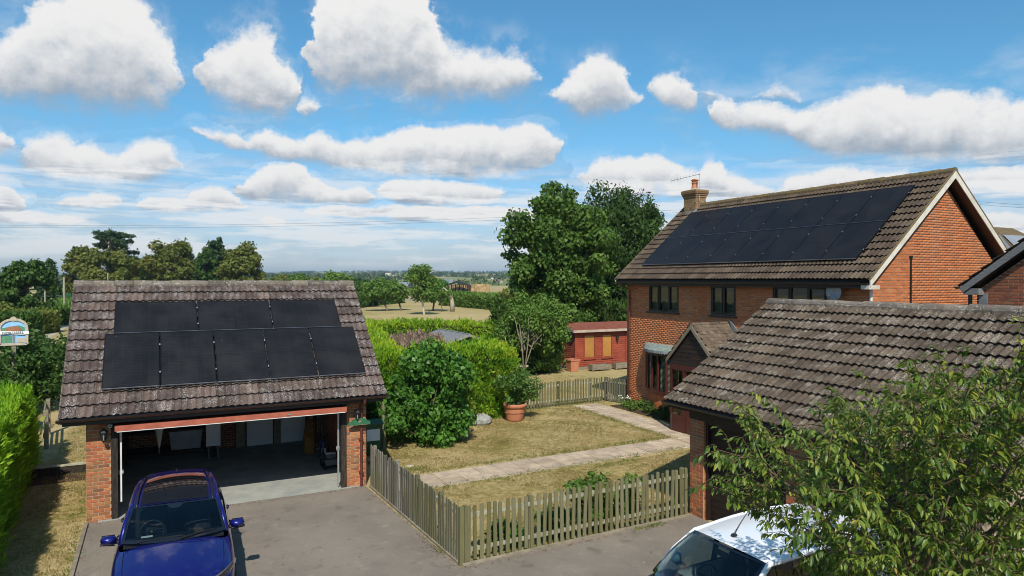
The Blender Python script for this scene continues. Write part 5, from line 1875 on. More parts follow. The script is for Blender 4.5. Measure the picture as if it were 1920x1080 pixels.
m = MB(); m.box((NX - .01, 9.92, 3.2), (NX + .04, 10.12, 4.95)); m.build('corner_panel', 'lead', nbh)
m = MB(); m.box((NX - .004, 7.6, 3.6), (NX + .03, 9.0, 4.78)); nwn = m.build('window', 'frame_brown', nbh)
m = MB(); m.box((NX - .012, 7.68, 3.68), (NX - .006, 8.92, 4.70)); m.build('pane', 'glass_black', nwn)

# a roof further along the street, above the neighbour's gable
fh = thing('far_house', 'distant brown hipped roof with a grey slope beyond the house gable', 'house', (60, 30, 0))
c0 = np.array([0., 0, 0])


def at(x, y, d):
    r = ray(x, y)
    return Vector(CPOS + r * d)


m = MB()
b = at(1880, 520, 62)
m.obox(b + Vector((0, 0, -3.0)), (4, 0, 0), (0, 3.5, 0), (0, 0, 4.5)); fw_ = m.build('wall', 'brick_brown', fh)
A_ = [b + Vector((-4.5, -4, 1.4)), b + Vector((4.5, -4, 1.4)), b + Vector((4.5, 4, 1.4)), b + Vector((-4.5, 4, 1.4)), b + Vector((-1.5, 0, 4.45)), b + Vector((1.5, 0, 4.45))]
m = MB(); m.add(A_, [(0, 1, 5, 4), (1, 2, 5), (2, 3, 4, 5), (3, 0, 4)]); fr_ = m.build('roof', 'ridge_moss', fh)
m = MB(); m.add([A_[0].lerp(A_[4], .12) + Vector((.25, -.06, .08)), A_[1].lerp(A_[5], .12) + Vector((-.25, -.06, .08)), A_[1].lerp(A_[5], .72) + Vector((-.1, -.06, .08)), A_[0].lerp(A_[4], .72) + Vector((.1, -.06, .08))], [(0, 1, 2, 3)]); m.build('roof_panel', 'barn_grey', fr_)
m = MB(); m.add([A_[3].lerp(A_[4], .12) + Vector((-.08, -.25, .08)), A_[0].lerp(A_[4], .12) + Vector((-.08, .25, .08)), A_[0].lerp(A_[4], .72) + Vector((-.08, .1, .08)), A_[3].lerp(A_[4], .72) + Vector((-.08, -.1, .08))], [(0, 1, 2, 3)]); m.build('roof_panel', 'barn_grey', fr_)

# ------------------------------------------------------------------ picket fences
def picket_mesh(mat, h, w=.072, t=.02, point=False):
    m = MB()
    if point:
        top = [(-w / 2, h - .05), (0, h), (w / 2, h - .05)]
    else:
        top = [(-w / 2, h - .028), (-w * .36, h - .008), (-w * .15, h), (w * .15, h), (w * .36, h - .008), (w / 2, h - .028)]
    poly = [(-w / 2, 0)] + top + [(w / 2, 0)]
    m.prism(poly, 'y', -t / 2, t / 2)
    return m.mesh('picket', mat)


def fence(label, a, b, n, h, mat, post_at, side=1, posth=None, railmat='rail_pale', post_mat=None, point=False, lean=.8, group='picket fences round the lawn'):
    """pickets from a to b; side +1: rails on the left of a->b"""
    a, b = Vector((*a, 0)), Vector((*b, 0))
    d = (b - a); L = d.length; d = d.normalized()
    s = Vector((-d.y, d.x, 0)) * side
    f = thing('picket_fence', label, 'fence', tuple((a + b) / 2), group)
    mes = [picket_mesh(mat, h + q, .070 + .006 * i, .02, point) for i, q in enumerate((-.012, .0, .014))]
    rot = Matrix((d, Vector((-d.y, d.x, 0)), Vector((0, 0, 1)))).transposed().to_4x4()
    for i in range(n):
        p = a + d * (L * (i + .5) / n + random.uniform(-.006, .006)) + Vector((0, 0, .045 + random.uniform(-.012, .012)))
        M = Matrix.Translation(p) @ rot @ Matrix.Rotation(R(random.gauss(0, lean)), 4, 'Y') @ Matrix.Rotation(R(random.gauss(0, .6)), 4, 'X')
        link('picket', random.choice(mes), f, M)
    for z in (.24, h - .14):
        m = MB(); m.bar(a + s * .034 + Vector((0, 0, z)), b + s * .034 + Vector((0, 0, z)), .038, .075); m.build('rail', railmat, f)
    for q in post_at:
        p = a + d * (L * q) + s * .085
        m = MB()
        w = .042
        ph = posth or h + .03
        m.box((p.x - w, p.y - w, -.1), (p.x + w, p.y + w, ph)); m.add([(p.x - w, p.y - w, ph + .001), (p.x + w, p.y - w, ph + .001), (p.x + w, p.y + w, ph + .001), (p.x - w, p.y + w, ph + .001), (p.x, p.y, ph + .02)], [(0, 1, 4), (1, 2, 4), (2, 3, 4), (3, 0, 4)])
        m.build('post', post_mat or mat, f)
    return f


fence('grey weathered picket fence running from the open garage down the drive', (4.83, 17.40), (4.99, 11.84), 45, 1.03, 'picket_grey', (.02, .32, .56, .80), 1, lean=1.2)
fence('greenish picket fence along the front of the lawn up to the garage pier', (5.08, 11.84), (10.60, 12.02), 40, 1.03, 'picket_green', (.26, .57, .98), 1)
m = MB(); m.box((4.95, 11.79, -.1), (5.04, 11.88, 1.08)); m.box((5.05, 11.79, -.1), (5.09, 11.87, 1.10))
tag(m.build('corner_post', 'picket_green'), 'corner post where the two picket fences meet on the drive', 'post')
fence('low picket fence across the back of the lawn behind the potted bush', (12.5, 24.72), (17.32, 25.12), 34, 1.0, 'picket_green', (.17, .52, .86), 1)
fence('shaded picket gate beside the house corner', (17.36, 25.10), (17.72, 24.02), 9, 1.0, 'picket_grey', (.02, .98), 1)

# ------------------------------------------------------------------ red summer house
SX0, SX1, SY0, SY1 = 21.75, 26.4, 34.4, 37.0
sh = thing('summer_house', 'red boarded summer house with two amber-blinded windows', 'shed', (24, 35.6, 0))
m = MB(); m.box((SX0 - .05, SY0 - .05, -.05), (SX1 + .05, SY1 + .05, .16)); m.build('plinth', 'old_wood', sh)
m = MB(); m.box((SX0 + .03, SY0 + .03, .16), (SX1 - .03, SY1 - .03, 2.26)); core = m.build('frame', 'shed_red', sh)
wins = [(22.42, 23.08), (23.70, 24.32)]
nb_ = 17
for i in range(nb_):
    z0 = .17 + i * .124
    segs = [(SX0 + .02, SX1 - .02)]
    if z0 + .1 > .62 and z0 < 2.02:
        segs = [(SX0 + .02, wins[0][0] - .08), (wins[0][1] + .08, wins[1][0] - .08), (wins[1][1] + .08, SX1 - .02)]
    for a_, b_ in segs:
        m = MB(); m.prism([(SY0 + .03, z0), (SY0 - .008, z0), (SY0 + .012, z0 + .119), (SY0 + .03, z0 + .119)][::-1], 'x', a_, b_); m.build('board', 'shed_red', sh)
    m = MB(); m.prism([(SX0 - .008, z0), (SX0 + .03, z0), (SX0 + .03, z0 + .119), (SX0 + .012, z0 + .119)], 'y', SY0 + .03, SY1 - .03); m.build('board', 'shed_red', sh)
for x in (SX0, 25.35):
    m = MB(); m.box((x - .015, SY0 - .022, .16), (x + .075, SY0 + .03, 2.28)); m.build('corner_trim', 'shed_red', sh)
for x0, x1 in wins:
    m = MB()
    for lo, hi in (((x0 - .08, .60), (x1 + .08, .68)), ((x0 - .08, 1.98), (x1 + .08, 2.06)), ((x0 - .08, .68), (x0, 1.98)), ((x1, .68), (x1 + .08, 1.98))):
        m.box((lo[0], SY0 - .025, lo[1]), (hi[0], SY0 + .03, hi[1]))
    w_ = m.build('window', 'shed_red', sh)
    m = MB(); m.box((x0, SY0 - .005, .68), (x1, SY0 + .0, 1.98)); m.build('pane', 'clear_glass', w_)
    m = MB(); m.box((x0 + .01, SY0 + .008, .69), (x1 - .01, SY0 + .02, 1.97)); m.build('blind', 'amber_blind', w_)
    m = MB(); m.box((x0 - .1, SY0 - .06, .56), (x1 + .1, SY0 - .0, .598)); m.build('sill', 'shed_red', w_)
m = MB()
m.prism([(SY0 - .28, 2.24), (SY0 - .28, 2.33), (SY0 + 1.6, 2.66), (SY1 + .2, 2.36), (SY1 + .2, 2.27), (SY0 + 1.6, 2.57)][::-1], 'x', SX0 - .28, SX1 + .25)
rf = m.build('roof', 'felt_red', sh)
m = MB(); m.box((SX0 - .30, SY0 - .31, 2.20), (SX1 + .26, SY0 - .283, 2.345)); m.build('fascia', 'shed_trim', rf)
m = MB(); m.prism([(SY0 - .28, 2.20), (SY0 - .28, 2.345), (SY0 + 1.6, 2.675), (SY1 + .2, 2.375), (SY1 + .2, 2.25), (SY0 + 1.6, 2.55)][::-1], 'x', SX0 - .312, SX0 - .283); m.build('bargeboard', 'barge_grey', rf)
lantern('black lantern on the front of the red summer house', (24.66, SY0 - .02, 1.80), (0, -1, 0))
for i, (x0, x1, lab) in enumerate(((22.30, 23.55, 'wooden planter box in front of the summer house, left one'), (23.95, 25.2, 'wooden planter box in front of the summer house, nearer the house'))):
    t = thing('planter_box', lab, 'planter', ((x0 + x1) / 2, 33.6, 0), 'planter boxes by the summer house')
    for z in (.10, .20, .30):
        m = MB(); m.box((x0, 33.40, z - .04), (x1, 33.43, z + .055)); m.build('board', 'old_wood', t)
        m = MB(); m.box((x0, 33.82, z - .04), (x1, 33.85, z + .055)); m.build('board', 'old_wood', t)
    for x in (x0, x1 - .03):
        m = MB(); m.box((x, 33.43, .06), (x + .03, 33.82, .355)); m.build('end_board', 'old_wood', t)
        m = MB(); m.box((x - .01, 33.39, 0), (x + .05, 33.45, .37)); m.build('foot', 'old_wood', t)
    m = MB(); m.box((x0 + .03, 33.43, .28), (x1 - .03, 33.82, .30)); m.build('earth', 'soil', t)
t = thing('square_planter', 'square terracotta planter at the corner of the summer house', 'planter', (21.35, 34.1, 0))
m = MB(); m.add([(21.14, 33.85, 0), (21.58, 33.85, 0), (21.58, 34.29, 0), (21.14, 34.29, 0), (21.06, 33.77, .62), (21.66, 33.77, .62), (21.66, 34.37, .62), (21.06, 34.37, .62)], [(0, 3, 2, 1), (0, 1, 5, 4), (1, 2, 6, 5), (2, 3, 7, 6), (3, 0, 4, 7)]); m.build('body', 'terracotta', t)
m = MB()
m.box((21.03, 33.74, .62), (21.69, 33.80, .70)); m.box((21.03, 34.34, .62), (21.69, 34.40, .70)); m.box((21.03, 33.80, .62), (21.09, 34.34, .70)); m.box((21.63, 33.80, .62), (21.69, 34.34, .70)); m.build('rim', 'terracotta', t)
m = MB(); m.box((21.09, 33.80, .60), (21.63, 34.34, .63)); m.build('earth', 'soil', t)
t = thing('timber_pallet', 'weathered slatted pallet leaning beside the summer house', 'pallet', (20.6, 35.0, 0))
for i in range(6):
    m = MB(); m.obox((20.45, 35.05 + i * .03, .12 + i * .2), (.72, 0, 0), (0, .012, 0), (0, 0, .06)); m.build('slat', 'old_wood', t)
for x in (19.85, 20.45, 21.05):
    m = MB(); m.bar((x, 35.09, 0.02), (x, 35.28, 1.2), .05, .06); m.build('bearer', 'old_wood', t)

# ------------------------------------------------------------------ garden odds and ends
t = thing('terracotta_pot', 'large round terracotta pot on the lawn edge', 'pot', (11.95, 23.14, 0))
m = MB(); m.lathe((11.95, 23.14, 0), [(.02, .0), (.30, 0), (.33, .06), (.385, .45), (.39, .50), (.43, .51), (.435, .64), (.40, .65), (.37, .62), (.36, .52)], 36); m.build('body', 'terracotta', t, True)
m = MB(); m.lathe((11.95, 23.14, .3), [(.395, .02), (.402, .03), (.395, .05)], 36); m.build('band', 'terracotta', t, True)
m = MB(); m.lathe((11.95, 23.14, .55), [(.37, 0), (.2, .03), (.001, .04)], 20); m.build('earth', 'soil', t)
t = thing('wheelie_bin', 'green wheeled bin behind the garage corner', 'bin', (5.75, 20.7, 0))
m = MB(); m.add([(5.52, 20.45, .06), (5.98, 20.45, .06), (5.98, 20.95, .06), (5.52, 20.95, .06), (5.46, 20.38, .93), (6.04, 20.38, .93), (6.04, 21.0, .93), (5.46, 21.0, .93)], [(0, 3, 2, 1), (0, 1, 5, 4), (1, 2, 6, 5), (2, 3, 7, 6), (3, 0, 4, 7)]); m.build('body', 'bin_green', t)
m = MB(); m.prism([(20.33, .93), (21.06, .93), (21.06, .99), (20.6, 1.05), (20.33, .97)], 'x', 5.42, 6.08); m.build('lid', 'bin_green', t)
m = MB(); m.box((5.56, 20.39, .45), (5.94, 20.40, .80)); m.add([(5.55, 20.395, .45), (5.95, 20.395, .45), (5.95, 20.378, .8), (5.55, 20.378, .8)], [(0, 1, 2, 3)]); m.build('label', 'white_board', t)
for x in (5.50, 5.94):
    m = MB(); m.lathe((x, 20.98, .11), [(.02, 0), (.11, 0), (.11, .05), (.02, .05)], 14, 'x'); m.build('wheel', 'rubber', t)
m = MB(); m.tube([(6.28, 21.1, 0), (6.28, 21.1, 1.45)], [.07, .06], 8); tag(m.build('timber_post', 'picket_green'), 'short round post beside the green bin', 'post')
t = MB()
rr = random.Random(4)
t.grid(lambda a, b: (10.5 + (.42 + .08 * math.sin(7 * a)) * math.cos(2 * math.pi * a) * math.sin(math.pi * b) * (1 + .2 * rr.random()), 23.1 + .28 * math.sin(2 * math.pi * a) * math.sin(math.pi * b) * (1 + .2 * rr.random()), .12 - .22 * math.cos(math.pi * b) * (1 + .25 * rr.random())), 14, 8, True)
tag(t.build('boulder', 'rock'), 'pale grey boulder beside the clipped hedge', 'boulder')
for i, (x, y, sx, sy, lab) in enumerate(((6.35, 18.75, .26, .12, 'pale flat stone on the lawn near the path end'), (5.5, 19.95, .22, .12, 'small pale stone by the fence and the bin'), (5.95, 20.5, .16, .10, 'little pale stone below the round post'))):
    m = MB(); m.lathe((0, 0, 0), [(.02, .0), (.5, .0), (.46, .22), (.2, .3), (.01, .3)], 9)
    m.v = [(x + vx * sx * (1 + .2 * math.sin(vy * 9)), y + vy * sy * 1.4, vz * .13) for vx, vy, vz in m.v]
    tag(m.build('stone', 'sill_stone'), lab, 'stone')
# left of the garage: low boarded wall and rail fence
t = thing('sleeper_wall', 'low dark retaining board with a pale top beside the garage', 'wall', (-2.4, 22.3, 0))
m = MB(); m.box((-3.3, 22.27, -.02), (-1.43, 22.36, .22)); m.build('board', 'timber_dark', t)
m = MB(); m.box((-3.3, 22.25, .222), (-1.43, 22.38, .26)); m.build('capping', 'rail_pale', t)
m = MB(); m.box((-3.3, 21.4, -.003), (-1.43, 22.26, .004)); struct(m.build('bare_earth', 'soil'))
t = thing('rail_fence', 'grey post and rail fence end beside the lime hedge', 'fence', (-3.2, 25.9, 0))
for i, (x, y) in enumerate(((-3.12, 25.9), (-3.35, 28.3))):
    m = MB(); m.box((x - .06, y - .05, -.1), (x + .06, y + .05, 1.22)); m.build('post', 'old_wood', t)
for z in (.4, .72, 1.04):
    m = MB(); m.bar((-3.19, 25.9, z), (-3.42, 28.3, z), .04, .10); m.build('rail', 'old_wood', t)
# small shed inside the hedge: only its roof shows
t = thing('garden_shed', 'weathered shed roof showing above the clipped hedge', 'shed', (15.93, 38.5, 0))
m = MB(); m.box((14.1, 36.8, 0), (17.76, 41.0, 1.48)); m.prism([(14.1, 1.48), (17.76, 1.48), (15.93, 2.06)], 'y', 36.8, 41.0); m.build('wall', 'shed_trim', t)
m = MB()
for pts in ([(13.85, 1.42), (15.93, 2.09), (15.93, 2.15), (13.83, 1.48)], [(15.93, 2.09), (18.01, 1.42), (18.03, 1.48), (15.93, 2.15)]):
    m.prism(pts, 'y', 36.5, 41.3)
m.build('roof', 'barge_grey', t)
m = MB(); m.bar((15.93, 36.5, 2.16), (15.93, 41.3, 2.16), .12, .04); m.build('ridge_cap', 'lead', t)
m = MB()
m.prism([(13.83, 1.37), (15.93, 2.02), (15.93, 2.16), (13.83, 1.49)][::-1], 'y', 36.46, 36.49); m.prism([(15.93, 2.02), (18.03, 1.37), (18.03, 1.49), (15.93, 2.16)][::-1], 'y', 36.46, 36.49); m.build('bargeboard', 'rail_pale', t)
t = thing('garden_table', 'pale stone table behind the potted bush', 'table', (17.6, 34.6, 0))
m = MB(); m.lathe((17.3, 33.4, .55), [(.01, .10), (.7, .10), (.72, .05), (.66, 0), (.01, 0)], 18); m.build('top', 'sill_stone', t)
m = MB(); m.lathe((17.3, 33.4, 0), [(.3, 0), (.28, .08), (.14, .15), (.16, .45), (.26, .55)], 14); m.build('pedestal', 'sill_stone', t)

# ------------------------------------------------------------------ village sign on its post
SGX, SGY, SGZ = -5.02, 33.0, 2.80
vs = thing('village_sign', 'painted village sign on a post above the dark shrubs', 'sign', (SGX, SGY, 0))
m = MB(); m.box((SGX - .07, SGY, 0), (SGX + .07, SGY + .12, 2.8)); m.build('post', 'old_wood', vs)
w = .40
out = [(-w, 0), (w, 0), (w, .60)] + [(w * math.cos(a), .60 + .30 * math.sin(a)) for a in [math.pi * i / 10 for i in range(1, 10)]] + [(-w, .60)]
m = MB(); m.prism([(SGX + x, SGZ + z) for x, z in out][::-1], 'y', SGY, SGY + .07); m.build('board', 'sign_sky', vs)
fr = MB()
o2 = [(x * 1.09, (z - .4) * 1.08 + .4) for x, z in out]
for i in range(len(o2)):
    p, q = o2[i], o2[(i + 1) % len(o2)]
    fr.bar((SGX + p[0], SGY - .005, SGZ + p[1]), (SGX + q[0], SGY - .005, SGZ + q[1]), .09, .065, (0, 1, 0))
fr.build('border', 'sign_stone', vs)
m = MB(); m.lathe((SGX, SGY, SGZ + .95), [(.001, -.03), (.10, -.03), (.10, .06), (.001, .06)], 12, 'y'); m.build('finial', 'sign_stone', vs)
m = MB(); m.prism([(SGX + x, SGZ + z) for x, z in ((-.36, .48), (.36, .48), (.36, .62), (.18, .70), (-.1, .66), (-.36, .60))][::-1], 'y', SGY - .014, SGY - .002); m.build('painted_hill', 'sign_hill', vs)
m = MB(); m.prism([(SGX + x, SGZ + z) for x, z in ((-.24, .49), (.24, .49), (.24, .58), (.14, .66), (-.15, .66), (-.24, .58))][::-1], 'y', SGY - .024, SGY - .016); m.build('painted_barn', 'sign_brick', vs)
m = MB(); m.box((SGX - .37, SGY - .014, SGZ + .03), (SGX - .06, SGY - .002, SGZ + .30)); m.build('painted_trees', 'sign_hill', vs)
m = MB(); m.box((SGX + .10, SGY - .014, SGZ + .03), (SGX + .37, SGY - .002, SGZ + .20)); m.build('painted_house', 'sign_stone', vs)
m = MB(); m.box((SGX - .035, SGY - .016, SGZ + .03), (SGX + .05, SGY - .002, SGZ + .33)); m.build('painted_tower', 'barn_grey', vs)
m = MB()
m.grid(lambda a, b: (SGX + (a - .5) * 1.02, SGY - .05 - .02 * math.sin(a * math.pi * 3), SGZ + .355 + b * .125 + .015 * math.sin(a * math.pi * 2)), 20, 2); m.build('ribbon', 'sign_white', vs)
fc = bpy.data.curves.new('lettering', 'FONT')
fc.body = 'NORTHALL'
fc.size = .135
fc.align_x = 'CENTER'
fc.extrude = .002
fc.materials.append(MATS['sign_ink'])
tmpo = bpy.data.objects.new("lettering", fc)
lm_ = bpy.data.meshes.new_from_object(tmpo)
bpy.data.objects.remove(tmpo)
lo = bpy.data.objects.new("lettering", lm_)
COL.objects.link(lo)
lo.matrix_basis = Matrix.Translation((SGX, SGY - .078, SGZ + .372)) @ Matrix.Rotation(R(90), 4, 'X')
lo.parent = vs
lo.matrix_parent_inverse = Matrix.Translation(-LOC[vs.name])

# ------------------------------------------------------------------ cars (own frame: x backwards from the nose, y to the car's right-hand side as seen from the front, z up)
def lerp(a, b, t):
    return a + (b - a) * t


def interp(tab, x):
    if x <= tab[0][0]:
        return tab[0][1]
    for (x0, v0), (x1, v1) in zip(tab, tab[1:]):
        if x <= x1:
            t = (x - x0) / (x1 - x0)
            t = t * t * (3 - 2 * t) if False else t
            return v0 + (v1 - v0) * t
    return tab[-1][1]


def smooth_mod(o, lv=2):
    s = o.modifiers.new('smooth', 'SUBSURF')
    s.levels = lv
    s.render_levels = lv
    return o


def car(label, M, c):
    root = thing(c['name'], label, 'car', M=M)
    P = c['paint']
    W = c['half']
    L = c['L']
    # body: side sections from sill to belt
    st = c['stations']            # x, width factor, z sill, z belt, z top centre (None in the cabin)
    m = MB()
    prof = [(.90, 0.0), (.965, .22), (1.0, .50), (1.0, .68), (.985, .86), (.93, 1.0)]
    ncr = 5
    nrow = 2 * (len(prof) + ncr) + 1 - 0
    cols = []
    for (x, wf, z0, zb, zc, pull) in st:
        half = []
        for f, t in prof:
            half.append((x + pull * (1 - f) * 2, W * wf * f, lerp(z0, zb, t)))
        for k in range(1, ncr + 1):
            t = k / ncr
            y = W * wf * .93 * (1 - t)
            z = zb + (zc - zb) * math.sin(t * math.pi / 2) ** .9
            half.append((x - pull * .9 * math.sin(t * math.pi / 2), y, z))
        ring = half[:-1] + [half[-1]] + [(a, -b, d) for a, b, d in half[-2::-1]]
        cols.append(ring)
    nr = len(cols[0])
    for ring in cols:
        m.v.extend(ring)
    ca, cb = c['cabin']
    for j in range(len(cols) - 1):
        for i in range(nr - 1):
            top = len(prof) - 1 <= i < nr - len(prof)
            if top and st[j][0] >= ca - 1e-6 and st[j + 1][0] <= cb + 1e-6:
                continue
            a = j * nr + i
            m.f.append((a, a + nr, a + nr + 1, a + 1))
    m.f.append(tuple(range(nr)))
    m.f.append(tuple((len(cols) - 1) * nr + i for i in range(nr - 1, -1, -1)))
    smooth_mod(m.build('body', P, root, True), 2)
    # greenhouse curves
    xb, zb, wb = c['wbase']       # windscreen base corner
    xt, zt, wt = c['wtop']        # windscreen top corner
    xr, zr, wr = c['rtop']        # rear window top corner
    xe, ze, we = c['rbase']       # rear window base corner
    bow_b, bow_t = c['bow']
    def ws(u, v):
        s = 2 * u - 1
        bx = xb - bow_b * (1 - s * s)
        tx = xt - bow_t * (1 - s * s)
        zc0 = zb + .02 * (1 - s * s)
        zc1 = zt + .03 * (1 - s * s)
        bul = .035 * math.sin(v * math.pi)
        return (lerp(bx, tx, v) - bul, s * lerp(wb, wt, v), lerp(zc0, zc1, v) + bul * .8)
    m = MB(); m.grid(ws, 15, 9); m.f = [f[::-1] for f in m.f]
    m.build('windscreen', 'car_glass', root, True)
    m = MB()   # black band round the screen
    def band(u, v):
        p = ws(u, v); return (p[0] - .003, p[1], p[2] + .004)
    for u0, u1, v0, v1 in ((0, 1, 0, .09), (0, .025, .09, 1), (.975, 1, .09, 1), (.025, .975, .955, 1)):
        m.grid(lambda a, b: band(lerp(u0, u1, a), lerp(v0, v1, b)), 11 if u1 - u0 > .5 else 2, 3 if v1 - v0 < .2 else 9)
    m.f = [f[::-1] for f in m.f]
    if c.get('sensor'):
        m.grid(lambda a, b: band(lerp(.40 + .05 * (1 - b), .60 - .05 * (1 - b), a), lerp(.84, .955, b)), 5, 3)
    m.build('screen_border', 'glass_black', root)
    # roof
    crown = c['crown']
    def rf(u, v):
        s = 2 * u - 1
        x = lerp(xt - bow_t * (1 - s * s), xr + c['rbow'] * (1 - s * s), v)
        w = lerp(wt, wr, v) + c['bulge'] * math.sin(v * math.pi)
        z = lerp(zt, zr, v) + c['arch'] * math.sin(v * math.pi * .9) + crown * (1 - abs(s) ** 2.4)
        return (x, s * w, z)
    m = MB(); m.grid(rf, 17, 13); m.f = [f[::-1] for f in m.f]
    rp = m.build('roof', P, root, True)
    if c.get('glass_roof'):
        m = MB(); m.grid(lambda a, b: tuple(np.array(rf(lerp(.10, .90, a), lerp(.02, .90, b))) + np.array((0, 0, .006))), 15, 12); m.f = [f[::-1] for f in m.f]
        m.build('glass_roof', 'glass_black', rp, True)
        m = MB(); m.grid(lambda a, b: tuple(np.array(rf(lerp(.11, .89, a), lerp(.60, .62, b))) + np.array((0, 0, .008))), 15, 2); m.f = [f[::-1] for f in m.f]
        m.build('roof_seam', 'car_black', rp)
    # pillars and roof rails of the body, either side
    for sg in (1, -1):
        m = MB()
        pts = [(xb + .10, sg * (wb + .015), zb - .05), (lerp(xb, xt, .5) + .03, sg * (lerp(wb, wt, .5) + .02), lerp(zb, zt, .5) + .015), (xt + .02, sg * (wt + .012), zt - .01)]
        for k in range(1, 9):
            q = rf(1 if sg > 0 else 0, k / 8)
            pts.append((q[0], q[1] + sg * .008, q[2] - .02))
        pts += [(lerp(xr, xe, .5) + .02, sg * lerp(wr, we, .5), lerp(zr, ze, .5)), (xe, sg * we, ze - .04)]
        m.tube(pts, [.045] + [.04] * (len(pts) - 2) + [.06], 10)
        m.build('pillar', P, root, True)
        # side glass: belt to rail
        def sideg(u, v):
            x = lerp(xb + .22, xe - .18, u)
            belt = interp(c['belt'], x)
            t = min(1, max(0, (x - xb - .1) / max(.01, (xt - xb))))
            rt_ = min(1, max(0, (xe - .02 - x) / max(.01, (xe - xr))))
            topz = min(lerp(zb - .02, zt - .03, t), lerp(ze, zr - .03, rt_), 9)
            if t >= 1 and rt_ >= 1:
                vv = (x - xt) / (xr - xt)
                q = rf(1, min(1, max(0, vv)))
                topz, tw = q[2] - .03, q[1] - .01
            elif t < 1:
                tw = lerp(wb, wt, t)
            else:
                tw = lerp(we, wr, rt_)
            topz = max(topz, belt + .02)
            bw_ = W * .915
            z = lerp(belt - .02, topz, v)
            f = (z - belt) / max(.05, (zt - .05 - belt))
            y = lerp(bw_, tw, min(1, max(0, f)))
            return (x, sg * y, z)
        m = MB(); m.grid(sideg, 22, 7)
        if sg > 0: pass
        else: m.f = [f[::-1] for f in m.f]
        m.build('side_window', 'car_glass', root, True)
        for ub in c['bpost']:
            m = MB(); m.grid(lambda a, b: tuple(np.array(sideg(ub + (a - .5) * .045, b)) + np.array((0, sg * .006, 0))), 2, 7)
            m.build('door_pillar', 'glass_black', root)
        # mirrors
        mx, my, mz = c['mirror']
        m = MB()
        m.grid(lambda a, b: (mx + .10 * math.cos(2 * math.pi * a) * math.sin(math.pi * b) * (1 if math.cos(2 * math.pi * a) < 0 else .55), sg * (my + .115 - .12 * math.cos(math.pi * b)), mz + .075 * math.sin(2 * math.pi * a) * math.sin(math.pi * b) ** .7), 14, 9, True)
        mr = m.build('mirror', P, root, True)
        m = MB(); m.obox((mx + .062, sg * (my + .125), mz + .003), (.004, 0, 0), (0, .095, 0), (0, 0, .06)); m.build('mirror_glass', 'chrome', mr)
        m = MB(); m.tube([(mx + .03, sg * (my - .09), mz - .06), (mx + .02, sg * (my + .05), mz - .055)], .028, 8); m.build('mirror_arm', 'car_black', mr)
        m = MB(); m.tube([(mx - .01, sg * (my + .02), mz - .075), (mx - .01, sg * (my + .24), mz - .06)], [.03, .02], 8); m.build('mirror_base', 'car_black', mr)
        # headlight
        hx, hy, hz, hl = c['lamp']
        def hlf(a, b, e=0.0):
            x = hx + hl * a
            y = hy + (W * .97 - hy) * (a ** .55)
            zz = hz + .10 * a + (b - .5) * lerp(.19, .075, a)
            return (x - .02 - e, sg * (y + .006 + e * .5), zz + e * .8)
        m = MB(); m.grid(lambda a, b: hlf(a, b, .010), 12, 4); m.f = m.f if sg < 0 else [f[::-1] for f in m.f]
        hd = m.build('headlight', 'chrome', root, True)
        m = MB(); m.grid(lambda a, b: hlf(.06 + .8 * a, .22 + .55 * b, .016), 10, 3); m.f = m.f if sg < 0 else [f[::-1] for f in m.f]; m.build('lamp_surround', 'car_black', hd)
        m = MB(); m.lathe((0, 0, 0), [(.001, -.012), (.03, -.006), (.036, .02)], 14, 'x')
        q = hlf(.42, .5, .03)
        m.v = [(a + q[0], b + q[1], d + q[2]) for a, b, d in m.v]; m.build('lamp_lens', 'lens_glass', hd)
        m = MB(); m.grid(lambda a, b: hlf(a, b, .028), 12, 4); m.f = m.f if sg < 0 else [f[::-1] for f in m.f]; m.build('lamp_cover', 'lens_glass', hd, True)
        # wheels
        for wx in c['axles']:
            whl = MB(); yy = sg * (W - .20)
            whl.lathe((wx, yy, .335), [(.19, sg * .0), (.30, sg * -.0), (.335, sg * .03), (.335, sg * .17), (.30, sg * .20), (.21, sg * .19)], 28, 'y')
            ty = whl.build('wheel', 'rubber', root, True)
            m = MB(); m.lathe((wx, yy, .335), [(.001, sg * .185), (.06, sg * .19), (.20, sg * .165), (.215, sg * .19)], 28, 'y'); m.build('rim', 'steel', ty)
        # roof rails or door handles
        for hx_ in c['handles']:
            m = MB(); m.tube([(hx_, sg * (W * .995), interp(c['belt'], hx_) - .14), (hx_ + .1, sg * (W * 1.02), interp(c['belt'], hx_) - .135), (hx_ + .2, sg * (W * .995), interp(c['belt'], hx_) - .14)], .015, 6); m.build('door_handle', P, root)
        if c.get('rails'):
            m = MB()
            pts = [tuple(np.array(rf(.945 if sg > 0 else .055, k / 10)) + np.array((0, 0, .028 if 0 < k < 10 else .0))) for k in range(0, 11)]
            m.tube(pts, .016, 8); m.build('roof_rail', c['rails'], root, True)
    # rear window
    m = MB()
    m.grid(lambda a, b: (lerp(xr + c['rbow'] * (1 - (2 * a - 1) ** 2), xe + .05 * (1 - (2 * a - 1) ** 2), b), (2 * a - 1) * lerp(wr, we, b) * .97, lerp(zr + crown * .6 * (1 - abs(2 * a - 1) ** 2), ze, b)), 11, 5)
    m.f = [f[::-1] for f in m.f]
    m.build('rear_window', 'car_glass', root, True)
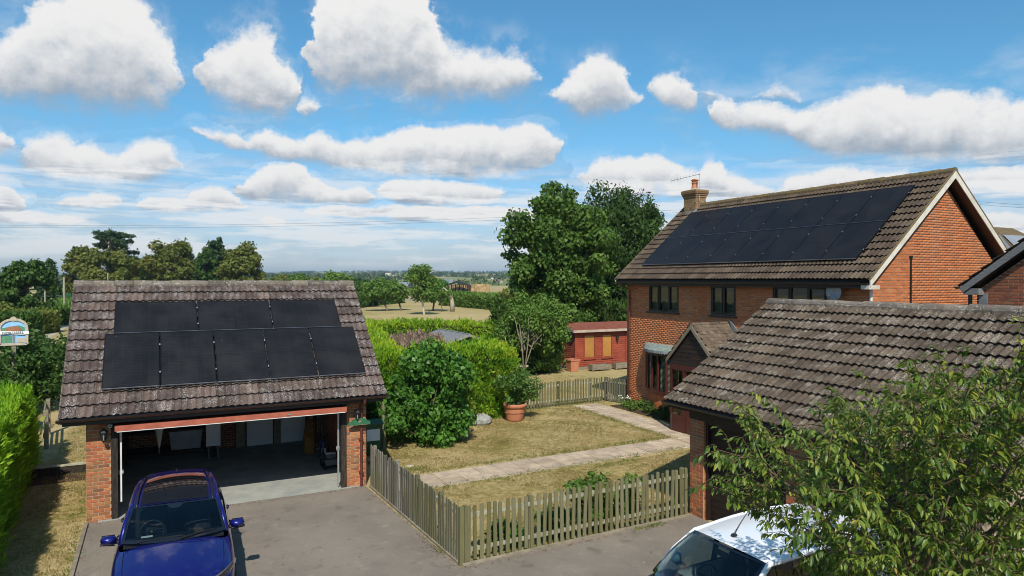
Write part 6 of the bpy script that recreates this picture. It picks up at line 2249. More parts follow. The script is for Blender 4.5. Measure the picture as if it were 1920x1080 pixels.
    if c.get('spoiler'):
        m = MB(); m.grid(lambda a, b: tuple(np.array(rf(lerp(.04, .96, a), 1.0)) + np.array((lerp(-.05, .20, b), 0, lerp(.012, -.01, b)))), 13, 4); m.f = [f[::-1] for f in m.f]
        m.grid(lambda a, b: tuple(np.array(rf(lerp(.04, .96, a), 1.0)) + np.array((lerp(-.05, .20, b), 0, lerp(-.04, -.045, b)))), 13, 4)
        m.build('spoiler', P, root, True)
        m = MB(); m.obox((xr + .10, 0, zr + crown + .03), (.05, 0, 0), (0, .012, 0), (0, 0, .03)); m.build('roof_fin', 'car_black', root)
    # wipers
    for y0, y1 in c['wipers']:
        m = MB()
        pa = ws((y0 / wb + 1) / 2, .01); pb = ws((y1 / wb + 1) / 2, .085)
        m.tube([np.array(pa) + (-.01, 0, .02), (np.array(pa) + np.array(pb)) / 2 + (-.02, 0, .035), np.array(pb) + (-.005, 0, .016)], .011, 6)
        m.build('wiper', 'car_black', root)
    # inside
    m = MB(); m.grid(lambda a, b: (lerp(xb - .12, xb + .48, b), (2 * a - 1) * wb * .96, zb - .05 + .04 * math.sin(b * 3.1) - (.25 * max(0, b - .8) * 5)), 9, 7); m.f = [f[::-1] for f in m.f]; m.build('dashboard', 'car_black', root, True)
    m = MB(); m.box((xb - .1, -W * .86, .28), (xe - .1, W * .86, .34)); m.build('cabin_floor', 'car_black', root)
    sy = c['steer'] * .36
    m = MB()
    ctr = Vector((xb + .62, sy, zb - .06))
    tor = []
    for k in range(21):
        a = 2 * math.pi * k / 20
        tor.append(ctr + Vector((.07 * math.sin(a), .185 * math.cos(a), .17 * math.sin(a))))
    m.tube(tor, .017, 7, False); m.obox(ctr + Vector((-.02, 0, -.02)), (.02, 0, 0), (0, .06, 0), (0, 0, .05)); m.bar(ctr + Vector((0, -.17, 0)), ctr + Vector((0, .17, 0)), .02, .03); m.build('steering_wheel', 'car_black', root, True)
    if c.get('slip'):
        m = MB(); m.obox((xb + .20, c['slip'], zb - .012), (.04, 0, .01), (0, .085, 0), (-.004, 0, .004)); m.build('paper_slip', 'white_upvc', root)
    for yy in (-.36, .36):
        m = MB()
        m.grid(lambda a, b: (xb + 1.02 + .10 * math.cos(2 * math.pi * a) + .16 * b, yy + .24 * math.sin(2 * math.pi * a) * (1 - .12 * b), .55 + .62 * b), 12, 5, True); m.lathe((xb + 1.2, yy, zb + .13), [(.001, -.1), (.11, -.09), (.12, .04), (.08, .1), (.001, .11)], 10)
        m.build('seat', 'seat_cloth', root, True)
        m = MB(); m.box((xb + .55, yy - .24, .40), (xb + 1.05, yy + .24, .56)); m.build('seat_cushion', 'seat_cloth', root)
    m = MB(); m.box((xb + 1.75, -W * .75, .40), (xb + 1.95, W * .75, 1.12)); m.build('rear_bench', 'seat_cloth', root)
    m = MB(); q = ws(.5, .86); m.obox((q[0] + .10, 0, q[2] - .05), (.015, 0, 0), (0, .11, 0), (0, 0, .035)); m.build('rear_view_mirror', 'car_black', root)
    # shut lines of the bonnet and the doors
    def skin(x, t):
        for (x0, w0, a0, b0, c0, p0), (x1, w1, a1, b1, c1, p1) in zip(st, st[1:]):
            if x0 <= x <= x1:
                f = (x - x0) / (x1 - x0)
                w_, zb_, zc_ = lerp(w0, w1, f), lerp(b0, b1, f), lerp(c0, c1, f)
                return W * w_ * .93 * (1 - t), zb_ + (zc_ - zb_) * math.sin(t * math.pi / 2) ** .9
        return 0, 0
    for sg in (1, -1):
        m = MB()
        pts = []
        for k in range(12):
            x = .22 + (ca - .24) * k / 11
            y, z = skin(x, .13)
            pts.append((x, sg * y, z + .0015))
        m.tube(pts, .0045, 5)
        m.build('bonnet_seam', 'car_black', root)
        for ub in (0.0,) + tuple(c['bpost']):
            x = lerp(xb + .22, xe - .18, ub)
            m = MB(); m.tube([(x + .02 * q, sg * (W * f_ + .001), z) for f_, z, q in ((.985, interp(c['belt'], x) - .12, 0), (1.0, .70, 1), (1.0, .58, 1), (.965, .40, 0))], .004, 5)
            m.build('door_seam', 'car_black', root)
    # nose
    m = MB(); m.obox((.015, 0, .34), (.05, 0, 0), (0, W * .62, 0), (0, 0, .09)); m.build('lower_grille', 'car_black', root)
    m = MB(); m.obox((-.045, 0, .50), (.006, 0, 0), (0, .26, 0), (0, 0, .055)); m.build('number_plate', 'sign_white', root)
    return root


blue = dict(name='parked_car', paint='paint_blue', half=.905, L=4.28, glass_roof=True, spoiler=True, rails='car_black', sensor=True,
            stations=[(0.00, .62, .30, .60, .70, .10), (.10, .80, .24, .66, .80, .10), (.35, .94, .20, .74, .90, .05), (.75, .99, .20, .83, .985, .0), (1.18, 1.0, .20, .90, 1.055, -.03),
                      (1.30, 1.0, .20, .915, 1.06, -.02), (2.2, 1.0, .20, .945, 1.0, 0), (3.3, 1.0, .22, .98, 1.02, 0), (3.95, .97, .26, 1.0, 1.06, 0), (4.15, .90, .30, .96, 1.02, -.03), (4.27, .74, .38, .86, .93, -.08)],
            cabin=(1.30, 3.95), wbase=(1.42, 1.035, .775), wtop=(2.06, 1.415, .665), rtop=(3.72, 1.46, .575), rbase=(4.08, 1.08, .68), bow=(.26, .10), rbow=.05,
            crown=.045, bulge=.03, arch=.035, belt=[(1.2, .92), (2.4, .955), (4.1, 1.0)], bpost=(.40, .80), mirror=(1.78, .87, 1.01), lamp=(.05, .42, .69, .60),
            axles=(.83, 3.58), handles=(2.35, 3.25), wipers=[(.55, -.12), (-.08, -.60)], steer=1, slip=.42)
MB_ = Matrix.Translation((.185, 11.30, .004)) @ Matrix.Rotation(R(90 - 2.0), 4, 'Z')
car('shiny blue car with a black glass roof parked before the open garage', MB_, blue)
white = dict(name='parked_car', paint='paint_white', half=.885, L=4.32, rails=None,
             stations=[(0.00, .60, .32, .62, .74, .10), (.10, .80, .26, .70, .84, .09), (.35, .94, .22, .80, .95, .05), (.70, .99, .22, .90, 1.03, .0), (1.00, 1.0, .22, .97, 1.08, -.02),
                       (1.10, 1.0, .22, .985, 1.09, -.02), (2.0, 1.0, .22, 1.02, 1.06, 0), (3.2, 1.0, .24, 1.06, 1.1, 0), (4.05, .98, .28, 1.08, 1.14, 0), (4.22, .94, .32, 1.04, 1.1, -.02), (4.31, .82, .4, .92, .98, -.05)],
             cabin=(1.10, 4.05), wbase=(1.18, 1.09, .80), wtop=(1.86, 1.60, .685), rtop=(4.02, 1.66, .64), rbase=(4.24, 1.12, .74), bow=(.26, .10), rbow=.04,
             crown=.06, bulge=.055, arch=.05, belt=[(1.1, 1.0), (2.4, 1.03), (4.1, 1.08)], bpost=(.36, .74), mirror=(1.74, .88, 1.12), lamp=(.06, .50, .78, .50),
             axles=(.85, 3.55), handles=(2.2, 3.1), wipers=[(.55, -.12), (-.08, -.60)], steer=1)
wc = car('white car half hidden under the cherry tree in front of the low garage', Matrix.Translation((5.18, 7.16, .004)), white)
m = MB(); m.obox((2.02, .06, 1.70), (.035, 0, 0), (0, .022, 0), (0, 0, .02)); m.tube([(2.02, .06, 1.71), (2.16, .08, 1.84), (2.33, .10, 1.98)], [.011, .008, .005], 6); m.build('antenna', 'car_black', wc)
m = MB(); m.lathe((2.95, .60, 1.72), [(.001, .06), (.03, .05), (.035, .0)], 10); m.build('blue_dome', 'blue_plastic', wc)  # small blue dome near the roof's edge

# ------------------------------------------------------------------ plants
def crown_leaves(rng, C, Rr, n, size, aspect=.55, squash=.8, up=.35, shell=.55, droop=.3, fold=.2):
    """leaves over clumps: C (k,3) centres, Rr (k,) radii"""
    wgt = Rr ** 2
    idx = rng.choice(len(C), n, p=wgt / wgt.sum())
    d = unit(rng.normal(size=(n, 3)))
    r = Rr[idx] * (shell + (1 - shell) * rng.random(n)) * (1 + .18 * rng.normal(size=n))
    off = d * r[:, None]
    off[:, 2] *= squash
    Pp = C[idx] + off
    N = unit(d * .7 + rng.normal(size=(n, 3)) * .55 + np.array([0, 0, up]))
    D = unit(np.cross(N, rng.normal(size=(n, 3))) + np.array([0, 0, -droop]))
    Ls = size * (.45 + 1.05 * rng.random(n))
    return leaf_quads(Pp, D, N, Ls, Ls * aspect * (.8 + .4 * rng.random(n)), fold)


def clumps(rng, c, rad, k, cr, shape='round', hollow=.45):
    """clump centres through a crown: c centre, rad (rx,ry,rz)"""
    d = unit(rng.normal(size=(k, 3)))
    r = (hollow + (1 - hollow) * rng.random(k)) ** .8
    p = d * r[:, None]
    z = p[:, 2]
    if shape == 'cone':
        f = np.clip(1.05 - (z + 1) / 2, .06, 1)
        p[:, 0] *= f * 1.3; p[:, 1] *= f * 1.3
    elif shape == 'egg':
        f = np.clip(1.12 - .5 * (z + 1) / 2, .3, 1.2)
        p[:, 0] *= f; p[:, 1] *= f
    elif shape == 'dome':
        f = np.sqrt(np.clip(1.0 - np.clip(z, 0, 1) ** 2 * .3, .1, 1))
        p[:, 2] = np.where(z < 0, z * .7, z)
        p[:, 0] *= f; p[:, 1] *= f
    p = p * np.array(rad) + np.array(c)
    rr = cr * (.6 + .8 * rng.random(k))
    return p, rr


def limbs(m, base, top, targets, r0, rng, seg=7, sub=1):
    """trunk from base to top with boughs to the targets"""
    base, top = Vector(base), Vector(top)
    mid = base.lerp(top, .5) + Vector((rng.normal() * r0 * .6, rng.normal() * r0 * .6, 0))
    m.tube([base + Vector((0, 0, -.05)), base + Vector((0, 0, r0)), mid, top], [r0 * 1.35, r0, r0 * .82, r0 * .55], seg)
    for t in targets:
        t = Vector(t)
        f = .35 + .6 * rng.random()
        s = base.lerp(top, f)
        q = s.lerp(t, .5) + Vector((0, 0, (t - s).length * .12 * rng.random())) + Vector((rng.normal(), rng.normal(), 0)) * .05 * (t - s).length
        rr = r0 * (.42 - .15 * f)
        m.tube([s, s.lerp(q, .5) + Vector((0, 0, .03)), q, t], [rr, rr * .8, rr * .55, rr * .15], 5, False)


def tree(name, label, base, c, rad, k, cr, n, size, mat, r0, seed, cat='tree', shape='round', group=None, bark='bark', trunk_top=None, aspect=.6, nl=12, squash=.8, droop=.3, hollow=.45, up=.35):
    rng = np.random.default_rng(seed)
    t = thing(name, label, cat, tuple(base), group)
    C, rr = clumps(rng, c, rad, k, cr, shape, hollow)
    link('crown', quads_mesh('crown', crown_leaves(rng, C, rr, n, size, aspect, squash, up=up, droop=droop), mat), t)
    m = MB()
    top = trunk_top or (c[0], c[1], c[2] + rad[2] * .25)
    limbs(m, base, top, [tuple(C[i]) for i in rng.choice(len(C), min(nl, len(C)), False)], r0, rng)
    m.build('trunk', bark, t, True)
    return t


def wob(x, y, s=1.0):
    return (np.sin(x * 2.1 * s + 1.3) * np.cos(y * 1.7 * s + .4) + .6 * np.sin(x * 4.7 * s + y * 3.9 * s + 2) + .4 * np.sin(x * 9.1 * s - y * 8.3 * s)) / 2.0


def hedge(label, pts, width, height, n, mat, size, seed, cat='hedge', name='clipped_hedge', bulge=.14, top_only=False, group=None, aspect=.34, core='inner_growth', topmat=None, hvar=.10, up=.8):
    """a clipped hedge along pts: sprays over its top and both sides, dark growth inside"""
    rng = np.random.default_rng(seed)
    pts = np.array(pts, float)
    t = thing(name, label, cat, (pts[0][0], pts[0][1], 0), group)
    segl = np.linalg.norm(np.diff(pts, axis=0), axis=1)
    tot = segl.sum()
    H = height if callable(height) else (lambda s: np.full_like(s, height))
    s = rng.random(n) * tot
    cum = np.concatenate([[0], np.cumsum(segl)])
    i = np.clip(np.searchsorted(cum, s) - 1, 0, len(segl) - 1)
    f = (s - cum[i]) / segl[i]
    base = pts[i] + (pts[i + 1] - pts[i]) * f[:, None]
    dr = unit(pts[i + 1] - pts[i])
    nrm = np.stack([-dr[:, 1], dr[:, 0]], 1)
    hh = H(s)
    # parameter round the section: side - top - side (ends get their share as well)
    per = 2 * hh + width
    q = rng.random(n) * per
    side = np.where(q < hh, -1, np.where(q > hh + width, 1, 0))
    z = np.where(side == -1, q, np.where(side == 1, per - q, hh))
    lat = np.where(side == 0, q - hh - width / 2, side * width / 2)
    e = rng.random(n) < (hh * width) / (hh * width + per * tot) * 2.2
    ends = rng.random(n) < .5
    base[e] = np.where(ends[e][:, None], pts[-1], pts[0])
    lat[e] = (rng.random(e.sum()) - .5) * width
    z[e] = rng.random(e.sum()) * hh[e]
    out3 = np.zeros((n, 3))
    out3[:, :2] = nrm * np.sign(lat)[:, None] * (side != 0)[:, None]
    out3[side == 0] = (0, 0, 1)
    edir = np.where(ends[:, None], dr, -dr)
    out3[e, :2] = edir[e]; out3[e, 2] = 0
    P = np.zeros((n, 3))
    P[:, :2] = base + nrm * lat[:, None]
    P[:, 2] = z
    w = wob(P[:, 0] * 1.2 + P[:, 2] * .9, P[:, 1] * 1.2 - P[:, 2] * .7) * bulge
    rnd = np.clip((z / hh - .8) / .2, 0, 1) * (side != 0)          # shoulders rounded
    P += out3 * (w + rng.normal(size=n) * .085 - rnd * .12 * width)[:, None]
    P[:, 2] += np.where(side == 0, wob(P[:, 0], P[:, 1]) * hvar - .10 * (np.abs(lat) / (width / 2)) ** 2, 0)
    D = unit(out3 * .75 + np.array([0, 0, up]) + rng.normal(size=(n, 3)) * .45)
    N = unit(out3 + rng.normal(size=(n, 3)) * .5)
    L = size * (.6 + .9 * rng.random(n))
    V = leaf_quads(P - D * L[:, None] * .45, D, N, L, L * aspect * (.7 + .6 * rng.random(n)), .15)
    if topmat:
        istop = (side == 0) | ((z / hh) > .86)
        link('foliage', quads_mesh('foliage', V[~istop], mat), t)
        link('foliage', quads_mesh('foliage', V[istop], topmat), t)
    else:
        link('foliage', quads_mesh('foliage', V, mat), t)
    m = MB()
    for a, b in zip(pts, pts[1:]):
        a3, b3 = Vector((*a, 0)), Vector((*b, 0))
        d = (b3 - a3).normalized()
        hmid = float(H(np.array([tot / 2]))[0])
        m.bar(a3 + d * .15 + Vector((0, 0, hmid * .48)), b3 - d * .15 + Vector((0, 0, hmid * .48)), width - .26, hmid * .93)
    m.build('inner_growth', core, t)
    return t


# ---- the lime hedge in the left foreground
hedge('feathery lime green hedge along the left edge of the drive', [(-3.55, 7.0), (-3.85, 12), (-4.1, 18), (-4.45, 24.6)], 2.3, 2.15, 120000, 'spray_lime', .155, 31, bulge=.22, aspect=.22, hvar=.16, up=.75)
# ---- clipped conifer hedge round the little shed
hedge('tall bright green clipped hedge behind the big leafy shrub', [(6.6, 24.3), (9.5, 24.2), (12.3, 25.0)], 1.7, 2.62, 70000, 'spray_mixed', .125, 32, bulge=.24, hvar=.24, aspect=.3, topmat='spray_yellow_lit')
hedge('bright green hedge running back from the garage corner', [(7.4, 25.4), (9.2, 33), (11.2, 43), (12.6, 51)], 2.1, 2.25, 42000, 'spray_mixed', .17, 33, bulge=.32, hvar=.32, topmat='spray_yellow_lit')
hedge('yellow-green hedge row at the field edge beyond the shed', [(13.0, 51.2), (17.5, 48.5), (21.5, 43.5)], 1.8, 2.1, 22000, 'spray_mixed', .19, 34, bulge=.2, hvar=.25, topmat='spray_yellow_lit')
hedge('hedge with a dead brown top in the middle of the enclosure', [(10.6, 28.5), (12.0, 33.5), (13.2, 38.5)], 2.6, 2.05, 14000, 'spray_mixed', .17, 35, bulge=.2, hvar=.2, topmat='twig_brown', core='inner_growth')
hedge('yellow-tipped hedge in front of the small weathered shed', [(12.4, 26.4), (13.8, 30.2)], 1.5, 2.05, 14000, 'spray_mixed', .15, 36, bulge=.15, hvar=.15, topmat='spray_yellow_lit')

hedge('straggly yellow-green growth against the small weathered shed', [(13.4, 33.2), (16.0, 34.8), (18.6, 35.6)], 1.5, 1.80, 14000, 'spray_mixed', .17, 37, name='loose_hedge', bulge=.25, hvar=.3)
# ---- big leafy shrub before the hedge
rng = np.random.default_rng(40)
t = thing('leafy_shrub', 'big dark glossy-leaved shrub in front of the clipped hedge', 'shrub', (7.75, 21.3, 0))
C, rr = clumps(rng, (7.8, 21.4, 1.5), (1.45, 1.15, 1.6), 64, .44, 'round', .45)
C[:, 0] += .3 * np.sin(C[:, 2] * 3.1 + 1); C[::4] += rng.normal(size=C[::4].shape) * .38; rr = rr * (.55 + .9 * rng.random(len(rr)))
C[:, 2] = np.maximum(C[:, 2], .25)
link('foliage', quads_mesh('foliage', crown_leaves(rng, C, rr, 21000, .122, .78, .9, up=.3, droop=.6), 'leaf_shrub'), t)
m = MB()
for i in range(16):
    q = C[rng.integers(len(C))]
    m.tube([(7.75 + rng.normal() * .15, 21.35 + rng.normal() * .15, -.02), (7.75 * .5 + q[0] * .5, 21.35 * .5 + q[1] * .5, q[2] * .55), tuple(q)], [.03, .02, .007], 5)
m.build('stems', 'bark', t)
tree('yellow_shrub', 'slim yellow-tinged shrub against the clipped hedge', (9.55, 22.9, 0), (9.5, 22.8, 1.25), (.62, .5, 1.25), 34, .26, 3600, .12, 'leaf_yellow', .03, 41, 'shrub', 'egg', aspect=.5, nl=9)
tree('wall_shrub', 'shadowy dark shrub in the gap beside the garage wall', (5.75, 22.3, 0), (5.8, 22.6, 1.15), (.75, 1.1, 1.2), 40, .3, 5200, .11, 'leaf_dark', .035, 42, 'shrub', 'round', aspect=.6, nl=9)
tree('potted_bush', 'round green bush growing in the terracotta pot', (11.95, 23.14, .57), (12.05, 23.16, 1.32), (.78, .62, .62), 30, .24, 2900, .105, 'leaf_potted', .03, 43, 'shrub', 'round', aspect=.55, nl=14, hollow=.4)
# ---- small pale-stemmed tree and the drooping shrub by the summer house
rng = np.random.default_rng(44)
t = thing('pale_stemmed_tree', 'small tree with bare pale stems behind the potted bush', 'tree', (16.9, 32.5, 0))
C, rr = clumps(rng, (18.3, 33.2, 2.8), (2.1, 1.5, 1.6), 80, .45, 'round', .4)
link('crown', quads_mesh('crown', crown_leaves(rng, C, rr, 15000, .17, .5), 'leaf_green'), t)
m = MB()
for a, b, r0 in (((16.90, 31.60, 0), (16.60, 31.60, 3.0), .055), ((16.90, 31.60, .7), (18.10, 32.20, 2.9), .04), ((16.90, 31.60, .6), (17.30, 31.90, 3.3), .035), ((16.85, 31.60, 1.5), (16.30, 31.60, 3.4), .03), ((17.50, 31.80, 1.9), (18.80, 32.10, 2.9), .03)):
    a, b = Vector(a), Vector(b)
    q = a.lerp(b, .5) + Vector((rng.normal() * .06, 0, .05))
    m.tube([a, q, b], [r0, r0 * .75, r0 * .35], 7)
for i in range(24):
    q = Vector(C[rng.integers(len(C))]); s = Vector((16.8 + rng.random() * 1.3, 31.9, 1.6 + rng.random()))
    m.tube([s, s.lerp(q, .5) + Vector((0, 0, .1)), q], [.022, .015, .006], 5)
m.build('trunk', 'old_wood', t, True)
tree('drooping_shrub', 'drooping green shrub beside the dark side of the summer house', (19.6, 34.8, 0), (19.6, 34.6, 1.95), (1.5, 1.2, 1.75), 60, .45, 7500, .20, 'leaf_green', .06, 45, 'shrub', 'round', aspect=.45, droop=.9)
tree('low_shrub', 'low dark shrub at the foot of the pale-stemmed tree', (18.2, 33.7, 0), (18.2, 33.9, .75), (1.2, .9, .75), 36, .3, 4000, .13, 'leaf_dark', .03, 46, 'shrub', 'round')
tree('boundary_shrub', 'olive green shrub at the field corner left of the maple', (22.0, 39.8, 0), (22.0, 39.8, 1.9), (2.2, 1.6, 1.9), 60, .55, 7500, .2, 'leaf_olive', .06, 47, 'shrub', 'round')
tree('boundary_shrub', 'mid green shrub under the maple behind the pale stems', (23.0, 41.0, 0), (23.0, 41.0, 2.2), (2.4, 1.8, 2.2), 56, .55, 7000, .2, 'leaf_green', .06, 48, 'shrub', 'round')

# ---- maple and ash behind the summer house
mc = at(1048, 490, 47.5)
tree('maple_tree', 'broad maple with light green leaves behind the summer house', (mc.x, mc.y, 0), (mc.x, mc.y, mc.z + .1), (3.6, 3.3, 5.2), 130, .8, 56000, .21, 'leaf_maple', .28, 57, aspect=.85, nl=26, hollow=.3, squash=.72, droop=.5)
ac = at(1152, 470, 53)
tree('ash_tree', 'tall dark ash tree between the maple and the house', (ac.x, ac.y, 0), (ac.x, ac.y, ac.z - .2), (4.3, 3.4, 6.0), 190, .85, 46000, .26, 'leaf_ash', .32, 51, aspect=.42, nl=26, hollow=.35, shape='egg', droop=.9, squash=.9)
ac2 = at(1222, 420, 54)
tree('ash_tree', 'leaning side limb of dark ash beside the house roof', (ac.x + 1.2, ac.y + .4, 0), (ac2.x - .2, ac2.y, ac2.z - .2), (1.0, 1.0, 1.6), 16, .6, 3600, .3, 'leaf_ash', .14, 52, aspect=.42, nl=8, droop=.9)
hedge('dark hedge closing the garden behind the summer house', [(21.0, 43.5), (27, 42.0), (36, 40.5)], 2.4, 3.6, 16000, 'leaf_dark', .26, 53, name='garden_hedge', bulge=.4, aspect=.6, hvar=.5)

# ---- dark shrubs under the village sign
for i, (x, y, rx, hz, lab, mt) in enumerate(((-6.6, 31.5, 1.9, 1.15, 'dark shrub below the village sign', 'leaf_dark'), (-4.7, 33.6, 1.4, 1.45, 'tall dark shrub close to the garage roof edge', 'leaf_dark'),
                                             (-9.3, 33.0, 2.2, 1.15, 'dark shrub cut by the left edge behind the lime hedge', 'leaf_dark'), (-5.4, 29.0, 1.4, 1.0, 'small-leaved shrub just behind the lime hedge', 'leaf_green'))):
    tree('dark_shrub', lab, (x, y, 0), (x, y, hz), (rx, 1.4, hz), 60, .42, 8500, .15, mt, .06, 60 + i, 'shrub', 'round', 'shrubs under the village sign')
for i, (x, y, hz, lab) in enumerate(((-4.9, 38.5, 1.5, 'leafy bush between the sign and the lane'),)):
    tree('lane_bush', lab, (x, y, 0), (x, y, hz * .9), (1.5, 1.5, hz), 40, .5, 5000, .2, 'leaf_dark', .05, 70 + i, 'shrub')

# ---- weeds behind the front fence, bed plants, tufts
for i, (x, y, r, h, mt, lab, n, sz) in enumerate((
        (8.35, 12.45, .55, .98, 'leaf_green', 'bright leafy plant pushing up behind the front fence', 2600, .10),
        (9.25, 12.50, .42, .95, 'leaf_green', 'leafy plant behind the front fence nearer the garage', 1900, .10),
        (7.35, 12.35, .36, .55, 'leaf_shrub', 'low dark plant behind the middle of the front fence', 1300, .09),
        (6.1, 12.3, .34, .5, 'leaf_shrub', 'small dark plant behind the fence near the corner post', 1200, .09),
        (10.45, 12.18, .14, .85, 'leaf_shrub', 'strand of ivy at the last picket by the garage pier', 500, .07),
        (17.30, 23.3, .22, .35, 'leaf_green', 'pale flowered plant at the house corner', 500, .08),
        (17.28, 22.55, .34, .42, 'leaf_green', 'light green bed plant below the bow window', 800, .08),
        (17.25, 21.7, .36, .5, 'leaf_dark', 'dark bed plant below the bow window', 900, .08),
        (17.15, 20.8, .34, .45, 'leaf_dark', 'dark bed plant near the entrance screen', 900, .08),
        (17.15, 20.05, .3, .42, 'leaf_green', 'bed plant beside the brick entrance pier', 700, .08))):
    tree('bed_plant', lab, (x, y, 0), (x, y, h * .52), (r, r * .8, h * .5), 18, r * .36, n, sz, mt, .012, 80 + i, 'plant', aspect=.5, nl=6, group='plants along fence and bed')
rng = np.random.default_rng(95)
fw2 = thing('white_flower_clump', 'clump of white flowers at the foot of the house corner', 'flowers', (17.25, 23.3, 0))
stm_, blo = MB(), MB()
for i in range(16):
    x, y, z = 17.05 + rng.random() * .45, 22.9 + rng.random() * .85, .30 + rng.random() * .22
    stm_.tube([(x, y, .02), (x + .02, y, z)], .005, 4)
    blo.lathe((x + .02, y, z), [(.001, -.015), (.032, 0), (.022, .022), (.001, .026)], 6)
stm_.build('stems', 'leaf_green', fw2)
blo.build('blossoms', 'petal_white', fw2)


def tufts(rng, P, n_each, h, spread):
    n = len(P) * n_each
    b = np.repeat(P, n_each, axis=0) + rng.normal(size=(n, 3)) * np.array([spread, spread, 0])
    D = unit(rng.normal(size=(n, 3)) * np.array([.5, .5, .1]) + np.array([0, 0, 1.0]))
    N = unit(np.cross(D, rng.normal(size=(n, 3))))
    L = h * (.5 + rng.random(n))
    return leaf_quads(b, D, N, L, np.full(n, .011) + .006 * rng.random(n), 0)


def scatter(rng, poly_boxes, n):
    out = []
    for (x0, x1, y0, y1, w) in poly_boxes:
        k = int(n * w)
        out.append(np.stack([x0 + rng.random(k) * (x1 - x0), y0 + rng.random(k) * (y1 - y0), np.zeros(k)], 1))
    return np.concatenate(out)


rng = np.random.default_rng(96)
Pg = scatter(rng, [(5.1, 15.0, 12.1, 16.55, .36), (5.3, 15.5, 18.0, 24.6, .44), (-2.75, -1.45, 9, 30, .16), (12.5, 21, 25.2, 33, .12)], 46000)
keep = wob(Pg[:, 0] * .8, Pg[:, 1] * .8) + rng.normal(size=len(Pg)) * .5 > -.1
o = link('lawn_grass', quads_mesh('lawn_grass', tufts(rng, Pg[keep], 4, .036, .05), 'grass_dry'))
stuff(o); tag(o, 'short straw-coloured dry grass of the lawn', 'grass')
# greener growth along edges
Q = []
for a, b, k, s in (((5.05, 11.93), (10.5, 12.1), 420, .06), ((6.1, 16.5), (14.9, 16.95), 700, .09), ((6.3, 18.0), (15.2, 18.3), 800, .10), ((4.95, 17.2), (5.1, 12.1), 300, .05), ((15.15, 18.4), (15.35, 24.6), 500, .12),
                   ((12.4, 24.6), (17.2, 25.0), 400, .12), ((-1.48, 9), (-1.5, 17.5), 300, .07), ((-1.6, 18), (-1.6, 25), 300, .12), ((9.4, 15.0), (10.1, 15.1), 260, .16), ((6.1, 18.4), (6.6, 18.5), 200, .14), ((9.0, 11.82), (9.8, 11.86), 120, .03), ((4.92, 12.5), (4.95, 12.9), 70, .04), ((11.0, 16.3), (12.5, 16.4), 200, .12)):
    f = rng.random(k)[:, None]
    Q.append(np.concatenate([np.array(a) + (np.array(b) - np.array(a)) * f + rng.normal(size=(k, 2)) * s, np.zeros((k, 1))], 1))
o = link('edge_grass', quads_mesh('edge_grass', tufts(rng, np.concatenate(Q)[::2], 5, .045, .05), 'grass_green'))
stuff(o); tag(o, 'green grass and weeds along fences and path edges', 'grass')

# leaf litter and grit blown against the fences and the garage threshold
Lp = []
for a, b, k, s_ in (((4.86, 13.6), (4.98, 11.7), 520, .16), ((4.7, 17.2), (4.95, 13.4), 260, .07), ((5.1, 11.66), (10.5, 11.85), 520, .07), ((-1.3, 10), (-1.33, 17.4), 260, .07), ((-1.2, 17.42), (4.6, 17.40), 260, .06), ((1.5, 9), (9, 11), 200, 1.4), ((1.8, 12), (4.4, 17), 160, 1.0)):
    f = rng.random(k)[:, None]
    Lp.append(np.concatenate([np.array(a) + (np.array(b) - np.array(a)) * f + rng.normal(size=(k, 2)) * s_, np.full((k, 1), .012)], 1))
Lp = np.concatenate(Lp)
Lp = Lp[(Lp[:, 0] < 4.9) | (Lp[:, 1] < 11.8)]
nn_ = len(Lp)
ld = unit(rng.normal(size=(nn_, 3)) * np.array([1, 1, .15]))
sz_ = .018 + .03 * rng.random(nn_)
o = link('leaf_litter', quads_mesh('leaf_litter', leaf_quads(Lp, ld, unit(rng.normal(size=(nn_, 3)) * .3 + np.array([0, 0, 1])), sz_, sz_ * .6, .2), 'twig_brown'))
stuff(o); tag(o, 'dry leaves and grit along the edges of the drive', 'litter')

# ---- cherry tree in the right foreground
LEAF_V = np.array([(0, 0, 0), (.30, .36, .05), (.66, .34, .02), (1.0, 0, -.20), (.66, -.34, .02), (.30, -.36, .05), (.30, 0, -.02), (.66, 0, -.07)])
LEAF_F = [(0, 6, 1), (0, 5, 6), (1, 6, 7, 2), (6, 5, 4, 7), (2, 7, 3), (7, 4, 3)]
poly = [(1360, 868), (1410, 832), (1428, 800), (1482, 806), (1535, 812), (1578, 778), (1632, 772), (1696, 750), (1736, 726), (1792, 728), (1850, 734), (1920, 700), (2060, 670), (2250, 720), (2350, 950), (2300, 1250), (1900, 1400),
        (1600, 1330), (1570, 1150), (1545, 1070), (1515, 1012), (1462, 975), (1395, 942), (1370, 905)]


def inpoly(x, y, P):
    c = False
    j = len(P) - 1
    for i in range(len(P)):
        xi, yi = P[i]; xj, yj = P[j]
        if (yi > y) != (yj > y) and x < (xj - xi) * (y - yi) / (yj - yi) + xi:
            c = not c
        j = i
    return c


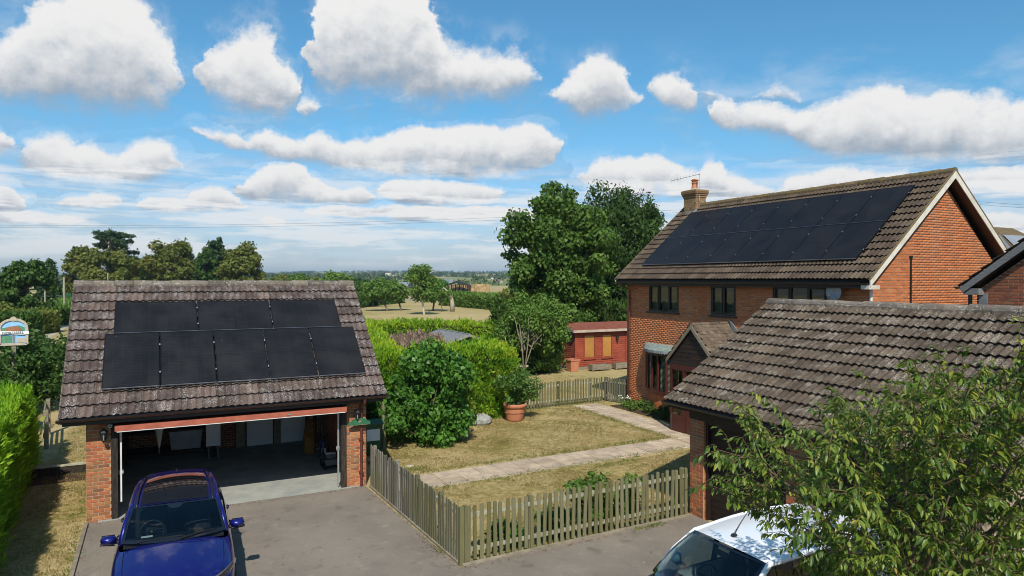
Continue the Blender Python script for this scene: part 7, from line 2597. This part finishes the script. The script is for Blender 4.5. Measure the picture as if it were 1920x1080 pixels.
def cherry():
    rg = np.random.default_rng(101)
    rd = random.Random(101)
    root = Vector((6.25, 3.9, 0))
    t = thing('cherry_tree', 'leafy cherry tree with drooping leaves filling the right foreground', 'tree', tuple(root))
    starts = []
    tries = 0
    while len(starts) < 1950 and tries < 60000:
        tries += 1
        x, y = rd.uniform(1310, 2350), rd.uniform(640, 1400)
        if not inpoly(x, y, poly):
            continue
        if x < 1560 and rd.random() < .58:
            continue
        if y > 1120 and rd.random() < .5 or x > 2000 and rd.random() < .45:
            continue
        edge = min(1.0, max(.15, (x - 1310) / 380))
        d = rd.uniform(5.0, 5.3 + 2.9 * edge) + (.7 if x < 1500 else 0)
        if 1400 < x < 1680 and y < 940 and rd.random() < .34:  # deeper sprays, added so the crown shades the white car's roof
            d = rd.uniform(7.0, 8.3)
        starts.append(at(x, y, d))
    # stray sprigs reaching out of the crown
    for x, y, d in ((1402, 775, 6.3), (1352, 855, 6.2), (1368, 925, 6.1), (1362, 905, 6.2), (1466, 778, 6.4), (1560, 755, 6.4), (1640, 742, 6.0), (1706, 712, 6.1), (1722, 700, 5.8), (1762, 700, 6.2), (1805, 705, 5.6), (1850, 716, 6.0), (1900, 690, 5.6), (1912, 668, 5.7), (1918, 690, 5.5), (1480, 1000, 6.0), (1505, 1040, 5.8), (1420, 960, 6.2)):
        starts.append(at(x, y, d)); starts.append(at(x + 22, y + 20, d))
    trunk_top = root + Vector((.05, .15, 2.1))
    hubs = [trunk_top]
    m = MB()
    m.tube([root + Vector((0, 0, -.1)), root + Vector((.03, .05, .9)), trunk_top], [.17, .13, .11], 10)
    # boughs
    nodes = []
    bough_targets = [at(1440, 880, 6.0), at(1500, 985, 5.8), at(1570, 850, 6.2), at(1690, 810, 6.4), at(1850, 800, 5.8), at(1780, 930, 5.4), at(1950, 800, 6.3), at(1640, 930, 7.2), at(1720, 830, 7.4), at(2050, 850, 7.2), at(2100, 900, 6.0), at(1700, 1080, 5.4)]
    for b in bough_targets:
        p0 = trunk_top + Vector((0, 0, rd.uniform(-.5, .1)))
        mid = p0.lerp(b, .5) + Vector((0, 0, .22))
        pts = [p0, p0.lerp(mid, .5) + Vector((0, 0, .06)), mid, mid.lerp(b, .5) + Vector((0, 0, .05)), b]
        m.tube(pts, [.04, .03, .02, .013, .006], 7)
        for i in range(len(pts) - 1):
            for k in range(4):
                nodes.append((pts[i].lerp(pts[i + 1], k / 4), .02))
    m.build('trunk', 'bark', t, True)
    tw = MB()
    starts.sort(key=lambda p: (p - trunk_top).length)
    LP, LD, LN, LS = [], [], [], []
    for p in starts:
        q, r = min(nodes, key=lambda n: (n[0] - p).length_squared)
        out = (p - q)
        if out.length < .05:
            continue
        out.normalize()
        away = (p - trunk_top).normalized()
        dirn = (out * .5 + away * .9 + Vector((rd.gauss(0, .3), rd.gauss(0, .3), rd.gauss(.12, .25)))).normalized()
        ln = rd.uniform(.18, .44)
        e = p + dirn * ln + Vector((0, 0, -.06))
        mid = p + dirn * ln * .5 + Vector((0, 0, .03))
        tw.tube([q, q.lerp(p, .5) + Vector((0, 0, .02)), p, mid, e], [.0058, .005, .0042, .0034, .0016], 4, False)
        nodes.append((p, .006))
        if (p - q).length > .3:
            nodes.append((q.lerp(p, .5), .008))
        path = [q.lerp(p, .45), p, mid, e]
        nl = rd.randint(17, 25)
        for k in range(nl):
            f = (k + .5) / nl * 3
            i = min(2, int(f))
            b = path[i].lerp(path[i + 1], f - i)
            td = (path[i + 1] - path[i]).normalized()
            side = td.cross(Vector((0, 0, 1)))
            if side.length < .1:
                side = Vector((1, 0, 0))
            side.normalize()
            sgn = 1 if k % 2 else -1
            ax = (td * rd.uniform(.3, .8) + side * sgn * rd.uniform(.3, .85) + Vector((0, 0, -rd.uniform(.2, 1.1))))
            LP.append(b + Vector((rd.gauss(0, .008), rd.gauss(0, .008), -.01)))
            LD.append(ax.normalized())
            LN.append((Vector((0, 0, 1)) + side * sgn * .5 + Vector((rd.gauss(0, .3), rd.gauss(0, .3), 0))).normalized())
            LS.append(rd.uniform(.042, .098))
    tw.build('twigs', 'twig', t)
    P = np.array([tuple(v) for v in LP]); D = unit(np.array([tuple(v) for v in LD])); N = np.array([tuple(v) for v in LN]); S = np.array(LS)
    Sd = unit(np.cross(N, D)); N = np.cross(D, Sd)
    asp = .40 + .14 * rg.random(len(P))
    # the leaves that show largest are pieces of their own
    px = np.array([project(p) for p in P])
    inside = (px[:, 0] > 1280) & (px[:, 0] < 1925) & (px[:, 1] > 640) & (px[:, 1] < 1085)
    order = np.argsort(np.where(inside, px[:, 2] / S, 1e9))[:300]
    own = np.zeros(len(P), bool); own[order] = True
    V = P[:, None, :] + (LEAF_V[None, :, 0:1] * D[:, None, :] + LEAF_V[None, :, 1:2] * asp[:, None, None] * Sd[:, None, :] + LEAF_V[None, :, 2:3] * N[:, None, :]) * S[:, None, None]
    stuff(link('foliage', patches_mesh('foliage', V[~own], LEAF_F, 'leaf_cherry', True), t))
    one = MB(); one.v = [tuple(v * np.array([1, .47, 1])) for v in LEAF_V]; one.f = list(LEAF_F)
    lm = one.mesh('leaf', 'leaf_cherry', True)
    for i in np.where(own)[0]:
        M = Matrix((Vector(D[i]), Vector(Sd[i]), Vector(N[i]))).transposed().to_4x4()
        link('leaf', lm, t, Matrix.Translation(Vector(P[i])) @ M @ Matrix.Scale(S[i], 4))


cherry()

# ------------------------------------------------------------------ trees beyond the garage
far = [
    # x, top y, half width px, distance, material, shape, label
    (50, 487, 44, 74, 'leaf_dark', 'round', 'round dark green tree at the far left above the lane'),
    (92, 481, 20, 112, 'leaf_conifer_dark', 'cone', 'pointed dark conifer beside the round tree at the far left'),
    (150, 456, 32, 152, 'leaf_chestnut', 'egg', 'olive brown tree left of the tall pine'),
    (205, 463, 46, 140, 'leaf_chestnut', 'dome', 'broad olive tree in front of the tall pine'),
    (258, 483, 28, 158, 'leaf_dark', 'dome', 'dull green tree between the two broad olive trees'),
    (320, 446, 44, 148, 'leaf_chestnut', 'dome', 'broad browning tree over the middle of the garage ridge'),
    (386, 462, 25, 150, 'leaf_dark', 'egg', 'dark green ivy-clad tree right of the browning tree'),
    (404, 440, 17, 152, 'leaf_conifer_dark', 'round', 'bare-topped tree rising behind the ivy-clad one'),
    (455, 453, 43, 146, 'leaf_chestnut', 'egg', 'rounded olive tree at the right of the row'),
    (8, 572, 26, 60, 'leaf_olive', 'round', 'yellow-green bush at the left edge below the dark tree'),
    (560, 514, 18, 210, 'leaf_green', 'round', 'small green tree beyond the garage ridge'),
    (632, 511, 30, 170, 'leaf_green', 'dome', 'bright green tree over the right end of the garage ridge'),
    (668, 522, 34, 140, 'leaf_dark', 'dome', 'dark green tree just right of the garage ridge'),
    (590, 522, 26, 190, 'leaf_olive', 'dome', 'olive bush beyond the garage ridge'),
    (528, 518, 24, 220, 'leaf_olive', 'dome', 'low olive bush beyond the row of tall trees'),
]
for i, (x, ty, hw, d, mt, shp, lab) in enumerate(far):
    top = at(x, ty, d)
    rx = hw * 1.16 * d / FPX
    H_ = top.z
    low = .08 if shp != 'egg' else .1
    cz = H_ * (.5 + low / 2)
    rz = H_ * (.5 - low / 2)
    dens = int(9000 * max(1, hw / 32))
    tree('distant_tree', lab, (top.x, top.y, 0), (top.x, top.y, cz), (rx * .9, rx * .9, rz * .93), 80, max(.55, rx * .20), dens, max(.35, d * .0037), mt, .25, 200 + i, shape=shp, group='trees beyond the garage', aspect=.7, nl=10, hollow=.5, squash=.75)
# the flat-topped pine
rng = np.random.default_rng(230)
top = at(206, 428, 160)
t = thing('distant_tree', 'tall flat-topped pine rising above the olive trees', 'tree', (top.x, top.y, 0), 'trees beyond the garage')
C = []
for k in range(42):
    lv = rng.random()
    z = top.z - 1.0 - 6.5 * lv
    a = rng.random() * 6.28
    r = (1.2 + 3.3 * math.sqrt(rng.random())) * (0.75 + .5 * lv)
    C.append((top.x + r * math.cos(a) + .8, top.y + r * math.sin(a), z))
C = np.array(C)
link('crown', quads_mesh('crown', crown_leaves(rng, C, np.full(len(C), 1.05), 7500, .55, .5, .35), 'leaf_conifer_dark'), t)
m = MB(); limbs(m, (top.x, top.y, 0), (top.x, top.y, top.z - 1), [tuple(c) for c in C[:22]], .35, rng); m.build('trunk', 'bark', t)

# hedges round the lane on the far left
hedge('yellow-green clipped hedge along the lane below the dark tree', [(-26, 66), (-14.5, 72), (-10.2, 84)], 3.0, 2.1, 12000, 'leaf_olive', .35, 240, name='lane_hedge', bulge=.25, aspect=.6)
hedge('dark hedge bank behind the brick pillar', [(-22, 58), (-12.5, 62), (-9.6, 70)], 2.2, 2.4, 12000, 'leaf_dark', .32, 241, name='lane_hedge', bulge=.3, aspect=.6)
hedge('green roadside hedge at the bend of the lane', [(-10.5, 95), (-13.5, 130), (-10, 170)], 3.0, 1.9, 9000, 'leaf_green', .5, 242, name='lane_hedge', bulge=.4, aspect=.6)
pl = thing('brick_pillar', 'short orange brick pillar with a pale house plate by the lane', 'pillar', (-9.35, 60.5, 0))
m = MB(); m.box((-9.75, 60.3, 0), (-8.95, 61.0, 1.75)); pc = m.build('core', 'mortar', pl)
for kz in range(23):
    for i in range(4):
        a_ = -9.76 + i * .205 + (.10 if kz % 2 else 0)
        m = MB(); m.box((a_, 60.285, .02 + kz * .075), (min(a_ + .195, -8.94), 60.30, .085 + kz * .075)); m.build('brick', 'brick_orange', pc)
m = MB(); m.box((-9.82, 60.22, 1.752), (-8.88, 61.06, 1.84)); m.build('cap', 'brick_orange', pl)
m = MB(); m.box((-9.55, 60.27, 1.15), (-9.1, 60.283, 1.35)); m.build('house_plate', 'sign_white', pl)
for i, (x, ty, by, d, lab) in enumerate(((120, 520, 575, 85, 'thin pale pole beside the lane'), (202, 512, 540, 100, 'thin pale pole standing behind the garage ridge'), (84, 515, 575, 105, 'thin grey pole in front of the pointed conifer'))):
    a_, b_ = at(x, ty, d), at(x, by, d)
    m = MB(); m.tube([(a_.x, a_.y, 0), (a_.x, a_.y, a_.z)], .09, 6); tag(m.build('lane_pole', 'rail_pale'), lab, 'pole')
# a white cottage end at the left edge
cg = thing('distant_cottage', 'white cottage with a dull roof cut by the left edge', 'house', tuple(at(-6, 545, 125)))
c_ = at(-10, 540, 125)
m = MB(); m.box((c_.x - 5, c_.y, 0), (c_.x + 2.4, c_.y + 5, 3.6)); m.build('wall', 'render_white', cg)
m = MB(); m.prism([(c_.y - .4, 3.5), (c_.y + 5.4, 3.5), (c_.y + 2.5, 6.4)], 'x', c_.x - 5.3, c_.x + 2.7); m.build('roof', 'shingle', cg)
ty_ = thing('distant_digger', 'small orange and green farm machine by the lane', 'vehicle', tuple(at(127, 560, 120)))
c_ = at(127, 558, 120)
m = MB(); m.box((c_.x - .8, c_.y, .7), (c_.x + .9, c_.y + 1.6, 1.7)); m.build('body', 'terracotta', ty_)
m = MB(); m.box((c_.x - .5, c_.y + .2, 1.7), (c_.x + .5, c_.y + 1.3, 2.9)); m.build('cab', 'bin_green', ty_)
for q in (-.6, .6):
    m = MB(); m.lathe((c_.x + q, c_.y - .1, .55), [(.1, 0), (.55, 0), (.55, .4), (.1, .4)], 12, 'y'); m.build('wheel', 'rubber', ty_)

# ------------------------------------------------------------------ orchard in the field
for i, (bx, by, tx, ty2, hw, mt, lean, lab, hh) in enumerate((
        (726, 583, 712, 528, 30, 'leaf_green', -1, 'leaning orchard tree nearest the garage roof', .62),
        (752, 582, 738, 530, 24, 'leaf_green', -1, 'orchard tree with a thin slanting trunk', .6),
        (795, 590, 790, 503, 28, 'leaf_green', 0, 'tall orchard tree with a pale winding trunk', .75),
        (812, 583, 815, 522, 24, 'leaf_shrub', 0, 'orchard tree with a dark trunk beside the tall one', .7),
        (700, 575, 690, 532, 26, 'leaf_dark', 0, 'dark orchard tree at the edge of the garage roof', .7))):
    r = ray(bx, by); s_ = -CAM_H / r[2]
    base = Vector(CPOS + r * s_)
    d = s_
    top = at(tx, ty2, d)
    rx = hw * d / FPX
    rz = top.z * hh * .5
    tree('orchard_tree', lab, tuple(base), (top.x, top.y, top.z - rz * .95), (rx, rx, rz), 46, rx * .34, 5200, .38, mt, .17, 260 + i, group='old orchard trees in the field', aspect=.6, nl=10, bark='bark_pale' if i == 2 else 'bark', hollow=.4,
         trunk_top=(top.x, top.y, top.z - rz * 1.1))
r = ray(848, 584); b_ = Vector(CPOS + r * (-CAM_H / r[2]))
m = MB(); m.tube([b_, b_ + Vector((.0, 0, 1.2)), b_ + Vector((-.15, 0, 2.2)), b_ + Vector((-.9, 0, 3.3)), b_ + Vector((-1.5, 0, 3.9)), b_ + Vector((-2.2, 0, 3.4))], [.42, .38, .30, .2, .14, .05], 9)
tag(m.build('dead_trunk', 'bark_pale', None, True), 'bleached dead tree trunk standing in the dry field', 'dead tree')
tree('orchard_tree', 'thin pale green branches hanging off the dead trunk', (b_.x - 1.6, b_.y + .4, 0), (b_.x - 2.2, b_.y, 2.9), (2.0, 1.2, .8), 18, .5, 900, .3, 'leaf_green', .08, 270, group='old orchard trees in the field', nl=6)


def gp(x, y):
    r = ray(x, y)
    return tuple((CPOS + r * (-CAM_H / r[2]))[:2])


hedge('long dark field hedge in front of the open barn', [gp(838, 572), gp(905, 578), gp(965, 583), gp(1015, 586)], 3.4, 2.45, 18000, 'leaf_green', .42, 280, name='field_hedge', bulge=.4, aspect=.6, hvar=.25, group='field hedges')
hedge('tall olive field hedge by the maple', [gp(955, 588), gp(1010, 592)], 3.5, 3.2, 9000, 'leaf_olive', .45, 281, name='field_hedge', bulge=.6, aspect=.6, hvar=.8, group='field hedges')
hedge('dark hedge along the near field edge behind the garage', [gp(655, 578), gp(700, 572), gp(745, 568)], 3.0, 2.2, 9000, 'leaf_dark', .45, 282, name='field_hedge', bulge=.5, aspect=.6, hvar=.6, group='field hedges')
# grey field gate and fence
fg = thing('field_gate', 'grey metal field fence between the orchard trees', 'gate', (*gp(750, 566), 0))
a_, b_ = Vector((*gp(745, 566), 0)), Vector((*gp(790, 567), 0))
for i in range(8):
    q = a_.lerp(b_, i / 7); m = MB(); m.bar(q, q + Vector((0, 0, 2.0)), .14); m.build('post', 'steel', fg)
for z in (.4, .9, 1.4, 1.9):
    m = MB(); m.bar(a_ + Vector((0, 0, z)), b_ + Vector((0, 0, z)), .06, .12); m.build('rail', 'steel', fg)

# ------------------------------------------------------------------ farm buildings
bn = thing('open_barn', 'open-sided black barn on posts beyond the field hedge', 'barn', tuple(at(858, 545, 300)))
d = 300
L_, R_ = at(834, 543, d), at(880, 543, d)
ax = (R_ - L_); ax.z = 0; wid = ax.length; ax.normalize(); dp = Vector((-ax.y, ax.x, 0))
o_ = Vector((L_.x, L_.y, 0))
ev, ap_ = at(858, 533.5, d).z, at(858, 526.5, d).z
m = MB()
pts = [o_ + ax * q + Vector((0, 0, z)) for q, z in ((-.6, ev - .3), (wid * .5, ap_), (wid + .6, ev - .3))]
pts2 = [p + dp * 14 for p in pts]
m.add(pts + pts2, [(0, 1, 4, 3), (1, 2, 5, 4)]); m.add([p + Vector((0, 0, -.5)) for p in pts + pts2], [(3, 4, 1, 0), (4, 5, 2, 1)])
m.add([pts[0], pts[1], pts[2], pts[2] + Vector((0, 0, -.7)), pts[1] + Vector((0, 0, -.9)), pts[0] + Vector((0, 0, -.7))], [(0, 5, 4, 1), (1, 4, 3, 2)])
m.build('roof', 'barn_black', bn)
for k in range(2):
    for i in range(7):
        q = o_ + ax * (wid * i / 6) + dp * (13.5 * k); m = MB(); m.bar(q, q + Vector((0, 0, ev)), .3); m.build('post', 'barn_black', bn)
for i, (x0, x1, y0, y1, dd, mt, lab) in enumerate(((834, 882, 534, 545, 318, 'straw', 'dull straw stack inside and behind the open barn'), (878, 903, 533, 545, 305, 'straw', 'brown straw stack right of the open barn'), (894, 921, 532.5, 545, 300, 'straw', 'golden straw stack at the end of the farm'))):
    t = thing('straw_stack', lab, 'straw stack', tuple(at((x0 + x1) / 2, 546, dd)), 'straw stacks by the barn')
    a_, b_ = at(x0, y1, dd), at(x1, y1, dd)
    hz_ = at(x0, y0, dd).z
    e_ = (b_ - a_); e_.z = 0; n_ = max(3, int(e_.length / 1.4)); rows = max(2, int(hz_ / 1.1)); e_.normalize()
    for k in range(rows):
        for q in range(n_):
            m = MB(); p = Vector((a_.x, a_.y, 0)) + e_ * (q * 1.4 + .7) + Vector((0, 0, k * (hz_ / rows) + hz_ / rows / 2))
            m.obox(p, e_ * .67, Vector((-e_.y, e_.x, 0)) * 1.5, Vector((0, 0, hz_ / rows * .47))); m.build('bale', mt, t)
for i, (x0, x1, yt, yr, yb, dd, lab) in enumerate(((736, 765, 537, 529, 548, 330, 'grey barn with a blue-grey roof behind the orchard'), (826, 848, 533, 524, 540, 420, 'pale grey barn roof behind the open barn'))):
    t = thing('grey_barn', lab, 'barn', tuple(at((x0 + x1) / 2, yb, dd)), 'grey farm barns')
    a_, b_ = at(x0, yb, dd), at(x1, yb, dd)
    e_ = b_ - a_; e_.z = 0; w_ = e_.length; e_.normalize(); n_ = Vector((-e_.y, e_.x, 0))
    a0 = Vector((a_.x, a_.y, 0)); he, hr = at(x0, yt, dd).z, at(x0, yr, dd).z
    m = MB(); m.obox(a0 + e_ * w_ / 2 + n_ * 8 + Vector((0, 0, he / 2)), e_ * w_ / 2, n_ * 8, Vector((0, 0, he / 2))); m.build('wall', 'old_wood' if i == 0 else 'render_white', t)
    P0 = [a0 + n_ * -.5 + Vector((0, 0, he)), a0 + e_ * w_ + n_ * -.5 + Vector((0, 0, he)), a0 + e_ * w_ + n_ * 8 + Vector((0, 0, hr)), a0 + n_ * 8 + Vector((0, 0, hr)), a0 + n_ * 16.5 + Vector((0, 0, he)), a0 + e_ * w_ + n_ * 16.5 + Vector((0, 0, he))]
    m = MB(); m.add(P0, [(0, 1, 2, 3), (3, 2, 5, 4), (0, 3, 4), (1, 5, 2)]); m.build('roof', 'barn_grey', t)


# ------------------------------------------------------------------ woods and hedgerows on the far land (one mass)
def hill_z(lx, y):
    if y <= 600:
        return 0 * lx
    f = (y - 600) / 3600
    return 50 * f ** 1.25 * (1 + .22 * np.sin(lx / 800 + 1) + .13 * np.sin(lx / 330 + y / 800))


rng = np.random.default_rng(300)
cl, rad_ = [], []
for k in range(560):
    y = 420 + 3650 * rng.random() ** 1.1
    lx = (rng.random() - .5) * 2 * (y * .85)
    wood = rng.random() < .3
    n_ = rng.integers(10, 34) if wood else rng.integers(3, 16)
    ang = rng.normal() * .35                      # hedgerows mostly run across the view
    ln = n_ * (7 if not wood else 5)
    for q in range(n_):
        u = (rng.random() - .5) * ln
        X = lx + u * math.cos(ang) + rng.normal() * (2 if not wood else 12)
        Y = y + u * math.sin(ang) + rng.normal() * (2 if not wood else 22)
        z = float(hill_z(np.array(X), Y))
        hgt = rng.uniform(4.5, 10) * (1 if y > 700 else .6)
        cl.append((X * math.cos(YAW) + Y * math.sin(YAW), -X * math.sin(YAW) + Y * math.cos(YAW), z + hgt * .5)); rad_.append(hgt * .6)
cl = np.array(cl); rad_ = np.array(rad_)
n = 110000
V = crown_leaves(rng, cl, rad_, n, 2.8, .8, .85)
w_ = stuff(link('far_woods', quads_mesh('far_woods', V, 'far_wood')))
tag(w_, 'woods and hedgerow trees on the distant low hills', 'woods')
# farmhouses scattered on the far slope
for i, (x, y, d, mt, lab) in enumerate(((728, 513, 1500, 'render_white', 'pale distant farm building left of the tall orchard tree'), (810, 509, 2100, 'render_white', 'small pale speck of a farmhouse on the hill'), (923, 521, 1000, 'render_white', 'white distant farm wall near the maple'), (938, 527, 700, 'sill_stone', 'pale distant shed right of the straw stacks'))):
    c_ = at(x, y, d)
    s_ = d / FPX
    t = thing('distant_farmhouse', lab, 'house', tuple(c_))
    m = MB(); m.box((c_.x - 5 * s_, c_.y, c_.z - 4 * s_), (c_.x + 5 * s_, c_.y + 6 * s_, c_.z + 1.2 * s_)); m.build('wall', mt, t)
    m = MB(); m.prism([(c_.y - .3 * s_, c_.z + 1.1 * s_), (c_.y + 6.3 * s_, c_.z + 1.1 * s_), (c_.y + 3 * s_, c_.z + 3.4 * s_)], 'x', c_.x - 5.3 * s_, c_.x + 5.3 * s_); m.build('roof', 'shingle', t)

# ------------------------------------------------------------------ overhead wires
for i, (pa, pb, lab) in enumerate((((-400, 417, 70), (1330, 391, 70), 'upper overhead wire crossing the sky behind the trees'), ((-400, 421, 70), (1330, 396, 70), 'lower overhead wire crossing the sky behind the trees'),
                                   ((1700, 366, 60), (2100, 392, 60), 'upper overhead wire right of the house gable'), ((1700, 371, 60), (2100, 398, 60), 'lower overhead wire right of the house gable'))):
    A_, B_ = at(*pa), at(*pb)
    pts = [A_.lerp(B_, k / 24) + Vector((0, 0, -.9 * math.sin(math.pi * k / 24) * (1 if i < 2 else .2))) for k in range(25)]
    m = MB(); m.tube(pts, .009, 5); tag(m.build('overhead_wire', 'cast_black'), lab, 'wire', 'overhead wires')

# ------------------------------------------------------------------ the air
hz = MB(); hz.box((-7600, -120, -3), (9800, 8200, 90))
ho = hz.build('haze', None) if False else link('haze', hz.mesh('haze'))
t = NT('haze_air')
pv = t.n('ShaderNodeVolumePrincipled')
pv.inputs['Color'].default_value = (.56, .79, 1.0, 1)
pv.inputs['Density'].default_value = .00014
pv.inputs['Anisotropy'].default_value = .2
t.t.links.new(pv.outputs[0], t.out.inputs['Volume'])
ho.data.materials.append(t.m)
stuff(ho)
tag(ho, 'thin blue haze in the air over the far land', 'haze')
